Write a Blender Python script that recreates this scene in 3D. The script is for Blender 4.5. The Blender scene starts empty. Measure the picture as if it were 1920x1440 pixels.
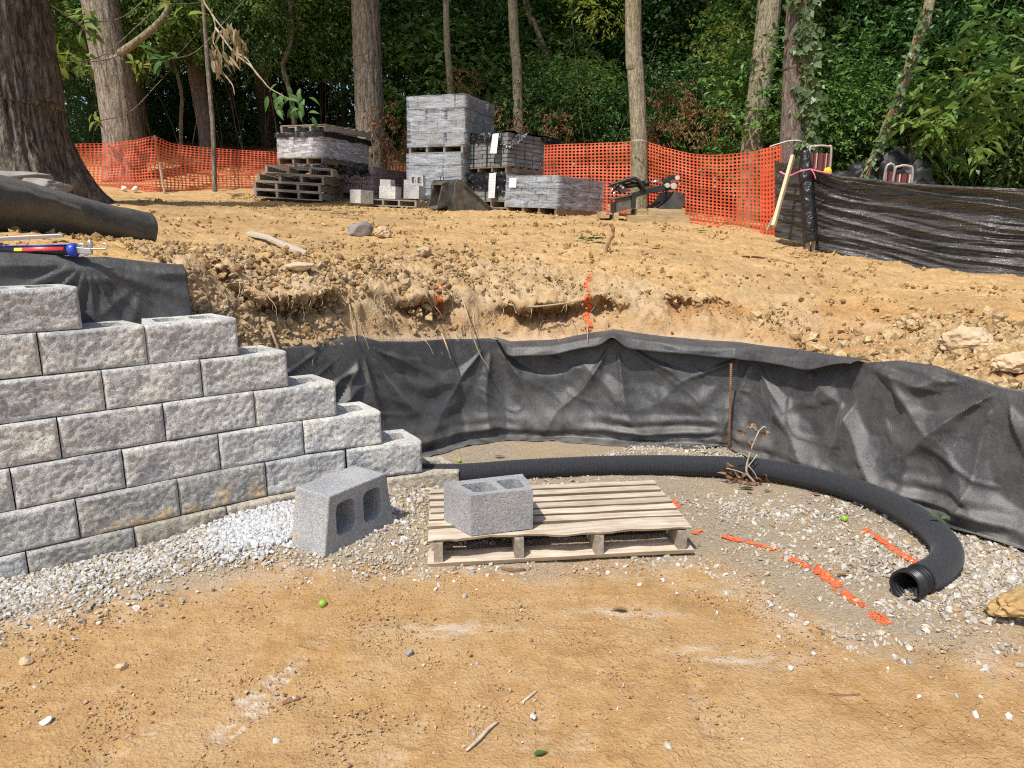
import bpy, bmesh, math, random
import numpy as np
from mathutils import Vector, Matrix, Euler
from mathutils.geometry import tessellate_polygon
SC = bpy.context.scene
COL = SC.collection
RD = math.radians
R = random.Random(11)
NP = np.random.default_rng(5)

# ------------------------------------------------------------------ camera, sky, sun, exposure
CAMH, PITCH, FPX = 1.55, RD(12.4), 1340.0
cam = bpy.data.cameras.new('camera')
cam.sensor_width = 36.0
cam.lens = FPX / 1920 * 36.0
cam.clip_start = 0.05
cam.clip_end = 400
co = bpy.data.objects.new('camera', cam)
COL.objects.link(co)
co.location = (0, 0, CAMH)
co.rotation_euler = (math.pi / 2 - PITCH, 0, 0)
SC.camera = co

SUN_H = Vector((-0.56, -0.83, 0)).normalized()      # horizontal direction towards the sun
SUN_EL = RD(57)
sdir = Vector((SUN_H.x * math.cos(SUN_EL), SUN_H.y * math.cos(SUN_EL), math.sin(SUN_EL)))
w = bpy.data.worlds.new('World')
SC.world = w
w.use_nodes = True
wn = w.node_tree
sky = wn.nodes.new('ShaderNodeTexSky')
sky.sky_type = 'NISHITA'
sky.sun_disc = False
sky.sun_elevation = SUN_EL
sky.sun_rotation = math.atan2(sdir.x, sdir.y)
sky.air_density = 1.0
sky.dust_density = 2.0
bgn = wn.nodes['Background']
wn.links.new(sky.outputs[0], bgn.inputs['Color'])
bgn.inputs['Strength'].default_value = 0.125
sl = bpy.data.lights.new('sun', 'SUN')
sl.energy = 3.6
sl.angle = RD(1.6)
sl.color = (1.0, 0.95, 0.87)
so = bpy.data.objects.new('sun', sl)
COL.objects.link(so)
so.location = (-20, -20, 30)
so.rotation_euler = sdir.to_track_quat('Z', 'Y').to_euler()
SC.view_settings.view_transform = 'Standard'
SC.view_settings.look = 'None'
SC.view_settings.gamma = 1
SC.view_settings.use_curve_mapping = False
SC.view_settings.exposure = 0.40
SC.render.engine = 'CYCLES'
SC.cycles.use_denoising = False
SC.cycles.filter_width = 1.15
SC.cycles.sample_clamp_indirect = 4.0
SC.cycles.max_bounces = 8
SC.cycles.transparent_max_bounces = 12
SC.cycles.diffuse_bounces = 3

# ------------------------------------------------------------------ camera model: pixel (1920x1440) -> ray
def ray(px, py):
    u = (px - 960) / FPX
    v = (720 - py) / FPX
    return np.array([u, math.cos(PITCH) + v * math.sin(PITCH), -math.sin(PITCH) + v * math.cos(PITCH)])
def onz(px, py, z=0.0):
    d = ray(px, py)
    t = (z - CAMH) / d[2]
    return Vector((t * d[0], t * d[1], z))
def atY(px, py, Y):
    d = ray(px, py)
    t = Y / d[1]
    return Vector((t * d[0], Y, CAMH + t * d[2]))

# ------------------------------------------------------------------ noise
_pg = np.random.default_rng(99)
_perm = _pg.permutation(512)
_grad = _pg.normal(size=(512, 3))
_grad /= np.linalg.norm(_grad, axis=1)[:, None]
def pn(x, y, z=0.0):
    x, y, z = np.broadcast_arrays(np.asarray(x, float), np.asarray(y, float), np.asarray(z, float))
    xi, yi, zi = np.floor(x).astype(int), np.floor(y).astype(int), np.floor(z).astype(int)
    xf, yf, zf = x - xi, y - yi, z - zi
    f = lambda t: t * t * t * (t * (t * 6 - 15) + 10)
    ux, uy, uz = f(xf), f(yf), f(zf)
    out = 0
    for dx in (0, 1):
        for dy in (0, 1):
            for dz in (0, 1):
                h = _perm[(_perm[(_perm[(xi + dx) & 511] + yi + dy) & 511] + zi + dz) & 511]
                g = _grad[h]
                dot = g[..., 0] * (xf - dx) + g[..., 1] * (yf - dy) + g[..., 2] * (zf - dz)
                out = out + dot * (ux if dx else 1 - ux) * (uy if dy else 1 - uy) * (uz if dz else 1 - uz)
    return out * 1.5
def fbm(x, y, z=0.0, o=4, g=0.5):
    s = 0; a = 1; f = 1
    for i in range(o):
        s = s + a * pn(x * f + 17.3 * i, y * f - 9.1 * i, np.asarray(z) * f + 3.7 * i)
        a *= g; f *= 2.03
    return s
def sstep(a, b, x):
    t = np.clip((np.asarray(x, float) - a) / (b - a), 0, 1)
    return t * t * (3 - 2 * t)

# ------------------------------------------------------------------ objects
def fast_mesh(name, V, Fc, mat=None, smooth=False, attrs=None):
    """V (n,3), Fc (m,k) one polygon size -> mesh data"""
    V = np.asarray(V, np.float32); Fc = np.asarray(Fc, np.int32)
    me = bpy.data.meshes.new(name)
    n, m, k = len(V), len(Fc), Fc.shape[1]
    me.vertices.add(n); me.vertices.foreach_set('co', V.ravel())
    me.loops.add(m * k); me.loops.foreach_set('vertex_index', Fc.ravel())
    me.polygons.add(m)
    me.polygons.foreach_set('loop_start', np.arange(0, m * k, k, dtype=np.int32))
    me.polygons.foreach_set('loop_total', np.full(m, k, np.int32))
    me.polygons.foreach_set('use_smooth', np.full(m, bool(smooth)))
    for an, arr in (attrs or {}).items():
        a = me.color_attributes.new(an, 'FLOAT_COLOR', 'POINT')
        arr = np.asarray(arr, np.float32)
        if arr.shape[1] == 3: arr = np.concatenate([arr, np.ones((len(arr), 1), np.float32)], 1)
        a.data.foreach_set('color', arr.ravel())
    me.update(calc_edges=True)
    if mat: me.materials.append(mat)
    return me
def link(name, me, parent=None, loc=None, rot=None):
    o = bpy.data.objects.new(name, me)
    COL.objects.link(o)
    if parent is not None: o.parent = parent
    if loc is not None: o.location = loc
    if rot is not None: o.rotation_euler = rot
    return o
def tag(o, label=None, cat=None, group=None, kind=None):
    if label: o['label'] = label
    if cat: o['category'] = cat
    if group: o['group'] = group
    if kind: o['kind'] = kind
    return o
def thing(name, label, cat, loc=(0, 0, 0), rz=0.0, group=None, rot=None):
    o = bpy.data.objects.new(name, None)
    COL.objects.link(o)
    o.empty_display_size = 0.1
    o.location = loc
    o.rotation_euler = rot if rot is not None else (0, 0, rz)
    return tag(o, label, cat, group)
def dup(o, parent=None):
    c = o.copy()
    COL.objects.link(c)
    if parent is not None: c.parent = parent
    for ch in list(o.children): dup(ch, c)
    return c

class MB:
    """collects shapes, links them as one mesh object"""
    def __init__(s): s.v = []; s.f = []
    def add(s, V, Fc, M=None):
        b = len(s.v)
        if M is not None: V = [M @ Vector(p) for p in V]
        s.v += [tuple(p) for p in V]; s.f += [tuple(i + b for i in f) for f in Fc]
        return s
    def box(s, c, d, rot=None, jit=0.0):
        M = Matrix.Translation(c) @ (Euler(rot).to_matrix().to_4x4() if rot else Matrix())
        V = [Vector((x * d[0] / 2 + R.uniform(-jit, jit), y * d[1] / 2 + R.uniform(-jit, jit), z * d[2] / 2 + R.uniform(-jit, jit)))
             for x in (-1, 1) for y in (-1, 1) for z in (-1, 1)]
        return s.add(V, [(0, 1, 3, 2), (4, 6, 7, 5), (0, 4, 5, 1), (2, 3, 7, 6), (0, 2, 6, 4), (1, 5, 7, 3)], M)
    def tube(s, path, rad, n=8, caps=True, squash=1.0):
        path = [Vector(p) for p in path]
        rs = rad if hasattr(rad, '__len__') else [rad] * len(path)
        b = len(s.v); up = None; rings = []
        for i, p in enumerate(path):
            t = (path[min(i + 1, len(path) - 1)] - path[max(i - 1, 0)])
            t = t.normalized() if t.length > 1e-9 else Vector((0, 0, 1))
            if up is None: up = t.orthogonal().normalized()
            up = (up - t * up.dot(t)); up = up.normalized() if up.length > 1e-6 else t.orthogonal().normalized()
            sd = t.cross(up)
            rings.append([p + (up * math.cos(a) + sd * math.sin(a) * squash) * rs[i] for a in [2 * math.pi * k / n for k in range(n)]])
        V = [q for r in rings for q in r]
        Fc = [(i * n + k, i * n + (k + 1) % n, (i + 1) * n + (k + 1) % n, (i + 1) * n + k) for i in range(len(path) - 1) for k in range(n)]
        if caps: Fc += [tuple(range(n - 1, -1, -1)), tuple((len(path) - 1) * n + k for k in range(n))]
        return s.add(V, Fc)
    def prism(s, outline, h, holes=(), M=None):
        """outline/holes: 2D lists, extruded 0..h along local z, capped with real holes"""
        loops = [list(outline)] + [list(q) for q in holes]
        flat = [p for q in loops for p in q]
        n = len(flat)
        V = [(p[0], p[1], 0) for p in flat] + [(p[0], p[1], h) for p in flat]
        tri = tessellate_polygon([[Vector((p[0], p[1], 0)) for p in q] for q in loops])
        Fc = [tuple(t) for t in tri] + [tuple(i + n for i in reversed(t)) for t in tri]
        o = 0
        for q in loops:
            k = len(q)
            Fc += [(o + i, o + (i + 1) % k, n + o + (i + 1) % k, n + o + i) for i in range(k)]
            o += k
        return s.add(V, Fc, M)
    def mesh(s, name, mat, smooth=False):
        me = bpy.data.meshes.new(name)
        me.from_pydata(s.v, [], s.f)
        bm = bmesh.new(); bm.from_mesh(me)
        bmesh.ops.recalc_face_normals(bm, faces=bm.faces)
        bm.to_mesh(me); bm.free()
        if smooth: me.polygons.foreach_set('use_smooth', [True] * len(me.polygons))
        if mat: me.materials.append(mat)
        return me
    def build(s, name, mat, parent=None, smooth=False, loc=None, rot=None, bevel=0.0, seg=2):
        o = link(name, s.mesh(name, mat, smooth), parent, loc, rot)
        if bevel:
            m = o.modifiers.new('bevel', 'BEVEL'); m.width = bevel; m.segments = seg; m.limit_method = 'ANGLE'; m.angle_limit = RD(35)
        return o
def grid_faces(nu, nv):
    i = np.arange(nu - 1)[:, None] * nv + np.arange(nv - 1)[None, :]
    i = i.ravel()
    return np.stack([i, i + nv, i + nv + 1, i + 1], 1)
def rrect(x0, x1, y0, y1, r, n=3):
    out = []
    for cx, cy, a0 in ((x1 - r, y1 - r, 0), (x0 + r, y1 - r, 90), (x0 + r, y0 + r, 180), (x1 - r, y0 + r, 270)):
        for k in range(n + 1):
            a = RD(a0 + 90 * k / n)
            out.append((cx + r * math.cos(a), cy + r * math.sin(a)))
    return out
def curve_pts(pts, n):
    """Catmull-Rom through pts"""
    P = [Vector(p) for p in pts]; P = [P[0] * 2 - P[1]] + P + [P[-1] * 2 - P[-2]]
    out = []; segs = len(P) - 3
    for i in range(n):
        t = i / (n - 1) * segs; k = min(int(t), segs - 1); t -= k
        a, b, c, d = P[k:k + 4]
        out.append(0.5 * ((2 * b) + (c - a) * t + (2 * a - 5 * b + 4 * c - d) * t * t + (3 * b - a - 3 * c + d) * t ** 3))
    return out

# ------------------------------------------------------------------ materials
class NT:
    def __init__(s, name):
        s.m = bpy.data.materials.new(name); s.m.use_nodes = True
        s.t = s.m.node_tree; s.b = s.t.nodes['Principled BSDF']; s.out = s.t.nodes['Material Output']
    def n(s, typ, **kw):
        nd = s.t.nodes.new('ShaderNode' + typ)
        for k, v in kw.items():
            if k.startswith('i_'):
                key = k[2:]; key = int(key) if key.isdigit() else key.replace('_', ' ')
                nd.inputs[key].default_value = v
            else: setattr(nd, k, v)
        return nd
    def l(s, a, b): s.t.links.new(a, b)
    def coords(s, obj=True, vary=True, scale=(1, 1, 1)):
        tc = s.n('TexCoord'); mp = s.n('Mapping'); mp.inputs['Scale'].default_value = scale
        src = tc.outputs['Object'] if obj else s.n('NewGeometry').outputs['Position']
        if vary and obj:
            oi = s.n('ObjectInfo'); mu = s.n('Math', operation='MULTIPLY'); mu.inputs[1].default_value = 53.0
            s.l(oi.outputs['Random'], mu.inputs[0])
            ad = s.n('VectorMath', operation='ADD'); s.l(src, ad.inputs[0]); s.l(mu.outputs[0], ad.inputs[1]); src = ad.outputs[0]
        s.l(src, mp.inputs['Vector'])
        return mp.outputs[0]
    def noise(s, vec, scale, detail=4, rough=0.55, dist=0.0):
        nd = s.n('TexNoise'); nd.inputs['Scale'].default_value = scale; nd.inputs['Detail'].default_value = detail
        nd.inputs['Roughness'].default_value = rough; nd.inputs['Distortion'].default_value = dist
        s.l(vec, nd.inputs['Vector']); return nd.outputs['Fac']
    def ramp(s, fac, stops):
        nd = s.n('ValToRGB'); cr = nd.color_ramp
        while len(cr.elements) < len(stops): cr.elements.new(0.5)
        for e, (p, c) in zip(cr.elements, stops):
            e.position = p; e.color = (c, c, c, 1) if not hasattr(c, '__len__') else (*c[:3], 1)
        s.l(fac, nd.inputs[0]); return nd.outputs[0]
    def mix(s, fac, a, b, mode='MIX'):
        nd = s.n('Mix', data_type='RGBA', blend_type=mode)
        for sock, v in ((nd.inputs[0], fac), (nd.inputs[6], a), (nd.inputs[7], b)):
            if hasattr(v, 'is_linked') or hasattr(v, 'links'): s.l(v, sock)
            elif hasattr(v, '__len__'): sock.default_value = (*v[:3], 1)
            else: sock.default_value = v
        return nd.outputs[2]
    def math(s, op, a, b=0.0):
        nd = s.n('Math', operation=op)
        for sock, v in ((nd.inputs[0], a), (nd.inputs[1], b)):
            if hasattr(v, 'links'): s.l(v, sock)
            else: sock.default_value = v
        return nd.outputs[0]
    def bump(s, hs):
        prev = None
        for h, st, di in hs:
            nd = s.n('Bump'); nd.inputs['Strength'].default_value = st; nd.inputs['Distance'].default_value = di
            s.l(h, nd.inputs['Height'])
            if prev: s.l(prev, nd.inputs['Normal'])
            prev = nd.outputs[0]
        s.l(prev, s.b.inputs['Normal'])
    def vary(s, col, amt=0.2):
        oi = s.n('ObjectInfo'); hs = s.n('HueSaturation')
        mr = s.n('MapRange'); mr.inputs['To Min'].default_value = 1 - amt; mr.inputs['To Max'].default_value = 1 + amt
        s.l(oi.outputs['Random'], mr.inputs[0]); s.l(mr.outputs[0], hs.inputs['Value']); s.l(col, hs.inputs['Color'])
        return hs.outputs[0]
    def fin(s, col=None, rough=0.8, spec=0.3, metal=0.0):
        if col is not None:
            if hasattr(col, 'links'): s.l(col, s.b.inputs['Base Color'])
            else: s.b.inputs['Base Color'].default_value = (*col[:3], 1)
        s.b.inputs['Roughness'].default_value = rough
        s.b.inputs['Specular IOR Level'].default_value = spec
        s.b.inputs['Metallic'].default_value = metal
        return s.m
def simple(name, c1, c2, scale=6, rough=0.8, bump=0.3, bscale=80, bdist=0.003, stretch=(1, 1, 1), spec=0.3, metal=0.0, vary=0.12, detail=5):
    t = NT(name); v = t.coords(scale=stretch)
    col = t.ramp(t.noise(v, scale, detail), [(0.3, c1), (0.7, c2)])
    if vary: col = t.vary(col, vary)
    if bump: t.bump([(t.noise(v, bscale, 4), bump, bdist)])
    return t.fin(col, rough, spec, metal)
# ------------------------------------------------------------------ terrain
W_P0 = np.array([-2.27, 2.91]); W_D = np.array([.789, .614]); W_N = np.array([-.614, .789])
def _w0(s, off=.45):
    p = W_P0 + s * W_D + off * W_N
    return (float(p[0]), float(p[1]))
# foot of the cut: (x, y, height of the vertical cut face)
CUT = [(*_w0(-5), 2.0), (*_w0(-2), 2.0), (*_w0(0.2), 2.0), (*_w0(0.85), 2.0), (*_w0(1.15), 1.15), (*_w0(1.5), .86), (*_w0(2.0), .84),
       (-.62, 4.86, .80), (-.38, 5.10, .75), (-.05, 5.22, .72), (.4, 5.2, .73), (.75, 5.1, .77), (1.12, 5.05, .77), (1.58, 4.98, .74), (1.84, 4.58, .75),
       (2.06, 4.16, .77), (2.24, 3.8, .79), (2.42, 3.5, .80), (2.62, 3.22, .80), (3.0, 2.75, .82), (3.7, 2.0, .85), (5.2, 1.0, .9), (12, -2, 1.0)]
CUTA = np.array(CUT)
def cut_sd(x, y):
    """signed distance outward from the cut foot, cut height there, arc length"""
    x = np.asarray(x, float); y = np.asarray(y, float)
    best = np.full(x.shape, 1e9); hh = np.zeros(x.shape); sg = np.ones(x.shape); ss = np.zeros(x.shape)
    acc = 0.0
    for i in range(len(CUTA) - 1):
        a, b = CUTA[i], CUTA[i + 1]
        ex, ey = b[0] - a[0], b[1] - a[1]; L2 = ex * ex + ey * ey; L = math.sqrt(L2)
        t = np.clip(((x - a[0]) * ex + (y - a[1]) * ey) / L2, 0, 1)
        dx, dy = x - a[0] - t * ex, y - a[1] - t * ey
        d2 = dx * dx + dy * dy
        cr = ex * (y - a[1]) - ey * (x - a[0])
        m = d2 < best
        best = np.where(m, d2, best); hh = np.where(m, a[2] + t * (b[2] - a[2]), hh)
        sg = np.where(m, np.where(cr > 0, 1.0, -1.0), sg); ss = np.where(m, acc + t * L, ss)
        acc += L
    return np.sqrt(best) * sg, hh, ss
CUT_S = np.concatenate([[0], np.cumsum(np.hypot(np.diff(CUTA[:, 0]), np.diff(CUTA[:, 1])))])
def cut_at(s):
    """point, outward normal and cut height at arc length s"""
    x = np.interp(s, CUT_S, CUTA[:, 0]); y = np.interp(s, CUT_S, CUTA[:, 1]); h = np.interp(s, CUT_S, CUTA[:, 2])
    e = .12
    tx = np.interp(np.asarray(s) + e, CUT_S, CUTA[:, 0]) - np.interp(np.asarray(s) - e, CUT_S, CUTA[:, 0])
    ty = np.interp(np.asarray(s) + e, CUT_S, CUTA[:, 1]) - np.interp(np.asarray(s) - e, CUT_S, CUTA[:, 1])
    l = np.hypot(tx, ty)
    return x, y, -ty / l, tx / l, h
_cp = [(0, 482, 3.42), (170, 490, 3.62), (330, 503, 3.9), (100, 440, 4.9), (270, 458, 6.0), (185, 384, 8.3), (0, 395, 7.0), (300, 362, 13.2), (420, 362, 13.4),
       (500, 372, 12.4), (610, 383, 11.7), (700, 385, 12.2), (900, 394, 11.4), (1040, 403, 11.0), (1140, 411, 10.8), (1290, 421, 10.0), (1430, 441, 9.4),
       (1515, 466, 8.4), (1700, 497, 7.4), (1920, 518, 6.7), (1920, 620, 4.5), (1920, 705, 3.7), (1600, 570, 5.6), (1600, 660, 4.75), (1750, 590, 4.9), (1750, 670, 4.1),
       (900, 480, 6.3), (600, 480, 6.0), (1150, 472, 6.6), (1400, 502, 6.3), (430, 468, 5.4), (700, 430, 8.2), (1000, 435, 8.4), (1300, 470, 7.6), (740, 335, 15.3), (230, 285, 16.4), (420, 295, 16.8), (560, 303, 16.8), (740, 290, 16.8)]
_P = np.array([atY(*c) for c in _cp])
_ex = np.array([(-14, 14, 2.3), (-14, 3, 1.9), (-9, -3, 1.5), (14, 12, 1.5), (14, 3, .9), (9, -4, .8), (-12, 26, 4.2), (0, 26, 3.4), (14, 26, 1.9), (5, 14, 1.75), (9.5, 9.5, 1.35), (0.5, 19, 2.8)])
_P = np.concatenate([_P, _ex])
def _tps(r): return np.where(r > 1e-9, r * r * np.log(np.maximum(r, 1e-9)), 0)
_n = len(_P)
_K = _tps(np.hypot(_P[:, None, 0] - _P[None, :, 0], _P[:, None, 1] - _P[None, :, 1])) + np.eye(_n) * 0.06
_A = np.zeros((_n + 3, _n + 3)); _A[:_n, :_n] = _K
_A[:_n, _n:] = np.stack([np.ones(_n), _P[:, 0], _P[:, 1]], 1); _A[_n:, :_n] = _A[:_n, _n:].T
_W = np.linalg.solve(_A, np.concatenate([_P[:, 2], np.zeros(3)]))
def upper(x, y):
    x = np.clip(np.asarray(x, float), -22, 22); y = np.clip(np.asarray(y, float), -8, 34)
    z = _W[_n] + _W[_n + 1] * x + _W[_n + 2] * y
    for i in range(_n): z = z + _W[i] * _tps(np.hypot(x - _P[i, 0], y - _P[i, 1]))
    return z
def smin(a, b, k):
    h = np.clip(.5 + .5 * (b - a) / k, 0, 1)
    return b * (1 - h) + a * h - k * h * (1 - h)
# plan polygon of the grey gravel bed on the low ground
GRAV = [tuple(onz(*p)[:2]) for p in [(-300, 1260), (0, 1165), (200, 1130), (420, 1085), (600, 1068), (800, 1076), (1000, 1072), (1290, 1052), (1400, 1090),
        (1500, 1160), (1620, 1215), (1760, 1235), (1920, 1225), (2150, 1240)]] + [(5, 2.2), (4, 5), (0, 6.2), (-4, 5)]
def poly_sd(poly, x, y):
    x = np.asarray(x, float); y = np.asarray(y, float)
    best = np.full(x.shape, 1e9); ins = np.zeros(x.shape, bool)
    n = len(poly)
    for i in range(n):
        ax, ay = poly[i]; bx, by = poly[(i + 1) % n]
        ex, ey = bx - ax, by - ay
        t = np.clip(((x - ax) * ex + (y - ay) * ey) / (ex * ex + ey * ey), 0, 1)
        best = np.minimum(best, (x - ax - t * ex) ** 2 + (y - ay - t * ey) ** 2)
        c = ((ay > y) != (by > y)) & (x < ex * (y - ay) / (ey if abs(ey) > 1e-12 else 1e-12) + ax)
        ins ^= c
    return np.sqrt(best) * np.where(ins, 1, -1)
def wall_d(x, y):
    """distance in front of the block wall face (positive towards the viewer) and position along it"""
    s = (x - W_P0[0]) * W_D[0] + (y - W_P0[1]) * W_D[1]
    d = -((x - W_P0[0]) * W_N[0] + (y - W_P0[1]) * W_N[1])
    return d - .175 * np.clip(s - 1.05, 0, 1.4) ** 2, s
CLOD_C = onz(1905, 1165)
def G(x, y, full=False):
    """ground height without its fine relief"""
    x = np.asarray(x, float); y = np.asarray(y, float)
    d, h, s = cut_sd(x, y)
    wd, ws = wall_d(x, y)
    low = .012 * pn(x * .9, y * .9) - .01 * sstep(0, 1.2, poly_sd(GRAV, x, y)) * sstep(.3, 1.0, wd)
    low = low + .055 * np.exp(-np.clip(wd, 0, 9) / .40) * sstep(.55, 1.15, ws) * sstep(2.2, 1.5, ws) + .012 * np.exp(-np.clip(wd, 0, 9) / .5)
    low = low + .07 * np.exp(-((x - CLOD_C[0] - .1) ** 2 + (y - CLOD_C[1] + .02) ** 2) / .12)
    T = upper(x, y)
    wob = .1 * pn(x * 1.3, y * 1.3, 4.0)
    dq = np.clip(d - .1 + wob * sstep(.1, .5, d), 0, 9)
    slope = h + .27 * sstep(0, .17, dq) * sstep(2.4, 1.4, x) + (.50 + .2 * pn(s * .8, 7.0)) * dq
    out = smin(T, slope, .22)
    out = np.where(h > 1.5, T, out) * sstep(0.0, .10, d)
    z = np.where(d > 0, np.maximum(out, 0), low)
    z = np.where((d > -.1) & (d <= 0), low, z)
    return (z, d, h, s, T, wd, ws) if full else z
def gz(x, y): return float(G(np.array([x]), np.array([y]))[0])
def onT(px, py, ymin=1.2, ymax=40):
    """first hit of the pixel's ray with the ground"""
    d = ray(px, py); ys = np.linspace(ymin, ymax, 1500)
    t = ys / d[1]; zs = CAMH + t * d[2]
    k = np.nonzero(G(t * d[0], ys) > zs)[0]
    i = k[0] if len(k) else len(ys) - 1
    return Vector((t[i] * d[0], ys[i], float(G(np.array([t[i] * d[0]]), np.array([ys[i]]))[0])))
def grow(a, step, f, end):
    out = []; x = a
    while abs(x) < end: step *= f; x += step; out.append(x)
    return out
_xs = list(np.arange(-4.3, 4.3, .0165)); _xs = [-v for v in grow(4.3, .0165, 1.09, 95)][::-1] + _xs + grow(4.3, .0165, 1.09, 95)
_ys = []; _y = 1.0
while _y < 4.7: _ys.append(_y); _y += .0115
while _y < 6.9: _ys.append(_y); _y += .0125
_st = .0125
while _y < 15: _ys.append(_y); _st = min(_st * 1.03, .07); _y += _st
while _y < 140: _ys.append(_y); _st *= 1.09; _y += _st
_ys = [1.0 - v for v in grow(0, .0115, 1.12, 30)][::-1] + _ys
GX, GY = np.meshgrid(np.array(_xs), np.array(_ys), indexing='ij')
gx, gy = GX.ravel(), GY.ravel()
gzv, gd, gh, gs, gT, gwd, gws = G(gx, gy, True)
bank = sstep(.06, .2, gd) * sstep(.02, .10, gT - gzv + .05) * (gh < 1.5)          # steep cut earth above the fabric
bank = np.maximum(bank, sstep(.06, .2, gd) * sstep(1.15, .35, gd) * (gh < 1.9) * sstep(2.6, 1.2, gx))
rub = sstep(.08, .3, gd) * sstep(1.4, .5, gd) * sstep(1.5, 2.3, gx) * (gd > 0)      # loose clods on the right
rough_edge = sstep(.1, .4, gd) * sstep(2.6, .8, gd)
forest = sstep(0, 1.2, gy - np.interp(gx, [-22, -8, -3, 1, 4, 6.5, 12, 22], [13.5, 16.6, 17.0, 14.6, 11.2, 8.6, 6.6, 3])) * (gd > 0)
gravw = sstep(-.14, .16, poly_sd(GRAV, gx, gy) + .16 * fbm(gx * 2.2, gy * 2.2, 1.0, 3)) * (gd < .05)
# fine relief
near = gy < 16
rel = np.zeros_like(gzv)
fx, fy = gx[near], gy[near]
n1 = fbm(fx * 3.1, fy * 3.1, 2.0, 3); n2 = fbm(fx * 11, fy * 11, 5.0, 3); n3 = fbm(fx * 34, fy * 34, 8.0, 2); n4 = pn(fx * 80, fy * 80, 3.0)
inside = (gd[near] <= 0)
clayw = inside * (1 - gravw[near])
foot = sstep(.15, .5, pn(fx * 4.2 + 9, fy * 4.2, 6.0))
rel_in = .011 * n1 + .0055 * n2 * (.4 + 1.2 * foot) - .0045 * np.abs(n2) * foot + .0034 * n3 + .0016 * n4
rel_in = np.where(gravw[near] > .5, .006 * n1 + .003 * n2 + .002 * n3, rel_in)
ridge = np.abs(n2)
rt = rough_edge[near]
track = pn(fx * .5, fy * 5.0, 12.0)
rel_up = .012 * n1 + .006 * track + (.004 + .016 * rt) * n2 + (.0025 + .007 * rt) * n3 + (.001 + .002 * rt) * n4
bk = np.maximum(bank, rub)[near]
rel_bk = .06 * n1 + .045 * (.4 - ridge * 1.6) + .03 * n3 + .009 * n4
rel[near] = np.where(inside, rel_in, rel_up * (1 - bk) + rel_bk * bk)
far = ~near
rel[far] = .05 * fbm(gx[far] * .8, gy[far] * .8, 2.0, 3)
rel = rel * np.where((gd > -.02) & (gd < .1), 0.0, 1.0)
# pushed in and out horizontally on the cut face: undercuts and broken layers
hx = np.zeros_like(gx); hy = np.zeros_like(gx)
bm_ = (bank > .05) & near
bx, by, bz = gx[bm_], gy[bm_], gzv[bm_]
_, _, nx_, ny_, _ = cut_at(gs[bm_])
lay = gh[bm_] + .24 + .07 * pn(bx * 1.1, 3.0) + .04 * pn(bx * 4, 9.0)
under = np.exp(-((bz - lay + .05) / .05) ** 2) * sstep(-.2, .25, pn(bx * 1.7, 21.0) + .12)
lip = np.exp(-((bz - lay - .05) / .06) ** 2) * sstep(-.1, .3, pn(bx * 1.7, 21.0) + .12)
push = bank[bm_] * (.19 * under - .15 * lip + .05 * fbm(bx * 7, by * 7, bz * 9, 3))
hx[bm_] = nx_ * push; hy[bm_] = ny_ * push
GV = np.stack([gx + hx, gy + hy, gzv + rel], 1)
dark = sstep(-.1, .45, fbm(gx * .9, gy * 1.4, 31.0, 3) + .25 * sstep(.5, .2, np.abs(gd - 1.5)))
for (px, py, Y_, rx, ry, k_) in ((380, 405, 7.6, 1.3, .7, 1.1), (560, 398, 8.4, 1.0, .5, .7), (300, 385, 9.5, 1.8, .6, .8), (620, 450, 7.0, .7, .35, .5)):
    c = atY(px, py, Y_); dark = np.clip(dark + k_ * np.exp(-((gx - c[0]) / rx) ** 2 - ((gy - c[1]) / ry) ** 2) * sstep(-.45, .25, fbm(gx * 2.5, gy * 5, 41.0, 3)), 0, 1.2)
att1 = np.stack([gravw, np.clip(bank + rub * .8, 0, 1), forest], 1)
def footprint(px, py, ang, L=.29, Wd=.10):
    c = onz(px, py); ca, sa = math.cos(ang), math.sin(ang)
    u = ((gx - c[0]) * ca + (gy - c[1]) * sa) / (L / 2); v = (-(gx - c[0]) * sa + (gy - c[1]) * ca) / (Wd / 2)
    wdt = np.clip(.78 + .3 * np.cos(u * 2.4 + .6), .4, 1.1)
    m = sstep(1.0, .86, np.abs(u)) * sstep(1.0, .8, np.abs(v) / wdt) * (1 - sstep(.0, .12, .16 - np.abs(u + .22)))
    return m, sstep(-.2, .3, np.sin(u * 26 + 1.5 * np.sin(v * 3)))
dust = np.zeros_like(gd); tread = np.zeros_like(gd)
for fpx in ((508, 1285, 1.05), (468, 1342, 1.0), (590, 1215, 1.2), (1010, 1360, 1.35), (1080, 1420, 1.3), (760, 1390, 1.15), (1320, 1330, 1.6), (260, 1390, .9)):
    m_, tr_ = footprint(*fpx); k_ = 1.0 if fpx[0] in (508, 468) else .25
    dust = np.maximum(dust, k_ * m_ * (.35 + .65 * tr_) * sstep(-.35, .15, pn(gx * 30, gy * 30, 3.0))); tread = np.maximum(tread, m_ * (.4 + .6 * (1 - tr_)))
for (px, py, rx, ry) in ((1400, 1235, .22, .05), (1330, 1225, .16, .04), (1390, 1105, .18, .05), (820, 1180, .25, .06), (300, 1090, .5, .08), (1180, 1150, .2, .05), (60, 1150, .4, .1)):
    c = onz(px, py); dust = np.maximum(dust, .75 * np.exp(-((gx - c[0]) / rx) ** 2 - ((gy - c[1]) / ry) ** 2) * sstep(-.25, .35, fbm(gx * 8, gy * 14, 5.0, 3)))
dust = np.maximum(dust, .6 * np.exp(-np.clip(-poly_sd(GRAV, gx, gy), 0, 9) / .10) * (1 - gravw) * sstep(-.2, .3, fbm(gx * 5, gy * 5, 17.0, 3))) * (gd < 0)
GV[:, 2] -= .009 * tread * (gd < 0)
att2 = np.stack([dark, sstep(.05, .3, gd), dust], 1)
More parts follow.
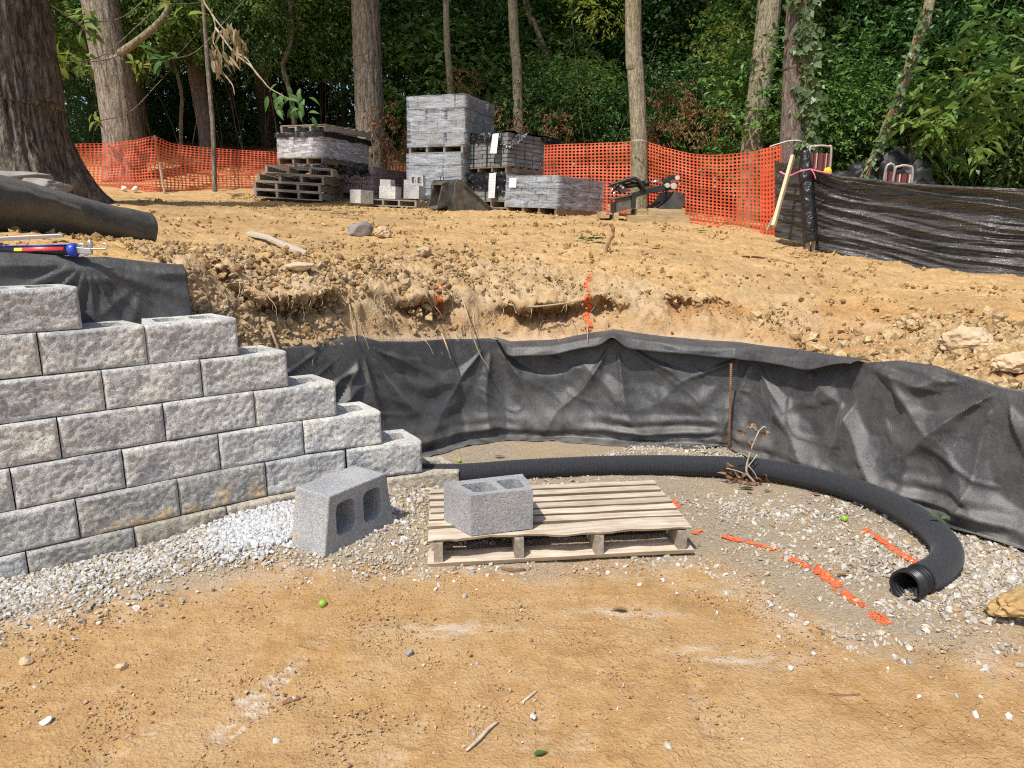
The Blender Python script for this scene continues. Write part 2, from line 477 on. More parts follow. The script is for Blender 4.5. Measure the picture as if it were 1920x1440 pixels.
if under.size: att2[bm_, 2] = np.clip(under + sstep(.95, .75, bz) * .7, 0, 1)

def ground_mat():
    t = NT('earth'); v = t.coords(obj=False, vary=False)
    a1 = t.n('VertexColor', layer_name='zone'); a2 = t.n('VertexColor', layer_name='zone2')
    s1 = t.n('SeparateColor'); t.l(a1.outputs[0], s1.inputs[0]); s2 = t.n('SeparateColor'); t.l(a2.outputs[0], s2.inputs[0])
    nb = t.noise(v, 1.7, 5, .6, .6); nm = t.noise(v, 9, 6, .65, .3); nf = t.noise(v, 70, 5, .6); ng = t.noise(v, 260, 3, .6)
    clay = t.ramp(nm, [(.28, (.340, .200, .088)), (.5, (.430, .262, .112)), (.72, (.51, .345, .18))])
    clay = t.mix(t.ramp(nb, [(.42, 0), (.68, .75)]), clay, (.50, .345, .185))
    clay = t.mix(t.math('MULTIPLY', t.ramp(nf, [(.35, 1), (.6, 0)]), .30), clay, (.24, .12, .04))
    up = t.ramp(nm, [(.28, (.36, .215, .085)), (.5, (.50, .315, .13)), (.74, (.60, .41, .20))])
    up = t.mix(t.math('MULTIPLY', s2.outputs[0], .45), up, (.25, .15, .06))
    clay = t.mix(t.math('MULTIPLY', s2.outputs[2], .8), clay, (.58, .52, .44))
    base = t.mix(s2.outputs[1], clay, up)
    bk = t.ramp(nm, [(.25, (.30, .185, .085)), (.48, (.46, .32, .175)), (.75, (.56, .42, .26))])
    bk = t.mix(t.ramp(t.noise(v, 3.5, 4, .6), [(.5, 0), (.75, .6)]), bk, (.42, .36, .28))
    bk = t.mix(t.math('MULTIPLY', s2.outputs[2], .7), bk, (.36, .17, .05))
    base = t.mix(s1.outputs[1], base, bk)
    gr = t.ramp(nf, [(.3, (.215, .170, .115)), (.5, (.31, .255, .185)), (.72, (.42, .365, .285))])
    gr = t.mix(t.ramp(nb, [(.4, 0), (.7, .6)]), gr, (.36, .26, .15))
    gr = t.mix(t.ramp(ng, [(.58, 0), (.70, .5)]), gr, (.52, .48, .42))
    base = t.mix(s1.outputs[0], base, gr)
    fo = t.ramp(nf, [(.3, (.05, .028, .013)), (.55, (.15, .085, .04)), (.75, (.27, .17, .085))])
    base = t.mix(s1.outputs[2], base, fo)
    # cracked crust and crumbs
    vo = t.n('TexVoronoi', feature='DISTANCE_TO_EDGE'); vo.inputs['Scale'].default_value = 13
    wv = t.n('VectorMath', operation='ADD'); t.l(v, wv.inputs[0])
    nn = t.n('TexNoise'); nn.inputs['Scale'].default_value = 6; t.l(v, nn.inputs['Vector'])
    sc = t.n('VectorMath', operation='SCALE'); sc.inputs['Scale'].default_value = .16; t.l(nn.outputs['Color'], sc.inputs[0]); t.l(sc.outputs[0], wv.inputs[1])
    t.l(wv.outputs[0], vo.inputs['Vector'])
    crack = t.ramp(vo.outputs['Distance'], [(.0, 0), (.05, 1)])
    crackw = t.math('MULTIPLY', t.ramp(t.noise(v, 2.3, 3), [(.5, 0), (.6, 1)]), t.math('SUBTRACT', 1.0, s1.outputs[0]))
    ck = t.mix(crackw, (1, 1, 1), crack)
    vs = t.n('TexVoronoi'); vs.inputs['Scale'].default_value = 95; t.l(v, vs.inputs['Vector'])
    t.bump([(ck, .5, .006), (nm, .5, .02), (nf, .75, .009), (vs.outputs['Distance'], .55, .005), (ng, .55, .003)])
    return t.fin(base, .95, .12)
M_EARTH = ground_mat()
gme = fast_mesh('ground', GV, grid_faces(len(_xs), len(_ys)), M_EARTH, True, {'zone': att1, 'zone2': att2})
tag(link('ground', gme), kind='structure')

# ------------------------------------------------------------------ loose stone and clods (uncountable: stuff)
def ico(sub=0):
    bm = bmesh.new(); bmesh.ops.create_icosphere(bm, subdivisions=sub + 1, radius=1)
    V = np.array([v.co[:] for v in bm.verts]); Fc = np.array([[v.index for v in f.verts] for f in bm.faces]); bm.free()
    return V, Fc
OCTV = np.array([(1, 0, 0), (-1, 0, 0), (0, 1, 0), (0, -1, 0), (0, 0, 1), (0, 0, -1)], float)
OCTF = np.array([(0, 2, 4), (2, 1, 4), (1, 3, 4), (3, 0, 4), (2, 0, 5), (1, 2, 5), (3, 1, 5), (0, 3, 5)])
ICOV, ICOF = ico(0)
def scatter(name, P, size, cols, mat, base='ico', flat=.7, sink=.25, rng=NP, jit=.28, smooth=False):
    bv, bf = (ICOV, ICOF) if base == 'ico' else (OCTV, OCTF)
    n, k = len(P), len(bv)
    sh = 1 + rng.uniform(-jit, jit, (16, k, 3))
    shapes = bv[None] * sh
    pick = rng.integers(0, 16, n)
    sc = np.stack([rng.uniform(.75, 1.3, n), rng.uniform(.6, 1.0, n), rng.uniform(flat * .7, flat * 1.15, n)], 1) * size[:, None]
    q = rng.normal(size=(n, 4)); q /= np.linalg.norm(q, axis=1)[:, None]
    q[:, 1:3] *= .45; q /= np.linalg.norm(q, axis=1)[:, None]
    w_, x, y, z = q.T
    Rm = np.stack([np.stack([1 - 2 * (y * y + z * z), 2 * (x * y - z * w_), 2 * (x * z + y * w_)], 1),
                   np.stack([2 * (x * y + z * w_), 1 - 2 * (x * x + z * z), 2 * (y * z - x * w_)], 1),
                   np.stack([2 * (x * z - y * w_), 2 * (y * z + x * w_), 1 - 2 * (x * x + y * y)], 1)], 1)
    V = np.einsum('nij,nkj->nki', Rm, shapes[pick] * sc[:, None, :])
    V[:, :, 2] += (size * flat * (1 - sink))[:, None]
    V += P[:, None, :]
    Fc = (bf[None] + (np.arange(n) * k)[:, None, None]).reshape(-1, 3)
    C = np.repeat(cols, k, 0)
    me = fast_mesh(name, V.reshape(-1, 3), Fc, mat, smooth, {'tint': C})
    return tag(link(name, me), kind='stuff')
def tint_mat(name, rough=.9, bump=.4, bscale=150, amt=.35, spec=.2):
    t = NT(name); v = t.coords(obj=False, vary=False)
    a = t.n('VertexColor', layer_name='tint')
    nz = t.ramp(t.noise(v, bscale * .5, 4), [(.3, 1 - amt), (.7, 1 + amt * .4)])
    col = t.mix(1.0, a.outputs[0], nz, 'MULTIPLY')
    t.bump([(t.noise(v, bscale, 3), bump, .002)])
    return t.fin(col, rough, spec)
M_STONE = tint_mat('crushed_stone')
M_CLOD = tint_mat('dry_clod', .95, .6, 110, .45, .1)
def sample(n, x0, x1, y0, y1, dens):
    out = []; got = 0
    while got < n:
        x = NP.uniform(x0, x1, 60000); y = NP.uniform(y0, y1, 60000)
        m = NP.uniform(0, 1, 60000) < dens(x, y)
        out.append(np.stack([x[m], y[m]], 1)); got += int(m.sum())
        if len(out) > 60: break
    return np.concatenate(out)[:n]
def onground(XY):
    z = np.empty(len(XY))
    z[:] = G(XY[:, 0], XY[:, 1])
    return np.concatenate([XY, z[:, None]], 1)
def blob(px, py, rx, ry=None):
    c = onz(px, py); ry = ry or rx
    return lambda x, y: np.exp(-(((x - c[0]) / rx) ** 2 + ((y - c[1]) / ry) ** 2))
def palette(n, cols, wts, var=.14):
    c = np.array(cols)[NP.choice(len(cols), n, p=np.array(wts) / sum(wts))]
    return np.clip(c * NP.uniform(1 - var, 1 + var, (n, 1)), 0, 1)
GREYS = [(.55, .51, .45), (.48, .44, .37), (.38, .33, .26), (.54, .44, .31), (.30, .27, .23)]
MK = [((1258, 936), (1273, 957), .06, 'faint orange paint blotch behind the back corner of the low pallet', .45),
      ((1298, 1003), (1316, 995), .04, 'small orange paint fleck at the front right corner of the low pallet', .5),
      ((1350, 1006), (1394, 1015), .055, 'short orange paint dash, first one right of the low pallet', .66),
      ((1400, 1016), (1420, 1022), .04, 'tiny orange paint dash between two longer dashes', .55),
      ((1424, 1022), (1454, 1031), .045, 'short orange paint dash ending the first run of three', .62),
      ((1474, 1043), (1516, 1063), .06, 'orange paint dash alone in the middle of the dashed curve', .66),
      ((1528, 1062), (1576, 1102), .075, 'longest and widest orange paint dash of the curve with a dead leaf on it', .66),
      ((1578, 1106), (1614, 1134), .06, 'orange paint dash just below the widest one', .62),
      ((1628, 1148), (1672, 1174), .07, 'pale worn orange paint dash at the near end of the curve', .48),
      ((1624, 992), (1728, 1066), .050, 'long straight orange paint stripe running up to the mouth of the drain pipe', .72)]
def paint(P, cols):
    for a, b, wd_, lb, kp in MK:
        a, b = onz(*a), onz(*b); L = math.hypot(b[0] - a[0], b[1] - a[1]); ux, uy = (b[0] - a[0]) / L, (b[1] - a[1]) / L
        u = (P[:, 0] - a[0]) * ux + (P[:, 1] - a[1]) * uy; v = -(P[:, 0] - a[0]) * uy + (P[:, 1] - a[1]) * ux
        m = (u > -.01) & (u < L + .01) & (np.abs(v) < wd_ * .52) & (NP.uniform(0, 1, len(P)) < kp + .1)
        cols[m] = np.array((.78, .17, .065)) * NP.uniform(.7, 1.1, (int(m.sum()), 1))
    return cols
# white limestone heap at the foot of the wall
def d_white(x, y):
    wd, ws = wall_d(x, y)
    return ((wd > .0) * np.exp(-((wd - .20) / .15) ** 2) * sstep(.75, 1.15, ws) * sstep(1.8, 1.62, ws))
XY = sample(4200, -2.2, .2, 2.6, 4.6, d_white)
scatter('white_gravel', onground(XY), NP.uniform(.009, .0185, len(XY)), palette(len(XY), [(.60, .605, .61), (.52, .525, .535), (.44, .44, .445)], [5, 4, 2], .08), M_STONE, flat=.75)
PEND = onz(1712, 1095)
def d_pale(x, y):
    wd, ws = wall_d(x, y)
    return (wd > 0) * np.exp(-((wd - .16) / .20) ** 2) * sstep(1.7, 1.0, ws) * (.5 + .5 * sstep(-.3, .2, pn(x * 4, y * 4, 19.0)))
XY = sample(5200, -3.6, .2, 1.8, 4.6, d_pale)
scatter('pale_gravel', onground(XY), NP.uniform(.006, .0145, len(XY)), palette(len(XY), [(.55, .54, .52), (.47, .45, .41), (.42, .375, .31), (.60, .60, .60)], [4, 4, 3, 2], .1), M_STONE, flat=.62, sink=.4)
def d_mix(x, y):
    wd, ws = wall_d(x, y); d, h, s = cut_sd(x, y)
    a = (wd > .0) * np.exp(-(wd / .34) ** 2) * (.95 - .55 * sstep(1.3, 2.4, ws)) * sstep(-.6, .2, ws + 1.0)
    b = .8 * blob(700, 1020, .5, .25)(x, y) + .7 * blob(880, 835, .55, .2)(x, y) + .35 * blob(1050, 850, .5, .25)(x, y)
    b = b + .75 * blob(1470, 955, .55, .22)(x, y) * (.15 + .85 * (pn(x * 5, y * 5) > -.05)) + .55 * blob(1590, 1040, .4, .25)(x, y) + .8 * blob(1780, 1130, .3, .22)(x, y) + .8 * blob(1850, 1060, .4, .35)(x, y)
    b = b + .5 * blob(1330, 850, .3, .12)(x, y) + .5 * blob(820, 950, .35, .3)(x, y)
    edge = poly_sd(GRAV, x, y)
    b = b + .22 * np.exp(-((edge - .02) / .10) ** 2) * sstep(.1, .3, pn(x * 3, y * 3, 2.0) + .25)
    b = b * (1 - np.exp(-((x - PEND[0]) ** 2 + (y - PEND[1]) ** 2) / .028))
    return np.clip(a + b, 0, 1) * (d < -.01) * (wd > .0) * (edge > -.22) * (.55 + .45 * sstep(-.2, .2, pn(x * 6, y * 6, 7.0)))
XY = sample(17500, -3.3, 3.4, 1.9, 5.3, d_mix)
PG = onground(XY); scatter('gravel', PG, NP.gamma(4.0, .0018, len(XY)).clip(.003, .019), paint(PG, palette(len(XY), GREYS + [(.62, .61, .59)], [3, 5, 4, 4, 1.5, .7])), M_STONE, flat=.55, sink=.42)
def d_flat(x, y):
    return np.clip(.9 * blob(1780, 1130, .22, .16)(x, y) + .8 * blob(1830, 1060, .30, .22)(x, y) + .5 * blob(1480, 960, .35, .12)(x, y) + .35 * blob(1640, 1060, .3, .12)(x, y), 0, 1) * (cut_sd(x, y)[0] < -.03) * (1 - np.exp(-((x - PEND[0]) ** 2 + (y - PEND[1]) ** 2) / .02))
XY = sample(560, .6, 3.2, 2.2, 4.9, d_flat)
scatter('flat_stones', onground(XY), NP.uniform(.010, .021, len(XY)), palette(len(XY), [(.50, .46, .40), (.43, .38, .31), (.56, .53, .48), (.42, .27, .14)], [4, 4, 2, .7]), M_STONE, flat=.42, sink=.35)
def d_grit(x, y):
    d, h, s = cut_sd(x, y); wd, ws = wall_d(x, y)
    return (d < -.02) * (wd > 0) * (.12 + .45 * sstep(-.1, .1, poly_sd(GRAV, x, y)))
XY = sample(19000, -3.3, 3.4, 1.5, 5.3, d_grit)
PG = onground(XY); scatter('grit', PG, NP.uniform(.0018, .0048, len(XY)), paint(PG, palette(len(XY), GREYS + [(.5, .34, .17)], [3, 4, 4, 3, 1, 4])), M_STONE, 'oct', .7, .2)
# odd white stones strewn over the clay
def d_odd(x, y):
    e = poly_sd(GRAV, x, y)
    return (e < .05) * (.12 + .88 * np.exp(-np.clip(-e, 0, 9) / .28)) * sstep(-.15, .3, pn(x * 2.2, y * 2.2, 11.0) + .1)
XY = sample(260, -2.6, 2.8, 1.55, 3.6, d_odd)
scatter('strewn_gravel', onground(XY), NP.gamma(5, .0018, len(XY)).clip(.004, .02), palette(len(XY), [(.64, .63, .61), (.54, .49, .42), (.46, .34, .2)], [3, 4, 3]), M_STONE, flat=.6, sink=.5)
# clay crumbs on the low ground
CLAYS = [(.42, .275, .14), (.48, .33, .18), (.36, .225, .11), (.53, .39, .235)]
XY = sample(10000, -2.6, 2.9, 1.45, 3.7, lambda x, y: (poly_sd(GRAV, x, y) < .1) * (.08 + .92 * sstep(-.05, .35, fbm(x * 2.6, y * 2.6, 14.0, 3))))
scatter('clay_crumbs', onground(XY), NP.gamma(3.5, .0010, len(XY)).clip(.0018, .010), palette(len(XY), CLAYS, [4, 4, 2, 2]), M_CLOD, 'oct', .75, .3)
# clods on the cut bank, on its shoulder and on the spoil at the right
BK = [(.41, .28, .145), (.46, .325, .18), (.34, .22, .105), (.48, .36, .22), (.28, .175, .08)]
def d_bank(x, y):
    d, h, s = cut_sd(x, y)
    T = upper(x, y); z = G(x, y)
    left = sstep(.3, -.9, x)
    return (d > .12) * (h < 1.9) * np.clip(sstep(.02, .12, T - z + .04) * (.10 + .90 * left) + .22 * sstep(1.3, .5, d), 0, 1) * (.25 + .75 * sstep(-.15, .3, pn(x * 2.6, y * 2.6, 3.0))) * sstep(2.4, 1.6, x)
XY = sample(3800, -2.4, 2.6, 3.8, 7.2, d_bank)
P3 = onground(XY); P3[:, 2] += NP.uniform(-.01, .03, len(P3))
sz = NP.gamma(2.0, .0060, len(XY)).clip(.004, .045) * (.5 + .5 * sstep(.9, -.8, XY[:, 0]))
scatter('bank_clods', P3, sz, palette(len(XY), BK, [4, 4, 3, 3, 2]), M_CLOD, 'ico', .8, .62, jit=.4)
c1 = onT(1760, 640); c2 = onT(1850, 680)
def d_spoil(x, y):
    d, h, s = cut_sd(x, y)
    return (d > .1) * np.clip(np.exp(-((x - c1[0]) / .55) ** 2 - ((y - c1[1]) / .35) ** 2) + .9 * np.exp(-((x - c2[0]) / .5) ** 2 - ((y - c2[1]) / .35) ** 2) + .25 * sstep(.6, .2, d) * sstep(1.6, 2.2, x), 0, 1)
XY = sample(2300, 1.2, 4.5, 2.6, 5.8, d_spoil)
scatter('spoil_clods', onground(XY), NP.gamma(2.4, .0080, len(XY)).clip(.005, .055), palette(len(XY), [(.45, .31, .16), (.50, .365, .205), (.39, .255, .12)], [3, 3, 2]), M_CLOD, 'ico', .62, .5, jit=.4)
XY = sample(7000, -5, 6, 3.4, 13, lambda x, y: (cut_sd(x, y)[0] > .3) * (.05 + .95 * sstep(.0, .4, fbm(x * 1.1, y * 1.6, 31.0, 3)) + .4 * sstep(2.2, .8, cut_sd(x, y)[0])) * .7)
scatter('terrace_crumbs', onground(XY), NP.gamma(2.4, .006, len(XY)).clip(.005, .04), palette(len(XY), [(.46, .30, .13), (.52, .36, .18), (.34, .21, .09)], [4, 3, 2]), M_CLOD, 'oct', .7, .4)
# ------------------------------------------------------------------ split-face block wall
def block_mat(name, a, b, c, stain=0.0, zs=.19, mot=.5):
    t = NT(name); v = t.coords()
    n1 = t.noise(v, 5.5, 4, .6, .4); n2 = t.noise(v, 130, 4, .65); n3 = t.noise(v, 420, 2, .5)
    col = t.ramp(n1, [(.3, a), (.5, b), (.7, c)])
    col = t.mix(t.ramp(n2, [(.28, .75), (.5, 0)]), col, (.13, .13, .135))
    col = t.mix(t.ramp(n2, [(.55, 0), (.72, .7)]), col, (.66, .64, .60))
    col = t.mix(t.ramp(n3, [(.60, 0), (.68, .6)]), col, (.72, .71, .68))
    col = t.vary(col, .09)
    if stain:
        z = t.n('SeparateXYZ'); tc = t.n('TexCoord'); t.l(tc.outputs['Object'], z.inputs[0])
        low = t.n('MapRange'); low.inputs[1].default_value = zs; low.inputs[2].default_value = .0; t.l(z.outputs[2], low.inputs[0])
        nn = t.noise(v, 7, 5, .65, .5)
        f = t.math('ADD', t.math('MULTIPLY', low.outputs[0], .22), nn)
        col = t.mix(t.ramp(f, [(.66 - stain * .16, 0), (.76 - stain * .16, .85)]), col, (.55, .40, .23))
    n4 = t.noise(v, 48, 5, .65)
    col = t.mix(mot, col, t.ramp(n4, [(.34, (.42, .42, .42)), (.5, (.98, .98, .98)), (.66, (1.5, 1.5, 1.46))]), 'MULTIPLY')
    pit = t.ramp(t.noise(v, 75, 2, .4), [(.30, 0), (.38, 1)])
    t.bump([(pit, .5, .006), (n4, .6, .008), (n2, .6, .005), (n3, .4, .0015)])
    return t.fin(col, .9, .2)
GA, GB, GC = (.37, .375, .39), (.54, .53, .50), (.67, .64, .56)
M_BLOCK = block_mat('split_block', GA, GB, GC)
M_BLOCK_ST = block_mat('split_block_stained', GA, (.36, .345, .31), (.58, .55, .47), .06)
M_BLOCK_HV = block_mat('split_block_muddy', (.36, .33, .28), (.49, .43, .33), (.56, .49, .37), .20)
M_CAST = block_mat('cast_block', (.25, .26, .285), (.32, .325, .34), (.39, .39, .385), mot=.15)
M_CAST_ST = block_mat('cast_block_muddy', (.25, .26, .285), (.32, .325, .34), (.39, .39, .385), .12, .02, .15)
BL, BD, BH = .436, .30, .191
def block_face(seed, L=BL, H=BH):
    nu, nv = 44, 20
    u = np.linspace(0, 1, nu)[:, None] * np.ones(nv); v = np.ones(nu)[:, None] * np.linspace(0, 1, nv)
    x, z = u * L, v * H
    rel = .0095 * pn(x * 7, z * 9, seed * 3.1) + .008 * np.abs(pn(x * 17, z * 24, seed * 1.7 + 5)) + .0045 * pn(x * 45, z * 55, seed * 2.3) + .0042 * pn(x * 95, z * 110, seed + .5)
    e = np.minimum(np.minimum(u, 1 - u) * L, np.minimum(v, 1 - v) * H)
    m = sstep(0, .006, e)
    y = -(.002 + (.008 + rel) * m)
    V = np.stack([x, y, z], -1).reshape(-1, 3)
    Fc = grid_faces(nu, nv)
    return V, Fc
def wall_block_mesh(seed, L=BL, mat=None):
    mb = MB()
    ins = .045
    out = [(0, 0), (L, 0), (L, .06), (L - ins, BD), (ins, BD), (0, .06)]
    holes = [rrect(.075, L / 2 - .03, .085, .225, .025), rrect(L / 2 + .03, L - .075, .085, .225, .025)]
    mb.prism(out, BH, holes)
    nb = len(mb.f)
    V, Fc = block_face(seed, L)
    mb.add(V.tolist(), Fc.tolist())
    me = mb.mesh('wall_block', mat)
    me.polygons.foreach_set('use_smooth', [i >= nb for i in range(len(me.polygons))])
    return me
def wall_pt(s):
    """plan curve of the bottom course's face"""
    t = max(0.0, s - 1.05)
    p = W_P0 + s * W_D - .5 * .35 * t * t * W_N
    ang = math.atan2(W_D[1], W_D[0]) - .35 * t
    return p, ang
t_wall = thing('retaining_wall', 'stepped retaining wall of grey split-face concrete blocks, unfinished at its right end', 'retaining wall', (float(W_P0[0]), float(W_P0[1]), 0))
_wm = {}
def wm(seed, mat):
    if (seed, mat.name) not in _wm: _wm[(seed, mat.name)] = wall_block_mesh(seed, BL, mat)
    return _wm[(seed, mat.name)]
ROWS = {1: (.109, 2.31), 2: (.327, 2.10), 3: (.1, 1.88), 4: (.303, 1.64), 5: (.507, 1.391), 6: (.275, 1.151), 7: (.46, .46)}
STAIN = {(1, 2): 2, (1, 3): 2, (1, 4): 2, (1, 5): 2, (1, 1): 1, (2, 1): 1, (2, 2): 1}
wi = 0
CORES = []
for row, (j0, send) in ROWS.items():
    ztop = .113 + .1945 * (row - 1)
    zb = ztop - BH
    nfw = int(round((send - j0) / .4415))
    pitch = (send - j0) / max(nfw, 1) if nfw else .4415
    for k in range(-6, nfw):
        s0 = j0 + k * pitch
        if s0 < -2.4: continue
        p, ang = wall_pt(s0 + .0)
        p2, _ = wall_pt(s0 + pitch)
        ang = math.atan2(p2[1] - p[1], p2[0] - p[0])
        st = STAIN.get((row, k + 1), 0) if k >= 0 else 0
        o = link('wall_block', wm((wi * 7 + row) % 6, (M_BLOCK, M_BLOCK_ST, M_BLOCK_HV)[st]), t_wall)
        off = W_N * (.0195 * row + R.uniform(-.002, .002))
        o.location = (p[0] + off[0] - W_P0[0] + R.uniform(-.001, .001), p[1] + off[1] - W_P0[1], zb + R.uniform(-.0012, .0012))
        o.rotation_euler = (R.uniform(-.004, .004), R.uniform(-.003, .003), ang + R.uniform(-.006, .006))
        o.scale = ((pitch - .005) / BL, 1, 1)
        if st == 2: o['label'] = 'clay-stained wall block'
        if k == nfw - 1: CORES.append((p + off, ang, zb))
        wi += 1
# crushed stone lying in the open cores at the stepped ends
cv = []
for p, ang, zb in CORES:
    c, s_ = math.cos(ang), math.sin(ang)
    for lx in (.13, .31):
        q = NP.uniform(-1, 1, (60, 2)) * (.06, .065)
        cv.append(np.stack([p[0] + c * (lx + q[:, 0]) - s_ * (.155 + q[:, 1]), p[1] + s_ * (lx + q[:, 0]) + c * (.155 + q[:, 1]), np.full(60, zb + BH - .075) + NP.uniform(-.01, .01, 60)], 1))
cv = np.concatenate(cv)
scatter('core_gravel', cv, NP.uniform(.009, .016, len(cv)), palette(len(cv), [(.66, .66, .66), (.52, .5, .47)], [3, 2]), M_STONE)

# ------------------------------------------------------------------ loose concrete blocks and the pallet they stand by
def loose_mesh(L, Lb, D, H, mat):
    mb = MB()
    i = (L - Lb) / 2
    mb.prism([(0, 0), (L, 0), (L - i, D), (i, D)], H, [rrect(.085, L / 2 - .028, .075, D - .055, .03), rrect(L / 2 + .028, L - .085, .075, D - .055, .03)])
    return mb
bl = loose_mesh(.455, .36, .29, .20, None)
# lying on its long face: local z (cores) looks at the viewer, local y goes up
A_, B_ = onz(608.5, 1053), onz(741, 986)
dirx = (B_ - A_).normalized(); nrm = Vector((-dirx.y, dirx.x, 0))
t_b1 = link('concrete_block', bl.mesh('concrete_block', M_CAST_ST))
t_b1.matrix_world = Matrix.Translation(A_ + Vector((0, 0, .012)) + nrm * .235) @ Matrix((dirx, Vector((0, 0, 1)), -nrm)).transposed().to_4x4() @ Matrix.Diagonal((1.08, 1.03, 1.17, 1))
m = t_b1.modifiers.new('bevel', 'BEVEL'); m.width = .007; m.segments = 2; m.limit_method = 'ANGLE'; m.angle_limit = RD(35)
tag(t_b1, 'grey hollow concrete block tipped on its long side on the gravel, both cores showing', 'concrete block')

def wood_mat(name, a, b, c, gx=1.0):
    t = NT(name); v = t.coords(scale=(gx * 1.2, 16, 16)); v2 = t.coords(scale=(3, 3, 3))
    n1 = t.noise(v, 3.2, 6, .6, .5); n2 = t.noise(v2, 2.5, 4)
    col = t.ramp(n1, [(.28, a), (.5, b), (.72, c)])
    col = t.mix(t.ramp(n2, [(.5, 0), (.8, .55)]), col, (a[0] * .8, a[1] * .75, a[2] * .7))
    col = t.vary(col, .16)
    t.bump([(n1, .5, .004), (t.noise(v, 22, 3), .35, .0015)])
    return t.fin(col, .85, .2)
M_PAL = wood_mat('weathered_pallet_wood', (.33, .26, .19), (.52, .44, .345), (.68, .60, .50))
M_EDGE = wood_mat('sawn_board_edge', (.13, .09, .055), (.235, .17, .11), (.33, .255, .18))
M_PALG = wood_mat('grey_pallet_wood', (.20, .165, .125), (.31, .265, .21), (.42, .37, .30))
M_LUM = wood_mat('fresh_lumber', (.38, .255, .12), (.53, .39, .22), (.62, .49, .30))
def board_mesh(L, W, T, mat, name, warp=.004, seed=0):
    """plank along x with slightly uneven, chipped edges"""
    n = 9; V = []; rr = random.Random(seed)
    for i in range(n):
        x = -L / 2 + L * i / (n - 1)
        e0, e1 = rr.uniform(-warp, warp), rr.uniform(-warp, warp); zz = rr.uniform(-.0012, .0012)
        V += [(x, -W / 2 + e0, -T / 2 + zz), (x, W / 2 + e1, -T / 2 + zz), (x, W / 2 + e1, T / 2 + zz), (x, -W / 2 + e0, T / 2 + zz)]
    Fc = [(i * 4 + k, i * 4 + (k + 1) % 4, (i + 1) * 4 + (k + 1) % 4, (i + 1) * 4 + k) for i in range(n - 1) for k in range(4)] + [(3, 2, 1, 0), tuple((n - 1) * 4 + k for k in range(4))]
    mb = MB(); mb.add(V, Fc)
    me = mb.mesh(name, mat)
    me.materials.append(M_EDGE if mat is M_PAL else mat)
    me.polygons.foreach_set('material_index', [1 if (i < (n - 1) * 4 and i % 4 in (1, 3)) or i >= (n - 1) * 4 else 0 for i in range(len(me.polygons))])
    return me
def make_pallet(label, L=1.22, W=1.02, nt=7, nb=3, ns=3, mat=None, group=None, H=.125, bw=.09, loc=(0, 0, 0), rot=(0, 0, 0), corner=True, name='wooden_pallet', seed=1, notch=False):
    """deck boards along x, stringers along y; near left/bottom corner at the origin when corner"""
    T = .018
    root = thing(name, label, 'pallet', loc, rot=rot, group=group)
    ox, oy = (L / 2, W / 2) if corner else (0, 0)
    tops = [board_mesh(L, bw, T, mat, 'deck_board', .004, seed + i) for i in range(3)]
    for i in range(nt):
        y = -W / 2 + bw / 2 + (W - bw) * i / (nt - 1)
        o = link('deck_board', tops[i % 3], root, (ox + R.uniform(-.006, .006), oy + y, H - T / 2), (R.uniform(-.008, .008), 0, R.uniform(-.005, .005)))
    for i in range(nb):
        y = -W / 2 + bw / 2 + (W - bw) * i / (nb - 1)
        link('bottom_board', tops[(i + 1) % 3], root, (ox, oy + y, T / 2), (0, 0, R.uniform(-.004, .004)))
    sm = board_mesh(W - .004, .038, H - 2 * T - .002, mat, 'stringer', .002, seed + 9)
    for i in range(ns):
        x = -L / 2 + .022 + (L - .044) * i / (ns - 1)
        link('stringer', sm, root, (ox + x, oy, H / 2), (0, 0, math.pi / 2))
    return root
# foreground pallet (own geometry: a broad, broken front board)
A_, B_ = onz(806, 1066), onz(1297, 1043)
pa = math.atan2(B_.y - A_.y, B_.x - A_.x); PL = (B_ - A_).length
t_p = thing('wooden_pallet', 'weathered wooden pallet lying on the low ground with a concrete block on it', 'pallet', (A_.x, A_.y, .008), rot=(RD(.2), RD(-.4), pa))
PWD, PH = .66, .135
fb = MB()
n = 40; V = []
for i in range(n):
    x = PL * i / (n - 1) - .004
    y0 = .004 + .006 * math.sin(i * .9) + (.03 * max(0, (10 - abs(i - 12)) / 10) if 4 < i < 20 else 0) * R.uniform(.6, 1.1) + R.uniform(-.002, .002)
    zt = PH + .004 * math.sin(i * .25) - .006 * (1 - i / n); zb_ = zt - .019 + (.004 * R.random())
    V += [(x, y0 + .012, zb_), (x, .128, zt - .019), (x, .128, zt), (x, y0, zt - .002)]
fb.add(V, [(i * 4 + k, i * 4 + (k + 1) % 4, (i + 1) * 4 + (k + 1) % 4, (i + 1) * 4 + k) for i in range(n - 1) for k in range(4)] + [(3, 2, 1, 0), tuple((n - 1) * 4 + k for k in range(4))])
o = fb.build('deck_board', M_PAL, t_p); o['label'] = 'broad splintered front deck board'
dbs = [board_mesh(PL, .060, .019, M_PAL, 'deck_board', .003, 20 + i) for i in range(4)]
for i in range(6):
    link('deck_board', dbs[i % 4], t_p, (PL / 2 + R.uniform(-.008, .008), .178 + .088 * i, PH - .010 + R.uniform(-.002, .002)), (R.uniform(-.03, .03), R.uniform(-.002, .002), R.uniform(-.004, .004)))
bb = board_mesh(PL + .02, .13, .018, M_PAL, 'bottom_board', .004, 31)
for y in (.065, .33, .6): link('bottom_board', bb, t_p, (PL / 2, y, .009), (0, 0, R.uniform(-.004, .004)))
sm = board_mesh(PWD, .040, PH - .040, M_PALG, 'stringer', .003, 40)
for x in (.045, .42, .80, PL - .045):
    link('stringer', sm, t_p, (x, PWD / 2 + .005, .018 + (PH - .040) / 2), (0, 0, math.pi / 2 + R.uniform(-.01, .01)))
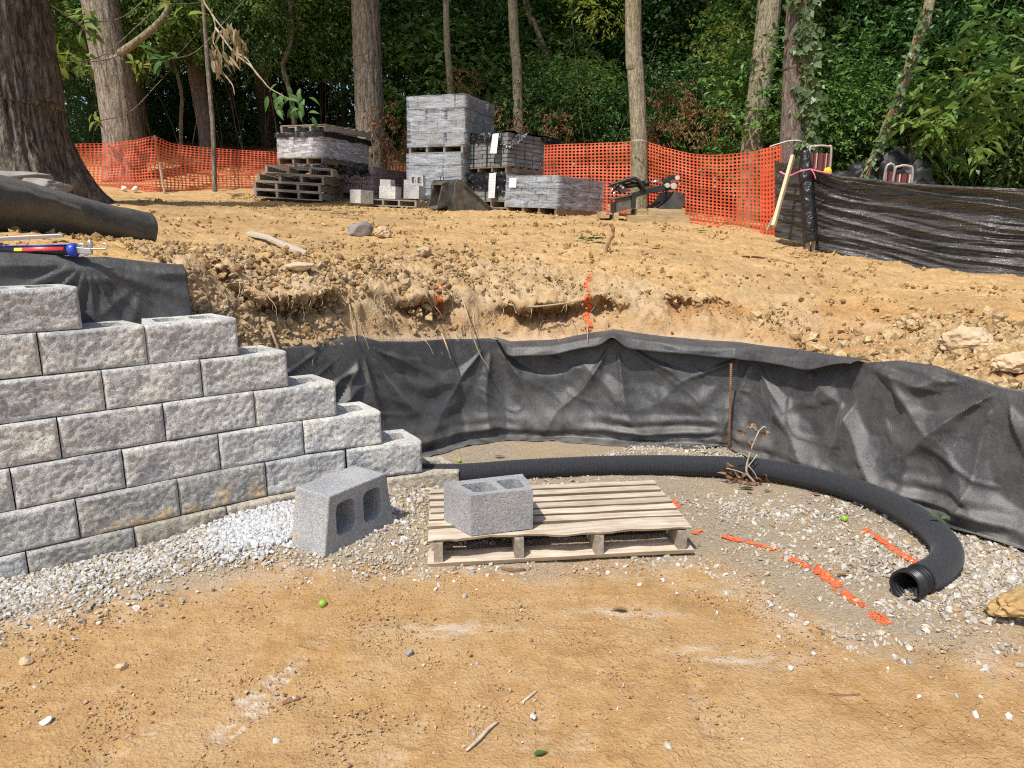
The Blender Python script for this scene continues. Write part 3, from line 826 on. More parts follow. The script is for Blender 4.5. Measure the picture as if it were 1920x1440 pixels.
# block on the pallet
PT = .008 + PH
A2, B2 = onz(884, 1006, PT), onz(999, 992, PT)
d2 = (B2 - A2).normalized(); n2_ = Vector((-d2.y, d2.x, 0))
mb = MB()
Cc = onz(833, 978, PT)
lx = (Cc - A2).dot(d2); ly = (Cc - A2).dot(n2_); Lf = (B2 - A2).length
outl = [(0, 0), (Lf, 0), (Lf + .015, ly + .015), (lx, ly)]
def lerp2(a, b, t): return (a[0] + (b[0] - a[0]) * t, a[1] + (b[1] - a[1]) * t)
def quad_hole(u0, u1, v0, v1):
    f = lambda u, v: lerp2(lerp2(outl[0], outl[1], u), lerp2(outl[3], outl[2], u), v)
    q = rrect(u0, u1, v0, v1, .07)
    return [f(*p) for p in q]
mb.prism(outl, .198, [quad_hole(.13, .50, .17, .76), quad_hole(.60, .90, .17, .76)])
t_b2 = mb.build('concrete_block', M_CAST, None, bevel=.006)
t_b2.matrix_world = Matrix.Translation(A2 + Vector((0, 0, .003))) @ Matrix((d2, n2_, Vector((0, 0, 1)))).transposed().to_4x4()
tag(t_b2, 'grey hollow concrete block standing upright on the left end of the low pallet', 'concrete block')

# ------------------------------------------------------------------ corrugated drain pipe in a black sock
PR = .062
pipe_px = [(700, 886), (860, 888), (980, 880), (1130, 873), (1280, 872), (1430, 879), (1560, 905), (1660, 940), (1735, 985), (1775, 1030), (1768, 1075), (1722, 1110)]
ctr = []
for i, (px, py) in enumerate(pipe_px):
    p = onz(px, py, PR + .004); ctr.append(p)
ctr[-2] = onz(1760, 1068, PR + .004); ctr[-1] = onz(1700, 1098, PR + .006)
pp = curve_pts(ctr, 780)
t_pipe = thing('drain_pipe', 'black corrugated drain pipe in a fabric sock curving over the gravel', 'drain pipe', (0, 0, 0))
sock_n = 753
mb = MB(); mb.tube(pp[:sock_n], [PR * (1 + .020 * math.sin(i * 1.75) + .014 * pn(i * .04, 3.0) + .13 * (i / sock_n) ** 3 - .02 * (i > sock_n - 14)) for i in range(sock_n)], 28, caps=False)
mb.tube([pp[sock_n - 1] , pp[sock_n - 1] + (pp[sock_n] - pp[sock_n - 1]) * .15], [PR * 1.1, PR * 1.0], 28, caps=False)
def sock_mat():
    t = NT('sock_fabric'); v = t.coords(obj=False, vary=False)
    n1 = t.noise(v, 90, 4, .7); n2 = t.noise(v, 420, 3, .6)
    col = t.ramp(n1, [(.3, (.012, .013, .016)), (.7, (.034, .036, .042))])
    col = t.mix(t.ramp(n2, [(.6, 0), (.72, .7)]), col, (.16, .16, .17))
    t.bump([(n1, .5, .004), (n2, .5, .0015)])
    t.b.inputs['Sheen Weight'].default_value = .15
    return t.fin(col, .85, .25)
M_SOCK = sock_mat()
mb.build('sock', M_SOCK, t_pipe, True)
M_HDPE = simple('black_plastic_pipe', (.012, .013, .015), (.025, .026, .03), 20, .38, .1, 60, spec=.5)
# bare ribbed end with its open mouth: outer and inner skins
end = pp[-1]; tdir = (pp[-1] - pp[-12]).normalized()
mb = MB(); path = []; rad = []
for k in range(40):
    path.append(end + tdir * (-.035 + k * .0011)); rad.append(PR * 1.13 * (.93 + .06 * (0.5 + .5 * math.sin(k * .62))))
mb.tube(path, rad, 32, caps=False)
ins = []; ri = []
for k in range(260):
    q = .42 * k / 259
    idx = len(pp) - 1 - q / ((pp[-1] - pp[-2]).length)
    i0 = max(0, min(len(pp) - 2, int(idx))); fr = idx - i0
    base = pp[i0].lerp(pp[i0 + 1], fr) if idx < len(pp) - 1 else pp[-1]
    ins.append(base + tdir * (.0079 if k == 0 else .0079 * max(0, 1 - k / 60))); ri.append(PR * 1.12 * (.83 + .065 * (.5 + .5 * math.sin(k * .55))))
mb.tube(ins, ri, 32, caps=False)
a, b = len(mb.v), 32
rim0 = [Vector(mb.v[39 * 32 + i]) for i in range(32)]; rim1 = [Vector(mb.v[40 * 32 + i]) for i in range(32)]
mb.tube([end + tdir * .0085, end + tdir * .012], [PR * 1.11, PR * 1.11], 32, caps=False)
mb.tube([end + tdir * .0121, end + tdir * .0119], [PR * 1.11, PR * .95], 32, caps=False)
mb.tube([end + tdir * .012, end + tdir * .004], [PR * .95, PR * .95], 32, caps=False)
mb.build('pipe_end', M_HDPE, t_pipe, True)

# ------------------------------------------------------------------ black geotextile sheets
def fabric_mat(name, dusty=.0):
    t = NT(name); v = t.coords(obj=False, vary=False, scale=(1, 1, .35)); v2 = t.coords(obj=False, vary=False)
    n1 = t.noise(v, 260, 3, .7); n2 = t.noise(v2, 7, 4, .6); n3 = t.noise(v, 90, 4, .6)
    col = t.ramp(n1, [(.35, (.014, .014, .016)), (.65, (.056, .055, .056))])
    col = t.mix(t.ramp(n2, [(.38, 0), (.72, .55)]), col, (.11, .105, .098))
    n5 = t.noise(v2, 26, 5, .7, .8)
    col = t.mix(t.ramp(n5, [(.5, 0), (.72, .4)]), col, (.13, .125, .115))
    sp = t.n('SeparateXYZ'); t.l(v2, sp.inputs[0])
    lowd = t.n('MapRange'); lowd.inputs[1].default_value = .22; lowd.inputs[2].default_value = 0; t.l(sp.outputs[2], lowd.inputs[0])
    dust = t.math('MULTIPLY', lowd.outputs[0], t.ramp(n2, [(.35, 0), (.65, .6)]))
    if dusty: col = t.mix(dust, col, (.22, .20, .17))
    t.bump([(n5, .22, .010), (n3, .45, .004), (n1, .6, .0025)])
    t.b.inputs['Sheen Weight'].default_value = .15
    return t.fin(col, .46, .6)
M_FAB = fabric_mat('geotextile', 1.0)
def crest(x): return 1 - 2 * np.abs(np.sin(x / 2)) ** .8
def pins_disp(S, Z, pins, seed):
    """folds radiating from where the sheet is pinned, S along, Z height"""
    out = np.zeros_like(S)
    for i, (ps, pz, n, amp, reach) in enumerate(pins):
        dx, dz = S - ps, Z - pz
        r = np.hypot(dx, dz); th = np.arctan2(dz, dx)
        wv = crest(n * th + seed + i * 1.7 + 1.4 * pn(r * 2.5, th * 1.5, i * 3.3))
        out += amp * wv * sstep(0.0, .22, r) * np.exp(-(r / reach) ** 1.6)
    return out
S0 = float(CUT_S[4]) + .22
S1 = float(CUT_S[-4]) + .35
nu, nv = 620, 84
su = np.linspace(S0, S1, nu)
cxp, cyp, cnx, cny, ch = cut_at(su)
def s_of(px, py):
    """arc length of the cut where the pixel column crosses it"""
    d = ray(px, py); x, y, _, _, h = cut_at(np.linspace(S0, S1, 3000))
    k = np.argmin(np.abs(x / y - d[0] / d[1])); return float(np.linspace(S0, S1, 3000)[k])
pin_px = [(690, 632), (925, 640), (1150, 626), (1400, 655), (1612, 678), (1868, 738)]
PS = [s_of(*p) for p in pin_px]
def top_h(px_pts):
    ss_, zz = [], []
    for px, py in px_pts:
        s = s_of(px, py); x, y, nx, ny, h = cut_at(np.array([s]))
        ss_.append(s); zz.append(float(atY(px, py, float(y[0]) + .10 * float(ny[0]))[2]))
    o = np.argsort(ss_); return np.array(ss_)[o], np.array(zz)[o]
tS, tZ = top_h([(545, 655), (600, 645), (690, 630), (725, 642), (800, 640), (925, 637), (960, 646), (1050, 640), (1150, 623), (1250, 637), (1330, 644), (1400, 652), (1500, 665), (1612, 682), (1660, 678), (1740, 690), (1800, 708), (1868, 728), (1920, 735)])
topz = np.interp(su, tS, tZ)
topz = topz + .012 * pn(su * 3, 1.0)
v_ = np.linspace(0, 1, nv)
SS = np.repeat(su[:, None], nv, 1)
# v: 0 .. .16 apron on the ground, .16 .. 1 up the cut
apron = (.055 + .03 * sstep(1.6, .9, cxp)) * sstep(2.6, 1.5, cxp) + .02 + .045 * (pn(su * 1.4, 5.0) + .3) + .03 * pn(su * 5, 2.0)
vv = np.clip((v_ - .16) / .84, 0, 1)[None, :] * np.ones((nu, 1))
aa = np.clip(1 - v_ / .16, 0, 1)[None, :] * np.ones((nu, 1))
apron = apron * (1 - .8 * np.exp(-((su - s_of(1369, 760)) / .16) ** 2))
ZZ = vv * topz[:, None]
DD = -.055 + .15 * vv ** 1.3 - aa * apron[:, None]
pins = [(PS[0], .82, 13, .026, .6), (PS[1], .72, 9, .030, .65), (PS[2], .76, 8, .036, .8), (PS[3], .68, 7, .032, .7), (PS[4], .74, 8, .030, .8), (PS[5], .74, 9, .042, .75)]
disp = pins_disp(SS, ZZ, pins, .7)
left_t = sstep(PS[0] + .05, PS[0] - .25, SS)
disp += left_t * .034 * crest((ZZ * 1.0 - (SS - PS[0]) * .55) * 46 + 1.5 * pn(SS * 3, ZZ * 3))
rt_ = sstep(PS[3] - .3, PS[4] + .3, SS)
dg = (SS * .82 + ZZ * .95)
disp += (.010 + .030 * rt_) * crest(dg * 13 + 2.6 * pn(SS * 1.6, ZZ * 1.9, 4.0)) * sstep(.0, .2, vv) * sstep(1, .72, vv)
disp += (.016 + .020 * rt_) * (np.abs(fbm(dg * 3.2, (SS - ZZ) * 1.3, 8.0, 3)) - .25) + .012 * fbm(SS * 2.0, ZZ * 2.6, 2.0, 3)
swag = np.zeros_like(SS)
for i in range(len(PS) - 1):
    a_, b_ = PS[i], PS[i + 1]; q_ = np.clip((SS - a_) / (b_ - a_), 0, 1); sag = 4 * q_ * (1 - q_)
    for k_, (dz_, am_) in enumerate(((.10, .020), (.24, .026), (.40, .022))):
        zc = topz[:, None] - .02 - dz_ * sag * (1 + .3 * math.sin(i * 2.3 + k_)); swag += am_ * sag * np.exp(-((ZZ - zc) / (.035 + .015 * k_)) ** 2) * (.6 + .8 * (pn(SS * 2.2, k_ * 3.0 + i) + .3))
disp += swag
disp += .05 * np.sin(vv * math.pi) * (pn(SS * 1.3, 4.0) * .6 - .2)
disp *= sstep(0, .05, vv) * (1 - .55 * sstep(.93, 1, vv))
DD = DD - np.maximum(disp, -.09 + 0 * disp) - .02 * np.sin(vv * math.pi)
s_reb = s_of(1369, 760)
near_reb = np.exp(-((SS - s_reb) / .16) ** 2)
ruck = sstep(0, .14, vv) * sstep(.34, .12, vv) * (1 - .9 * near_reb)
DD -= ruck * (.035 + .05 * np.maximum(0, pn(SS * 2.1, 8.0)) + .022 * np.sin(vv * 60 + 3 * pn(SS * 1.5, 2.0)) * sstep(-.2, .3, pn(SS * .9, 12.0)))
ZZ = ZZ - ruck * .02
ZZ = ZZ + aa * .004 + .008 + (1 - vv) * .018 * np.maximum(0, fbm(SS * 6, aa * 2, 1.0, 2)) 
crs = np.exp(-(pn(dg * 2.6 + .6 * pn(SS * 2, ZZ * 2), (SS - ZZ * .9) * .9, 15.0) / .05) ** 2)
DD -= .013 * crs * sstep(.05, .2, vv) * sstep(1, .8, vv) * (.5 + .7 * rt_)
fz = np.clip(ZZ / ch[:, None], 0, 1)
lim = np.where(ZZ < ch[:, None], .10 * (.5 - np.sin(np.arcsin(1 - 2 * fz) / 3)), .10 + (ZZ - ch[:, None]) * .9) - .016
DD = np.minimum(DD, lim)
PXf = cxp[:, None] + cnx[:, None] * DD; PYf = cyp[:, None] + cny[:, None] * DD
base_h = G(PXf.ravel(), PYf.ravel()).reshape(PXf.shape)
inn = cut_sd(PXf.ravel(), PYf.ravel())[0].reshape(PXf.shape) < -.01
ZZ = np.where(inn, np.maximum(ZZ, base_h * (base_h < .25) + .008), ZZ)
fab = fast_mesh('landscape_fabric', np.stack([PXf, PYf, ZZ], -1).reshape(-1, 3), grid_faces(nu, nv), M_FAB, True)
o_fab = link('landscape_fabric', fab)
m = o_fab.modifiers.new('thick', 'SOLIDIFY'); m.thickness = .003
tag(o_fab, 'wide wrinkled black fabric sheet hanging down the curved dirt cut behind the drain pipe', 'fabric sheet')
# folded-over flap along its top edge
sA, sB = PS[1] + .03, PS[4] - .02
nu2, nv2 = 300, 10
s2_ = np.linspace(sA, sB, nu2); x2, y2, nx2, ny2, _ = cut_at(s2_)
tz2 = np.interp(s2_, su, topz); fr = (s2_ - sA) / (sB - sA)
drop = (.075 + .03 * pn(s2_ * 1.8, 3.0)) * sstep(0, .03, fr) * sstep(1, .86, fr) * (1 - .75 * np.exp(-((s2_ - PS[2]) / .07) ** 2)) + .004
q = np.linspace(0, 1, nv2)[None, :]
dout = .095 - .095 * sstep(0, .35, q) - .045 * q - .02 * np.maximum(0, fbm(s2_[:, None] * 3, q * 1.2, 6.0, 2))
dout = dout - .03 * np.exp(-((s2_[:, None] - PS[2] - .05) / .1) ** 2) * q
# sit outside the sheet
sheet_d = np.interp(s2_, su, DD[:, int(nv * .90)])
dout = np.minimum(dout, (sheet_d[:, None] - .012) * sstep(.15, .5, q) + .10 * (1 - sstep(.15, .5, q)))
zf = tz2[:, None] + .012 * (1 - q) + .010 - drop[:, None] * q
VF = np.stack([x2[:, None] + nx2[:, None] * dout, y2[:, None] + ny2[:, None] * dout, zf], -1).reshape(-1, 3)
o = link('folded_edge', fast_mesh('folded_edge', VF, grid_faces(nu2, nv2), M_FAB, True), o_fab)
m = o.modifiers.new('thick', 'SOLIDIFY'); m.thickness = .003
# sheet behind the wall, up to the terrace edge
nu, nv = 260, 60
sa, sb = -1.6, 1.0
sw = np.linspace(sa, sb, nu)[:, None] * np.ones(nv); vv = np.ones(nu)[:, None] * np.linspace(0, 1, nv)
bx_ = W_P0[0] + sw * W_D[0] + .45 * W_N[0]; by_ = W_P0[1] + sw * W_D[1] + .45 * W_N[1]
tpx = [(0, 481), (60, 484), (165, 490), (200, 489), (250, 495), (330, 503)]
ts = []; tz = []
for px, py in tpx:
    best = min(np.linspace(sa, sb, 2000), key=lambda s: abs((W_P0[0] + s * W_D[0] + .45 * W_N[0]) / (W_P0[1] + s * W_D[1] + .45 * W_N[1]) - ray(px, py)[0] / ray(px, py)[1]))
    y = W_P0[1] + best * W_D[1] + .45 * W_N[1]; ts.append(best); tz.append(float(atY(px, py, y)[2]))
top = np.interp(sw, ts, tz)
zz = .55 + vv * (top - .55)
ps_ = float(np.interp(0, [0, 1], [ts[2], ts[3]]))
pz_ = tz[2]
dd = pins_disp(sw, zz, [(ps_, pz_ - .015, 17, .017, .4), (ts[4] + .03, pz_ - .12, 9, .013, .3), (ts[0] - .4, pz_, 9, .018, .5)], 2.2)
dd += .006 * fbm(sw * 4, zz * 4, 3.0, 3) + .018 * np.maximum(0, np.sin((sw + zz * .4) * 9 + 2)) * sstep(.1, .5, 1 - vv)
dd *= 1 - .5 * sstep(.92, 1, vv)
dd = dd + .035 + .05 * (1 - vv)
edge_roll = sstep(.96, 1.0, (sw - sa) / (sb - sa))
dd = dd + .01 * edge_roll
bx2 = bx_ - W_N[0] * (dd - .06 * sstep(.93, 1, vv)); by2 = by_ - W_N[1] * (dd - .06 * sstep(.93, 1, vv))
o = link('landscape_fabric', fast_mesh('landscape_fabric', np.stack([bx2, by2, zz + .02], -1).reshape(-1, 3), grid_faces(nu, nv), M_FAB, True))
m = o.modifiers.new('thick', 'SOLIDIFY'); m.thickness = .003
tag(o, 'black fabric sheet hanging behind the top courses of the block wall', 'fabric sheet')

# ------------------------------------------------------------------ rebar stake, spray marks
M_RUST = simple('rusty_steel', (.16, .075, .04), (.29, .17, .11), 30, .85, .5, 120)
base = onz(1367, 843); topp = atY(1371, 682, base.y + .0)
mb = MB(); mb.tube([base - Vector((0, 0, .05)), base.lerp(topp, .35), base.lerp(topp, .7), topp], [.0085] * 4, 10)
for k in range(46):
    p = base.lerp(topp, (k + .5) / 46); mb.tube([p, p + (topp - base).normalized() * .0035], [.0102, .0096], 8)
tag(mb.build('rebar_stake', M_RUST, None, True), 'thin rusty rebar stake standing against the black fabric', 'rebar stake')
def spray_mat():
    t = NT('orange_spray_paint'); v = t.coords(obj=False, vary=False)
    col = t.ramp(t.noise(v, 60, 4), [(.3, (.62, .10, .03)), (.7, (.85, .20, .08))])
    t.bump([(t.noise(v, 120, 3), .6, .004)])
    return t.fin(col, .8, .2)
M_SPRAY = spray_mat()
def spray(pa, pb, wid, label, keep=.72, seed=0, gr='orange dashes sprayed on the gravel bed', onfn=None):
    f = onfn or (lambda px, py: onz(px, py))
    a, b = f(*pa), f(*pb); L = (b - a).length
    n, m_ = max(8, int(L / .004)), max(8, int(wid / .004))
    d = (b - a).normalized(); nr = Vector((-d.y, d.x, 0))
    u = np.linspace(0, L, n)[:, None] * np.ones(m_); q = np.linspace(-wid / 2, wid / 2, m_)[None, :] * np.ones((n, 1))
    x = a.x + d.x * u + nr.x * q; y = a.y + d.y * u + nr.y * q
    z = G(x.ravel(), y.ravel()).reshape(x.shape) + .0055 + .002 * pn(x * 40, y * 40, 1.0)
    Fc = grid_faces(n, m_)
    cx, cy = x.ravel()[Fc].mean(1), y.ravel()[Fc].mean(1)
    uu, qq = u.ravel()[Fc].mean(1) / L, q.ravel()[Fc].mean(1) / wid * 2
    e = np.minimum(np.minimum(uu, 1 - uu) * 7, 1) * (1 - np.abs(qq) ** 2.5)
    k = (e * 1.1 + .6 * pn(cx * 45, cy * 45, seed) + 1.0 * pn(cx * 130, cy * 130, seed + 2)) > (1.22 - keep)
    if k.sum() < 4: k[:] = True
    o = link('paint_mark', fast_mesh('paint_mark', np.stack([x, y, z], -1).reshape(-1, 3), Fc[k], M_SPRAY))
    return tag(o, label, 'paint mark', gr)
for i, (pa_, pb_, wd_, lb, kp) in enumerate(MK): spray(pa_, pb_, wd_, lb, kp, i * 3.0)
# ------------------------------------------------------------------ helpers for things on the terrace
from mathutils.bvhtree import BVHTree
_sel = (np.abs(GX) < 12) & (GY > .8) & (GY < 22)
_ii = np.nonzero(np.abs(np.array(_xs)) < 12)[0]; _jj = np.nonzero((np.array(_ys) > .8) & (np.array(_ys) < 22))[0]
_sub = GV.reshape(len(_xs), len(_ys), 3)[_ii[0]:_ii[-1] + 1:1, _jj[0]:_jj[-1] + 1:1]
BV = BVHTree.FromPolygons(_sub.reshape(-1, 3).tolist(), grid_faces(_sub.shape[0], _sub.shape[1]).tolist())
def hit(px, py, lift=0.0):
    d = Vector(ray(px, py)).normalized()
    loc, nrm_, idx, dist = BV.ray_cast(Vector((0, 0, CAMH)), d)
    return (onT(px, py) if loc is None else loc - d * lift)
def frame(p, yaw, roll=3.0, pitch=0.0):
    return Matrix.Translation(p) @ Matrix.Rotation(RD(roll), 4, 'Y') @ Matrix.Rotation(RD(pitch), 4, 'X') @ Matrix.Rotation(RD(yaw), 4, 'Z')
def put(root, M): root.matrix_world = M; return root

def film_mat(name, tintc, alpha, rough=.26):
    """stretch film: mostly clear, with milky streaks and sharp glints"""
    t = NT(name); v = t.coords(scale=(1, 1, 5)); v2 = t.coords(scale=(9, 9, 1.2))
    n1 = t.noise(v, 3.5, 5, .6, 1.2); n2 = t.noise(v2, 3, 4, .6)
    t.bump([(n1, .6, .03), (n2, .35, .012)])
    t.fin(tintc, rough, .6)
    tr = t.n('BsdfTransparent'); mx = t.n('MixShader')
    a = t.ramp(n1, [(.40, alpha * .35), (.66, min(1, alpha * 2.2))])
    t.l(a, mx.inputs[0]); t.l(tr.outputs[0], mx.inputs[1]); t.l(t.b.outputs[0], mx.inputs[2]); t.l(mx.outputs[0], t.out.inputs['Surface'])
    return t.m
M_FILM = film_mat('stretch_film', (.60, .66, .74), .27)
M_FILMW = film_mat('milky_film', (.74, .73, .74), .42)
M_FILMD = film_mat('dull_film', (.42, .42, .46), .2, .3)
M_POLY = None
def poly_mat():
    t = NT('black_poly_sheet'); v = t.coords()
    t.bump([(t.noise(v, 5, 5, .6, 1.0), .9, .06), (t.noise(v, 22, 4, .6), .4, .012)])
    return t.fin((.012, .012, .014), .26, .6)
M_POLY = poly_mat()
M_PAVB = block_mat('wrapped_wall_block', (.22, .205, .20), (.29, .28, .275), (.35, .325, .30))
M_PAVD = block_mat('charcoal_paver', (.135, .13, .135), (.19, .185, .185), (.25, .24, .235))
M_PAVP = block_mat('pinkish_paver', (.34, .28, .26), (.42, .36, .34), (.47, .43, .41))
M_PAVR = block_mat('red_paver', (.20, .075, .065), (.27, .11, .09), (.33, .16, .13))
M_STRAP = simple('green_strap', (.010, .035, .026), (.018, .055, .04), 20, .4, 0, spec=.4)
M_PAPER = NT('printed_paper')
_v = M_PAPER.coords(vary=False, scale=(1, 1, 1)); _w = M_PAPER.n('TexWave', bands_direction='Z'); _w.inputs['Scale'].default_value = 14; _w.inputs['Distortion'].default_value = 0
M_PAPER.l(_v, _w.inputs['Vector'])
_nz = M_PAPER.noise(_v, 60, 2)
M_PAPER = M_PAPER.fin(M_PAPER.mix(M_PAPER.math('MULTIPLY', M_PAPER.ramp(_w.outputs['Fac'], [(.72, 0), (.8, .5)]), M_PAPER.ramp(_nz, [(.45, 0), (.55, 1)])), (.78, .79, .78), (.25, .25, .27)), .7, .3)

def brick_mesh(dx, dy, dz, mat, name, seed=0, rough=.004):
    rr = random.Random(seed); mb = MB()
    j = rough
    V = [(x * (dx / 2) + rr.uniform(-j, j), y * (dy / 2) + rr.uniform(-j, j), z * (dz / 2) + rr.uniform(-j * .4, j * .4)) for x in (-1, 1) for y in (-1, 1) for z in (-1, 1)]
    mb.add(V, [(0, 1, 3, 2), (4, 6, 7, 5), (0, 4, 5, 1), (2, 3, 7, 6), (0, 2, 6, 4), (1, 5, 7, 3)])
    return mb.mesh(name, mat)
def cube(root, nx, ny, nz, W, D, H, mat, part, z0=0.0, jit=.006, gap=.006, drop=None, stagger=True, bevel=0.0):
    """outer courses of a cube of blocks: corner at the origin, x in [-W,0], y in [0,D]"""
    dx, dy, dz = W / nx, D / ny, H / nz
    ms = [brick_mesh(dx - gap, dy - gap, dz - gap * .6, mat, part, 50 + i, jit * .6) for i in range(4)]
    mh = [brick_mesh(dx / 2 - gap, dy - gap, dz - gap * .6, mat, part, 60 + i, jit * .6) for i in range(2)]
    for k in range(nz):
        sh = stagger and k % 2
        for j in range(ny):
            xs_ = [(-W + dx * (i + .5), 0) for i in range(nx)] if not sh else [(-W + dx / 4, 1)] + [(-W + dx * (i + 1), 0) for i in range(nx - 1)] + [(-dx / 4, 1)]
            for q, (x, half) in enumerate(xs_):
                if not (k == nz - 1 or j in (0, ny - 1) or q in (0, len(xs_) - 1)): continue
                if drop and drop(x, dy * (j + .5), k): continue
                link(part, (mh if half else ms)[R.randrange(2 if half else 4)], root, (x + R.uniform(-jit, jit), dy * (j + .5) + R.uniform(-jit, jit), z0 + dz * (k + .5)), (0, 0, R.uniform(-.012, .012)))
def wrap(root, W, D, z0, z1, mat, name='stretch_film', off=.012, bulge=.012, top=True, seed=0):
    nu, nv = 72, 18
    V = []; P = 2 * (W + D)
    for i in range(nu + 1):
        s = i / nu * P
        if s < W: x, y, nx, ny = -W + s, 0, 0, -1
        elif s < W + D: x, y, nx, ny = 0, s - W, 1, 0
        elif s < 2 * W + D: x, y, nx, ny = -(s - W - D), D, 0, 1
        else: x, y, nx, ny = -W, D - (s - 2 * W - D), -1, 0
        cx = W / 2 + x; cyy = y - D / 2
        for j in range(nv + 1):
            z = z0 + (z1 - z0) * j / nv
            o_ = off + bulge * float(fbm(s * 5, z * 5, seed, 3)) * .8 + .004 * math.sin(z * 46 + 2 * float(pn(s * 2, z * 2, seed)))
            gx_, gy_ = (-W / 2 + (W / 2 + off) * np.sign(cx) * min(1, abs(cx) / (W / 2)), D / 2 + (D / 2 + off) * np.sign(cyy) * min(1, abs(cyy) / (D / 2)))
            V.append((float(gx_) + nx * o_, float(gy_) + ny * o_, z))
    Fc = [(i * (nv + 1) + j, (i + 1) * (nv + 1) + j, (i + 1) * (nv + 1) + j + 1, i * (nv + 1) + j + 1) for i in range(nu) for j in range(nv)]
    if top:
        n = 14; b = len(V)
        for i in range(n + 1):
            for j in range(n + 1):
                V.append((-W * i / n + (off if i == 0 else -off if i == n else 0), D * j / n + (-off if j == 0 else off if j == n else 0), z1 + .004 + .016 * abs(float(fbm(i * .5, j * .5, seed + 4, 2)))))
        Fc += [(b + i * (n + 1) + j, b + i * (n + 1) + j + 1, b + (i + 1) * (n + 1) + j + 1, b + (i + 1) * (n + 1) + j) for i in range(n) for j in range(n)]
    mb = MB(); mb.add(V, Fc)
    return mb.build(name, mat, root, True)
def sheet(root, name, mat, corners, nu=26, nv=14, amp=.03, seed=0, freq=5):
    """crumpled sheet over a bilinear patch of four 3D corners, displaced along its normal"""
    a, b, c, d = [np.array(p, float) for p in corners]
    u = np.linspace(0, 1, nu)[:, None, None]; v = np.linspace(0, 1, nv)[None, :, None]
    Pt = a * (1 - u) * (1 - v) + b * u * (1 - v) + c * u * v + d * (1 - u) * v
    n = np.cross(b - a, d - a); n = n / np.linalg.norm(n)
    uu, vv = u[..., 0] * np.ones((nu, nv)), v[..., 0] * np.ones((nu, nv))
    L, Wd = np.linalg.norm(b - a), np.linalg.norm(d - a)
    h = amp * (np.abs(fbm(uu * L * freq, vv * Wd * freq, seed, 4)) + .4 * fbm(uu * L * freq * 2, vv * Wd * freq * 2, seed + 3, 2))
    e = .25 * amp * pn(uu * 9, vv * 9, seed + 8)
    Pt = Pt + n * h[..., None] + (d - a) / max(Wd, 1e-6) * (e * 2)[..., None] * (np.abs(vv - .5) > .4)[..., None]
    o = link(name, fast_mesh(name, Pt.reshape(-1, 3), grid_faces(nu, nv), mat, True), root)
    return o
def box_cover(root, name, mat, W, D, z, hang, amp=.03, seed=0, over=.02):
    """plastic laid over the top of a stack and hanging down its sides"""
    n = 44
    g = np.linspace(-1.0, 1.0, n)
    U, Vv = np.meshgrid(g, g, indexing='ij')
    ex = 1 + hang / (W / 2); ey = 1 + hang / (D / 2)
    X = U * ex; Y = Vv * ey
    ox = np.maximum(np.abs(X) - 1, 0) * W / 2; oy = np.maximum(np.abs(Y) - 1, 0) * D / 2
    cr = fbm(U * 4, Vv * 4, seed, 4)
    dropz = np.maximum(ox, oy) * (1 + .35 * pn(U * 3, Vv * 3, seed + 2))
    x = np.clip(X, -1, 1) * W / 2 + np.sign(X) * (ox > 0) * (over + amp * np.abs(cr)); y = np.clip(Y, -1, 1) * D / 2 + np.sign(Y) * (oy > 0) * (over + amp * np.abs(cr))
    zz = z + .012 + amp * np.abs(cr) * (dropz <= 0) - dropz
    return link(name, fast_mesh(name, np.stack([x - W / 2, y + D / 2, zz], -1).reshape(-1, 3), grid_faces(n, n), mat, True), root)

# ------------------------------------------------------------------ left group: empty pallets, paver pallet on a red paver stack
pE = atY(603, 377, 11.75); 
PHs = .128
labs = ['empty grey pallet, lowest of the pile beside the orange fence', 'empty grey pallet, second from the ground in the pile', 'empty grey pallet, third from the ground in the pile', 'empty grey pallet on top of the pile, shifted to one side']
for i in range(4):
    dxx = (0.0, -.02, .03, .17)[i]; yw = (-1, 0, 1, -3)[i]
    r_ = make_pallet(labs[i], 1.07, 1.2, 7, 3, 4, M_PALG, 'empty pallets piled by the fence', .125, seed=70 + i)
    Mf = frame(pE, -yw, 3.2)
    put(r_, Mf @ Matrix.Translation((-1.07 + dxx, .02 * i, PHs * i)))
pR = atY(648, 374, 12.9)
t = thing('paver_stack', 'low stack of red pavers in clear film behind the empty pallets', 'paver stack')
put(t, frame(pR, -22, 3)); pR_r = make_pallet('pallet under the low stack of red pavers', 1.02, 1.22, 7, 3, 4, M_PALG, 'pallets under the paver stacks', seed=80); put(pR_r, frame(pR, -22, 3) @ Matrix.Translation((-1.02 + .55, 0, 0)))
put(t, frame(pR, -22, 3) @ Matrix.Translation((.55, 0, .126)))
cube(t, 4, 5, 6, 1.0, 1.2, .44, M_PAVR, 'paver')
wrap(t, 1.0, 1.2, .0, .45, M_FILMD, seed=3)
pA = atY(606, 309, 12.35)
MA = frame(pA, -27, 2.2)
r_ = make_pallet('pallet carrying the pinkish wrapped pavers, above the red ones', 1.0, 1.2, 7, 3, 4, M_PAL, 'pallets under the paver stacks', seed=84); put(r_, MA @ Matrix.Translation((-1.0, 0, 0)))
t = thing('paver_stack', 'stack of pinkish grey pavers in milky film under a black sheet, between two pallets', 'paver stack')
put(t, MA @ Matrix.Translation((0, 0, .128)))
cube(t, 4, 5, 5, .98, 1.18, .37, M_PAVP, 'paver')
wrap(t, .98, 1.18, -.02, .375, M_FILMW, seed=5)
o = box_cover(t, 'plastic_cover', M_POLY, 1.02, 1.22, .39, .085, .03, 4)
o.location = (.02, -.02, 0)
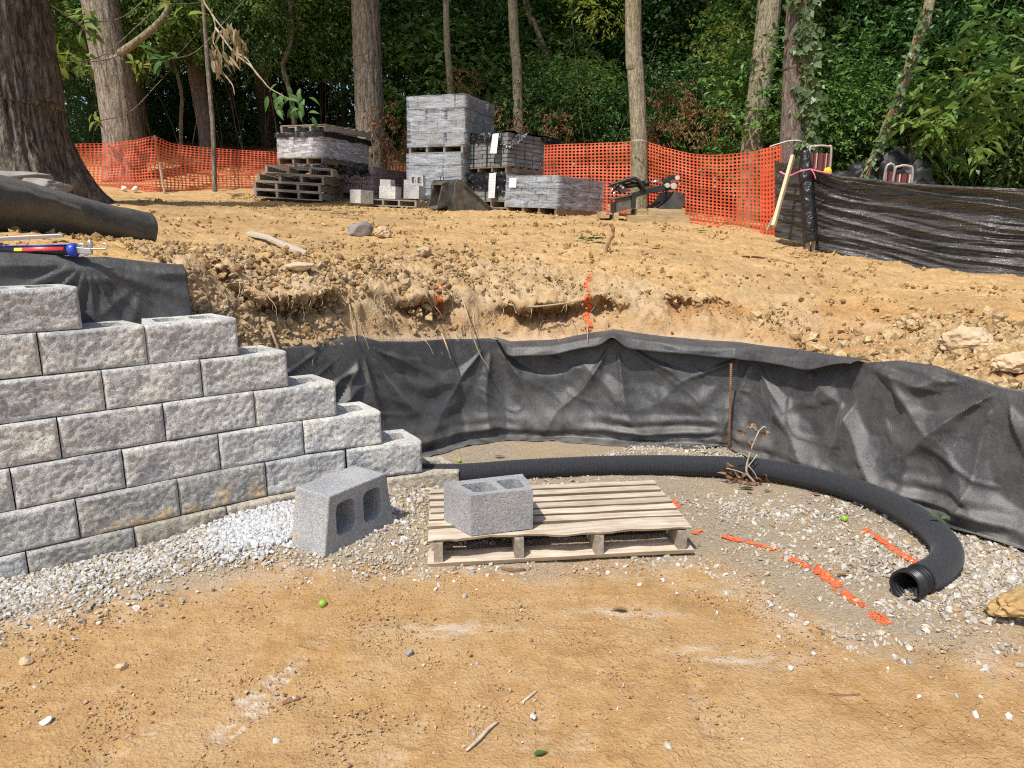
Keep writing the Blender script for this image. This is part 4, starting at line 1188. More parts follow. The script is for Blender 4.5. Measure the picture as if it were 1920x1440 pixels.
for (x0, y0, ax) in ((-.72, -.02, 0), (-.28, -.02, 0), (.02, .25, 1), (.02, .98, 1)):
    zt, zb = (.34, .12) if not ax else (.31, .16)
    wv = .13
    cs = [(x0, y0 - .02, zt), (x0 + wv, y0 - .02, zt), (x0 + wv * .7, y0 - .035, zb), (x0 + wv * .3, y0 - .035, zb)] if not ax else [(x0 + .02, y0, zt), (x0 + .02, y0 + wv, zt), (x0 + .035, y0 + wv * .7, zb), (x0 + .035, y0 + wv * .3, zb)]
    sheet(t, 'torn_film', M_FILMW, cs, 8, 8, .02, x0, 6)
r_ = make_pallet('bare pallet lying on top of the black sheet over the pinkish pavers', 1.0, 1.2, 7, 3, 4, M_PALG, None, seed=88); put(r_, MA @ Matrix.Translation((-.98, .06, .525)) @ Matrix.Rotation(RD(1.5), 4, 'X'))
# loose black plastic squeezed between the stacks
mb = sheet(None, 'plastic_sheet', M_POLY, [atY(618, 327, 12.2), atY(692, 330, 12.6), atY(690, 311, 12.7), atY(626, 310, 12.25)], 40, 16, .16, 2, 4)
tag(mb, 'crumpled black plastic stuffed under the pallet of pinkish pavers', 'plastic sheet')
mb = sheet(None, 'plastic_sheet', M_POLY, [atY(545, 322, 12.5), atY(618, 325, 12.2), atY(618, 310, 12.3), atY(548, 309, 12.6)], 30, 10, .06, 6, 4)
tag(mb, 'flat fold of black plastic between the empty pallets and the pallet above', 'plastic sheet')

# ------------------------------------------------------------------ middle: two film-wrapped cubes of wall block
pB = atY(866, 390, 12.0); MBm = frame(pB, -20, 1.0)
r_ = make_pallet('pallet under the lower cube of film-wrapped wall blocks', 1.0, 1.2, 7, 3, 4, M_PALG, 'pallets under the paver stacks', seed=90); put(r_, MBm @ Matrix.Translation((-1.0, 0, 0)))
t = thing('block_stack', 'lower of two film-wrapped cubes of grey wall blocks', 'block stack'); put(t, MBm @ Matrix.Translation((.0, 0, .126)))
cube(t, 3, 4, 4, .98, 1.16, .73, M_PAVB, 'wall_block', jit=.014, stagger=False, gap=.016)
wrap(t, .98, 1.16, -.03, .738, M_FILM, seed=7)
MB2 = MBm @ Matrix.Translation((.03, .02, .866)) @ Matrix.Rotation(RD(-2), 4, 'Z')
r_ = make_pallet('pallet carrying the upper cube of film-wrapped wall blocks', 1.0, 1.2, 7, 3, 4, M_PALG, 'pallets under the paver stacks', seed=93); put(r_, MB2 @ Matrix.Translation((-1.02, 0, 0)))
t = thing('block_stack', 'upper and tallest of two film-wrapped cubes of grey wall blocks', 'block stack'); put(t, MB2 @ Matrix.Translation((.0, 0, .126)))
cube(t, 3, 4, 4, 1.02, 1.16, .75, M_PAVB, 'wall_block', jit=.022, stagger=True, gap=.016)
wrap(t, 1.02, 1.16, -.03, .765, M_FILM, seed=9, bulge=.03)

# ------------------------------------------------------------------ banded charcoal pavers, two high
pC = atY(949, 391, 11.55); MC = frame(pC, -45, 2.0)
def straps(root, W, D, z0, z1, xs_=(.2, .5, .8), face=True):
    for f in xs_:
        mb = MB(); x = -W * f
        mb.box((x, -.012, (z0 + z1) / 2), (.022, .004, z1 - z0)); mb.box((x, D / 2, z1 + .004), (.022, D + .03, .004)); mb.box((x, D + .012, (z0 + z1) / 2), (.022, .004, z1 - z0))
        mb.build('strap', M_STRAP, root)
r_ = make_pallet('pallet under the lower banded stack of charcoal pavers', 1.0, 1.2, 7, 3, 4, M_PALG, 'pallets under the paver stacks', seed=95); put(r_, MC @ Matrix.Translation((-1.0, 0, 0)))
t = thing('paver_stack', 'lower stack of charcoal pavers draped in black plastic with a white tag', 'paver stack'); put(t, MC @ Matrix.Translation((0, 0, .126)))
cube(t, 5, 6, 6, .95, 1.15, .41, M_PAVD, 'paver')
straps(t, .95, 1.15, 0, .42)
sheet(t, 'plastic_cover', M_POLY, [(-.98, -.02, .20), (-.22, -.02, .15), (-.20, -.03, .43), (-.98, -.03, .43)], 34, 18, .05, 8, 5)
sheet(t, 'plastic_cover', M_POLY, [(-.26, -.02, .10), (-.02, -.02, .12), (.0, -.03, .43), (-.24, -.03, .43)], 18, 18, .06, 9, 6)
o = sheet(t, 'paper_tag', M_PAPER, [(-.34, -.075, .03), (-.19, -.075, .03), (-.16, -.085, .41), (-.32, -.085, .41)], 6, 10, .006, 3, 3)
MC2 = MC @ Matrix.Translation((-.03, .0, .53)) @ Matrix.Diagonal((1, 1, .9, 1))
r_ = make_pallet('pallet carrying the upper banded stack of charcoal pavers', 1.0, 1.2, 7, 3, 4, M_PAL, 'pallets under the paver stacks', seed=97); put(r_, MC2 @ Matrix.Translation((-.98, 0, 0)))
t = thing('paver_stack', 'upper stack of charcoal pavers banded with green straps, black plastic over its top', 'paver stack'); put(t, MC2 @ Matrix.Translation((.02, 0, .128)))
cube(t, 5, 6, 8, .97, 1.17, .555, M_PAVD, 'paver', gap=.015)
straps(t, .97, 1.17, 0, .56, (.14, .47, .80))
sheet(t, 'plastic_cover', M_POLY, [(-1.0, -.03, .47), (-.26, -.03, .43), (-.26, -.0, .575), (-1.0, .0, .575)], 40, 14, .05, 12, 5)
sheet(t, 'plastic_cover', M_POLY, [(-.2, -.03, .37), (.10, .02, .27), (.13, .34, .57), (-.22, -.02, .585)], 26, 18, .06, 13, 5)
sheet(t, 'plastic_cover', M_POLY, [(.02, .72, .50), (.03, 1.22, .30), (.0, 1.22, .57), (-.02, .75, .585)], 26, 16, .05, 14, 5)
sheet(t, 'plastic_cover', M_POLY, [(-1.0, .0, .57), (.02, .0, .57), (.02, 1.2, .575), (-1.0, 1.2, .575)], 30, 30, .035, 15, 4)
sheet(t, 'paper_tag', M_PAPER, [(-.30, -.09, .21), (-.15, -.09, .20), (-.12, -.08, .53), (-.26, -.08, .53)], 6, 10, .006, 5, 3)
# front: low film-wrapped stack
pD = atY(1043, 405, 10.75); MD = frame(pD, -43, 3.2)
r_ = make_pallet('pallet under the low wrapped stack in front of the charcoal pavers', 1.02, 1.22, 7, 3, 4, M_PAL, 'pallets under the paver stacks', seed=99); put(r_, MD @ Matrix.Translation((-1.02, 0, 0)))
t = thing('paver_stack', 'low stack of dark pavers tightly wrapped in dull film with a small white label', 'paver stack'); put(t, MD @ Matrix.Translation((0, 0, .126)))
cube(t, 7, 7, 5, 1.02, 1.22, .44, M_PAVD, 'paver', gap=.014)
wrap(t, 1.02, 1.22, -.02, .45, M_FILM, seed=11, bulge=.015)
sheet(t, 'paper_label', M_PAPER, [(-.95, -.035, .27), (-.80, -.035, .27), (-.80, -.035, .41), (-.95, -.035, .41)], 4, 4, .002, 7, 3)
# a further wrapped pallet running off behind it to the right
MD2 = frame(atY(1128, 412, 11.2), -43, 3.2)

# ------------------------------------------------------------------ loose concrete blocks on a low pallet
r_ = make_pallet('low grey pallet holding four loose concrete blocks', 1.0, .8, 6, 3, 4, M_PALG, None, .11, seed=101); put(r_, frame(atY(776, 389, 11.5), -28, 3) @ Matrix.Translation((-.95, 0, 0)))
lb = MB(); lb.prism([(-.27, 0), (0, 0), (-.02, .22), (-.25, .22)], .2, [rrect(-.235, -.15, .05, .17, .02), rrect(-.12, -.035, .05, .17, .02)])
lbm = lb.mesh('concrete_block', M_BLOCK)
def lblock(px, py, Y, yaw, label, sc=(1, 1, 1), side=False):
    o = link('concrete_block', lbm)
    Mx = frame(atY(px, py, Y), yaw, 3)
    if side: Mx = Mx @ Matrix.Translation((0, .0, 0)) @ Matrix.Rotation(RD(90), 4, 'X')
    o.matrix_world = Mx @ Matrix.Diagonal((*sc, 1))
    return tag(o, label, 'concrete block', 'loose concrete blocks on the terrace')
lblock(676, 381, 11.45, -40, 'loose grey block on the bare earth at the end of the empty pallets', (.98, 1.2, 1.02))
lblock(741, 373, 11.75, -22, 'loose block on the low pallet with a smaller block on it', (1.1, 1.0, .96))
lblock(732, 351, 11.8, -22, 'small loose block sitting on top of another on the low pallet', (.72, .7, .58))
lblock(785, 373, 11.75, -25, 'loose block on the low pallet just beside the bucket', (.75, 1.0, .98))
lblock(778, 373, 12.15, -22, 'tall loose block at the back of the low pallet', (.8, .9, 1.5))
lblock(798, 350, 12.0, -10, 'loose block on its side over the low pallet, two holes facing out', (.85, .8, .62), True)

# ------------------------------------------------------------------ digger bucket
M_STEEL = simple('worn_black_steel', (.035, .034, .033), (.105, .10, .09), 7, .55, .35, 40, .004, spec=.4, metal=.25)
M_STEELD = simple('dirty_steel', (.05, .047, .042), (.17, .15, .115), 9, .7, .4, 60, .004, metal=.1)
pK = atY(852, 396, 10.95)
t = thing('digger_bucket', 'wide dark steel digger bucket resting on the earth, coupler box facing out', 'bucket'); put(t, frame(pK, -6, 3))
prof = [(0, 0), (.60, -.01), (.62, .03), (.08, .44), (.0, .44), (-.03, .38), (-.04, .12)]
def prof_plate(y0, y1, pr, name, mat, th=None):
    mb = MB(); mb.prism(pr, y1 - y0, M=Matrix.Translation((0, y1, 0)) @ Matrix.Rotation(RD(90), 4, 'X'))
    return mb.build(name, mat, t, bevel=.004)
BW = .60
Mloc = Matrix.Rotation(RD(0), 4, 'Z')
# local x: mouth direction (runs off to the right), local y: bucket width running away to the left
def side_plate(yy):
    mb = MB(); mb.prism([(0, 0), (.72, -.02), (.74, .02), (.10, .46), (.02, .46), (-.02, .38), (-.03, .12)], .02, M=Matrix((( .72, -.69, 0, 0), (.69, .72, 0, 0), (0, 0, 1, 0), (0, 0, 0, 1))) @ Matrix.Translation((0, yy, 0)) @ Matrix.Rotation(RD(90), 4, 'X'))
    return mb.build('side_plate', M_STEELD, t, bevel=.004)
mbp = MB()
back = [(-.03, .12), (-.02, .38), (.02, .46), (.10, .46), (.06, .44), (0, .37), (.0, .13), (.04, .03), (.72, .0), (.74, -.02), (0, 0)]
MX = Matrix(((.72, -.69, 0, 0), (.69, .72, 0, 0), (0, 0, 1, 0), (0, 0, 0, 1)))
side_plate(.0); side_plate(.66)
mbp.prism(back, .64, M=MX @ Matrix.Translation((0, .65, 0)) @ Matrix.Rotation(RD(90), 4, 'X'))
mbp.build('shell', M_STEEL, t, bevel=.004)
mc = MB()
for yy in (.16, .42): mc.prism([(0, .06), (-.17, .04), (-.17, .08), (-.10, .36), (0, .40)], .03, M=MX @ Matrix.Translation((-.02, yy + .03, 0)) @ Matrix.Rotation(RD(90), 4, 'X'))
mc.add([MX @ Vector(p) for p in [(-.02, .16, .40), (-.13, .16, .37), (-.13, .45, .37), (-.02, .45, .40), (-.02, .16, .43), (-.12, .16, .40), (-.12, .45, .40), (-.02, .45, .43)]], [(0, 1, 2, 3), (4, 7, 6, 5), (0, 4, 5, 1), (1, 5, 6, 2), (2, 6, 7, 3), (3, 7, 4, 0)])
mc.add([MX @ Vector(p) for p in [(-.03, .16, .06), (-.21, .16, .02), (-.21, .45, .02), (-.03, .45, .06), (-.03, .16, .09), (-.20, .16, .05), (-.20, .45, .05), (-.03, .45, .09)]], [(0, 1, 2, 3), (4, 7, 6, 5), (0, 4, 5, 1), (1, 5, 6, 2), (2, 6, 7, 3), (3, 7, 4, 0)])
mc.build('coupler', M_STEELD, t, bevel=.003)
ml = MB(); ml.box(MX @ Vector((.42, -.022, .215)), (.62, .02, .03), (0, RD(30), math.atan2(.69, .72))); ml.build('rib', M_STEEL, t)
mh = MB(); mh.tube([MX @ Vector(p) for p in [(.03, .38, .45), (.03, .38, .51), (.03, .42, .53), (.03, .46, .51), (.03, .46, .45)]], .007, 8); mh.build('lifting_eye', M_STEELD, t, True)

# ------------------------------------------------------------------ backhoe attachment on timbers
Yb = 10.25; SCB = Yb / FPX / 1.0
def bp(zx, zy, dy=0.0):
    """point of the attachment from its side view, dy metres behind the front plane"""
    return atY(1120 + zx / 9.6, 300 + zy / 9.6, Yb) + Vector((0, dy, 0))
def bplate(pts, y0, y1, name, mat, bevel=.004, parent=None):
    P0 = [bp(*p) for p in pts]
    mb = MB(); mb.prism([(p.x - base_b.x, p.z - base_b.z) for p in P0], y1 - y0, M=Matrix.Translation((0, y1, 0)) @ Matrix.Rotation(RD(90), 4, 'X'))
    return mb.build(name, mat, parent or t, bevel=bevel)
base_b = bp(640, 890)
t = thing('digger_attachment', 'black hydraulic digger arm with a small bucket resting on timbers', 'digger arm', base_b)
def bl_(zx, zy, dy=0.0): return bp(zx, zy, dy) - base_b
M_BLK = simple('black_paint', (.012, .012, .013), (.03, .03, .03), 14, .42, .2, 60, spec=.5)
M_CHR = simple('chrome_rod', (.55, .55, .56), (.68, .68, .68), 10, .18, 0, metal=1.0, spec=.6)
M_PIN = simple('dusty_pin', (.42, .38, .30), (.60, .56, .47), 30, .7, .3, 80)
M_RED = simple('red_grip', (.55, .04, .03), (.70, .08, .06), 20, .45, 0)
bplate([(245, 700), (330, 690), (330, 945), (265, 955), (245, 930)], .0, .05, 'frame_box', M_BLK)
bplate([(330, 690), (615, 640), (615, 870), (330, 945)], .02, .34, 'frame_box', M_STEELD)
bplate([(245, 690), (620, 600), (640, 640), (330, 700), (250, 720)], -.01, .36, 'frame_box', M_STEELD)
bplate([(615, 590), (690, 570), (690, 860), (640, 885), (615, 870)], -.02, .03, 'frame_box', M_BLK)
bplate([(380, 480), (470, 440), (580, 555), (440, 610)], .04, .09, 'bracket', M_STEEL); bplate([(380, 480), (470, 440), (580, 555), (440, 610)], .2, .25, 'bracket', M_STEEL)
bplate([(640, 600), (860, 510), (1230, 430), (1265, 545), (900, 610), (760, 650), (690, 700), (650, 690)], .08, .20, 'arm', M_BLK, .008)
mb = MB(); mb.tube([bl_(420, 478, .13), bl_(955, 398, .13)], [.036, .036], 14); mb.tube([bl_(880, 408, .13), bl_(960, 397, .13)], [.042, .042], 14); mb.build('cylinder', M_BLK, t, True, bevel=0)
mb = MB(); mb.tube([bl_(950, 399, .13), bl_(1265, 345, .13)], .016, 12); mb.build('rod', M_CHR, t, True)
bplate([(1230, 345), (1290, 285), (1370, 258), (1440, 275), (1490, 315), (1480, 350), (1420, 340), (1350, 350), (1330, 400), (1450, 420), (1430, 520), (1290, 545), (1240, 480)], .06, .09, 'linkage', M_BLK); bplate([(1230, 345), (1290, 285), (1370, 258), (1440, 275), (1490, 315), (1480, 350), (1420, 340), (1350, 350), (1330, 400), (1450, 420), (1430, 520), (1290, 545), (1240, 480)], .19, .22, 'linkage', M_BLK)
for zx, zy, r_, ln in ((1455, 318, .032, .20), (1275, 455, .034, .2), (1385, 465, .044, .22), (432, 462, .02, .2), (468, 495, .017, .2)):
    mb = MB(); mb.tube([bl_(zx, zy, .03), bl_(zx, zy, .03 + ln)], r_, 14); mb.build('pin', M_PIN, t, bevel=.004)
# small bucket
bp_out = [(1390, 540), (1560, 650), (1550, 760), (1500, 880), (900, 880), (930, 860), (1180, 760)]
bplate([(1390, 540), (1460, 590), (1560, 640), (1555, 760), (1500, 885), (1060, 885), (1200, 790), (1310, 680)], -.06, -.045, 'bucket', M_STEEL, .003)
bplate([(1390, 540), (1460, 590), (1560, 640), (1555, 760), (1500, 885), (1060, 885), (1200, 790), (1310, 680)], .30, .315, 'bucket', M_STEEL, .003)
bplate([(1540, 630), (1562, 640), (1557, 765), (1503, 888), (900, 888), (940, 872), (1490, 865), (1535, 750)], -.044, .299, 'bucket', M_STEEL, .003)
bplate([(1195, 570), (1380, 545), (1310, 680), (1190, 790), (1050, 875), (905, 880), (1060, 770), (1160, 660)], .31, .33, 'bucket', M_BLK, .003)
mb = MB()
for k, (q, rr_) in enumerate((([(225, 455), (400, 400), (560, 345), (680, 330), (790, 420), (860, 510)], .024), ([(340, 480), (480, 400), (640, 330), (760, 380), (830, 480), (880, 560)], .02), ([(300, 560), (380, 470), (560, 370), (700, 400), (820, 520)], .018))):
    mb = MB(); mb.tube(curve_pts([bl_(*p, .02 + .06 * k) for p in q], 26), rr_, 9); mb.build('hose', M_BLK, t, True)
for q, m_ in (([(300, 470), (255, 560), (222, 615)], M_CHR), ([(308, 560), (302, 640), (296, 700)], M_CHR)):
    mb = MB(); mb.tube([bl_(*p, .02) for p in q], .011, 8); mb.build('lever', m_, t, True)
mb = MB(); mb.tube([bl_(296, 690, .02), bl_(296, 705, .02), bl_(296, 750, .02), bl_(296, 770, .02)], [.012, .026, .028, .018], 12); mb.build('grip', M_RED, t, True)
# timbers under it
M_LUM2 = wood_mat('old_timber', (.27, .19, .09), (.41, .31, .17), (.50, .40, .25))
def timber(label, a, b, d0, h, mat=M_LUM2, dy=.0, gr='timbers under the digger arm', name='timber'):
    pa_, pb_ = bp(*a, dy), bp(*b, dy)
    d = pb_ - pa_; L = d.length
    mb = MB(); mb.box((L / 2, d0 / 2, h / 2), (L, d0, h), jit=.003)
    o = mb.build(name, mat, bevel=.004)
    o.matrix_world = Matrix.Translation(pa_ + Vector((0, 0, .018))) @ d.to_track_quat('X', 'Z').to_matrix().to_4x4()
    return tag(o, label, name, gr)
timber('green-tinged upper timber right under the small digger bucket', (905, 1022), (1560, 1022), .10, .095, M_LUM2, -.06)
timber('short upper timber end under the middle of the digger arm', (690, 1030), (900, 1030), .4, .10, M_LUM2, .03)
timber('longest lower timber beneath the digger bucket', (525, 1172), (1625, 1172), .14, .115, M_LUM2, -.10)
timber('broad lower timber end beside the hollow in the pallet frame', (295, 1120), (375, 1120), .5, .11, M_LUM2, -.05)
timber('low timber end touching the wrapped stack', (90, 1075), (180, 1075), .6, .095, M_LUM2, .12)
timber('dark board bridging the gaps behind the lower timbers', (180, 1000), (700, 1040), .35, .03, M_PALG, .10)
# ------------------------------------------------------------------ orange safety fence
M_ORG = NT('orange_plastic_net'); _v = M_ORG.coords(obj=False, vary=False)
M_ORG.bump([(M_ORG.noise(_v, 40, 3), .3, .004)])
_c = M_ORG.ramp(M_ORG.noise(_v, 2.2, 3), [(.3, (.82, .13, .055)), (.7, (.92, .20, .10))])
M_ORG.fin(_c, .45, .4)
_tl = M_ORG.n('BsdfTranslucent'); M_ORG.l(_c, _tl.inputs['Color'])
_mx = M_ORG.n('MixShader'); _mx.inputs[0].default_value = .35
M_ORG.l(M_ORG.b.outputs[0], _mx.inputs[1]); M_ORG.l(_tl.outputs[0], _mx.inputs[2]); M_ORG.l(_mx.outputs[0], M_ORG.out.inputs['Surface'])
M_ORG = M_ORG.m
def net(root, nodes, cw, rows, hole, seed, name='netting', wav=.03, round_=True):
    """nodes: (px, py_top, py_bottom, Y). A lattice with a real opening in every cell"""
    T_ = [atY(n[0], n[1], n[3]) for n in nodes]; B_ = [atY(n[0], n[2], n[3]) for n in nodes]
    tt = curve_pts(T_, 200); bb = curve_pts(B_, 200)
    acc = np.concatenate([[0], np.cumsum([(tt[i + 1] - tt[i]).length for i in range(199)])])
    nc = int(acc[-1] / cw)
    TT = np.array([p[:] for p in tt]); BB = np.array([p[:] for p in bb])
    def S(c, r):
        s = np.clip(c / nc, 0, 1) * acc[-1]
        a = np.stack([np.interp(s, acc, TT[:, k]) for k in range(3)], -1); b = np.stack([np.interp(s, acc, BB[:, k]) for k in range(3)], -1)
        f = (r / rows)[..., None]
        p = a * (1 - f) + b * f
        bow = wav * np.sin(f[..., 0] * math.pi) * (pn(s * .9, f[..., 0] * 1.4, seed) - .2) + .012 * pn(s * 3, f[..., 0] * 5, seed + 3)
        p[..., 1] += bow * 2.2; p[..., 0] += bow * .6
        p[..., 2] += .02 * pn(s * 1.5, f[..., 0] * 3, seed + 5) * np.sin(f[..., 0] * math.pi)
        return p
    c, r = np.meshgrid(np.arange(nc), np.arange(rows), indexing='ij'); c = c.ravel().astype(float); r = r.ravel().astype(float)
    n8 = 8; V = []; 
    for k in range(n8):
        a = math.pi / 4 * k + math.pi / 8 * 0
        # outer ring point on the cell border, inner on the opening
        ca, sa = math.cos(a), math.sin(a); m_ = max(abs(ca), abs(sa))
        V.append(S(c + .5 + .5 * ca / m_, r + .5 + .5 * sa / m_))
    for k in range(n8):
        a = math.pi / 4 * k
        hx_ = hole[0] * math.cos(a); hy_ = hole[1] * math.sin(a)
        V.append(S(c + .5 + hx_, r + .5 + hy_))
    V = np.stack(V, 1); n = len(c)
    base = (np.arange(n) * 16)[:, None]
    Fc = np.concatenate([base + np.array([[k, (k + 1) % 8, 8 + (k + 1) % 8, 8 + k]]) for k in range(8)], 0)
    o = link(name, fast_mesh(name, V.reshape(-1, 3), Fc, M_ORG), root)
    return o, S, nc
fl = thing('safety_fence', 'orange mesh safety fence strung from behind the big tree to the wrapped stacks', 'safety fence')
FN = [(60, 275, 362, 13.0), (130, 270, 360, 13.2), (200, 268, 361, 13.4), (255, 262, 362, 13.3), (290, 256, 362, 13.2), (330, 270, 362, 13.5), (420, 279, 363, 13.9), (530, 286, 362, 14.2), (620, 293, 358, 14.6), (700, 300, 354, 15.0), (780, 309, 352, 15.3), (860, 318, 352, 15.2)]
net(fl, FN, .068, 19, (.405, .37), 2.0)
M_WOOD = simple('grey_stake', (.30, .25, .19), (.45, .39, .31), 8, .85, .4, 60, stretch=(8, 8, 1))
M_STK = simple('new_stake', (.50, .37, .22), (.66, .53, .36), 8, .8, .3, 60, stretch=(8, 8, 1))
mb = MB(); a, b = atY(311, 366, 13.15), atY(290, 254, 13.3); mb.tube([a - Vector((0, 0, .2)), b], .022, 6); mb.build('stake', M_WOOD, fl)
# gathered lower edge
fr = thing('safety_fence', 'orange mesh safety fence sagging between the slim tree and the ivy tree', 'safety fence')
FR = [(1020, 272, 398, 12.0), (1060, 270, 398, 11.8), (1120, 268, 400, 11.6), (1195, 265, 404, 11.35), (1214, 266, 406, 11.3), (1250, 277, 410, 11.0), (1300, 288, 416, 10.7), (1350, 290, 424, 10.4), (1400, 285, 433, 10.1), (1440, 279, 440, 9.8), (1466, 272, 443, 9.5)]
net(fr, FR, .062, 22, (.37, .345), 5.0, wav=.035)
# second, gathered layer along the foot and at the right end
FR2 = [(1285, 412, 424, 10.45), (1340, 420, 435, 10.2), (1400, 428, 444, 9.9), (1440, 434, 448, 9.65)]
net(fr, FR2, .06, 5, (.34, .28), 9.0, 'gathered_hem', .05)
FR3 = [(1425, 280, 440, 9.72), (1445, 276, 442, 9.58), (1463, 272, 430, 9.45)]
net(fr, FR3, .05, 20, (.32, .33), 12.0, 'doubled_end', .06)
M_ROPE = simple('pale_rope', (.60, .58, .52), (.75, .73, .68), 30, .8, .3, 200)
mb = MB(); mb.tube([atY(1183, 266, 11.1), atY(1192, 263, 11.02), atY(1203, 263, 11.0), atY(1214, 266, 11.1)], .008, 6); mb.build('rope', M_ROPE, fr, True)
mb = MB(); mb.tube(curve_pts([atY(1443, 275, 9.6), atY(1465, 268, 9.55), atY(1482, 264, 9.6), atY(1500, 264, 9.62), atY(1510, 272, 9.7)], 14), .008, 6); mb.build('rope', M_ROPE, fr, True)

# ------------------------------------------------------------------ black silt fence
def silt_mat():
    t = NT('silt_fence_film'); v = t.coords(obj=False, vary=False, scale=(.5, .5, 9)); v2 = t.coords(obj=False, vary=False)
    n1 = t.noise(v, 3.0, 5, .65, .6); n2 = t.noise(v, 9, 4, .6)
    vs = t.coords(obj=False, vary=False, scale=(1.6, 1.6, .5))
    spk = t.noise(vs, 38, 3, .6)
    colm = t.noise(t.coords(obj=False, vary=False, scale=(2.2, 2.2, .05)), 1.6, 2)
    col = t.ramp(n2, [(.3, (.020, .020, .021)), (.58, (.08, .078, .075)), (.76, (.19, .18, .15))])  # pale streaks put the sun's silvery glints on the film into its colour
    f = t.math('MULTIPLY', t.ramp(spk, [(.65, 0), (.69, .8)]), t.ramp(colm, [(.53, 0), (.58, 1)]))
    col = t.mix(f, col, (.55, .55, .53))
    t.bump([(n1, .9, .05), (n2, .55, .02)])
    return t.fin(col, .30, .7)
M_SILT = silt_mat()
sf = thing('silt_fence', 'black plastic silt fence with horizontal creases along the right side of the yard', 'silt fence')
def film_strip(nodes, name, parent, n=(260, 110), seed=0, amp=.021):
    T_ = [atY(q[0], q[1], q[3]) for q in nodes]; B_ = [atY(q[0], q[2], q[3]) for q in nodes]
    tt = np.array([p[:] for p in curve_pts(T_, n[0])]); bb = np.array([p[:] for p in curve_pts(B_, n[0])])
    f = np.linspace(0, 1, n[1])[None, :, None]
    P = tt[:, None] * (1 - f) + bb[:, None] * f
    L = np.concatenate([[0], np.cumsum(np.linalg.norm(np.diff(tt, axis=0), axis=1))])
    s = L[:, None] * np.ones(n[1]); z = f[0, :, 0][None] * np.ones((n[0], 1))
    fan = z * 5.5 - s * .55 + .35 * pn(s * .8, z * 2, seed)
    d = amp * .9 * (1 - 2 * np.abs(np.sin(fan * 3.1 + 1.6 * pn(s * .7, z * 3, seed + 1))) ** .7) + amp * .6 * (1 - 2 * np.abs(np.sin(fan * 7.7 + 2.2 * pn(s * .9, z * 4, seed + 7))) ** .7) * sstep(-.2, .4, pn(s * .6, z * 2, seed + 8)) + amp * 1.1 * (np.abs(fbm(s * .7, fan * 1.6, seed + 2, 3)) - .3) + amp * .7 * fbm(s * 1.2, z * 9, seed + 4, 3)
    d = d * sstep(0, .05, z) * (1 - .5 * sstep(.9, 1, z)) - .05 * np.sin(z * math.pi)
    P[..., 1] -= d; P[..., 0] -= d * .5
    o = link(name, fast_mesh(name, P.reshape(-1, 3), grid_faces(*n), M_SILT, True), parent)
    return o
SFN = [(1522, 318, 470, 8.25), (1560, 330, 478, 8.0), (1620, 338, 488, 7.75), (1700, 347, 500, 7.4), (1780, 352, 511, 7.05), (1850, 355, 514, 6.8), (1920, 358, 518, 6.6), (2080, 360, 522, 6.1), (2300, 362, 530, 5.5)]
film_strip(SFN, 'film', sf)
SFL = [(1452, 300, 444, 8.75), (1470, 306, 448, 8.6), (1490, 303, 452, 8.45), (1512, 305, 458, 8.3)]
film_strip(SFL, 'film', sf, (50, 60), 5, .022)
# rolled top hem
hem = [atY(q[0], q[1] - 1, q[3] - .03) for q in SFN]
mb = MB(); hp = curve_pts(hem, 120); mb.tube(hp, [.016 + .006 * float(pn(i * .3, 2.0)) for i in range(120)], 7); mb.build('hem', M_SILT, sf, True)
# wrapped post with two stake feet
mb = MB(); ppost = curve_pts([atY(1521, 452, 8.15), atY(1517, 400, 8.15), atY(1512, 340, 8.18), atY(1509, 283, 8.2)], 60)
mb.tube(ppost, [.078 + .005 * float(pn(i * .35, 4.0)) + .006 * float(pn(i * .12, 9.0)) - .035 * max(0, (i - 44) / 16) for i in range(60)], 18); mb.build('wrapped_post', M_POLY, sf, True)
for px in (1516, 1526):
    a = atY(px, 468, 8.17); b = atY(px - 1, 436, 8.17); mb = MB(); mb.box((a + b) / 2 - Vector((0, 0, .04)), (.034, .034, (b - a).length + .1), jit=.002); mb.build('stake', M_WOOD, sf)
def bar(pa, pb, w_, t_, name, mat, label, cat, jit=.002, grp=None, parent=None, bevel=.003):
    d = pb - pa; mb = MB(); mb.box((d.length / 2, 0, 0), (d.length, w_, t_), jit=jit)
    o = mb.build(name, mat, parent, bevel=bevel); o.matrix_world = Matrix.Translation(pa) @ d.to_track_quat('X', 'Z').to_matrix().to_4x4()
    return tag(o, label, cat, grp) if label else o
bar(atY(1450, 424, 8.05), atY(1487, 292, 8.3), .035, .05, 'wooden_stake', M_STK, 'pale new wooden stake leaning on the black plastic by the ivy tree', 'stake')
bar(atY(1438, 432, 8.7), atY(1452, 408, 8.6), .03, .04, 'wooden_stake', M_WOOD, 'short stake end poking out at the bottom right of the orange fence', 'stake')
M_PINK = simple('pink_ribbon', (.80, .12, .18), (.88, .25, .30), 20, .6, .2, 50)
rb = thing('marking_ribbon', 'pink ribbon tied round the wrapped black post', 'ribbon')
mb = MB(); mb.tube(curve_pts([atY(1462, 322, 8.4), atY(1480, 329, 8.25), atY(1500, 321, 8.08), atY(1520, 317, 8.06)], 16), .011, 6, squash=.5); mb.build('loop', M_PINK, rb, True)
mb = MB(); mb.tube(curve_pts([atY(1520, 317, 8.06), atY(1526, 325, 8.02), atY(1530, 336, 8.0)], 8), .014, 6, squash=.4); mb.tube(curve_pts([atY(1520, 317, 8.06), atY(1535, 321, 8.0), atY(1560, 325, 7.95)], 8), .009, 6, squash=.4); mb.build('tail', M_PINK, rb, True)

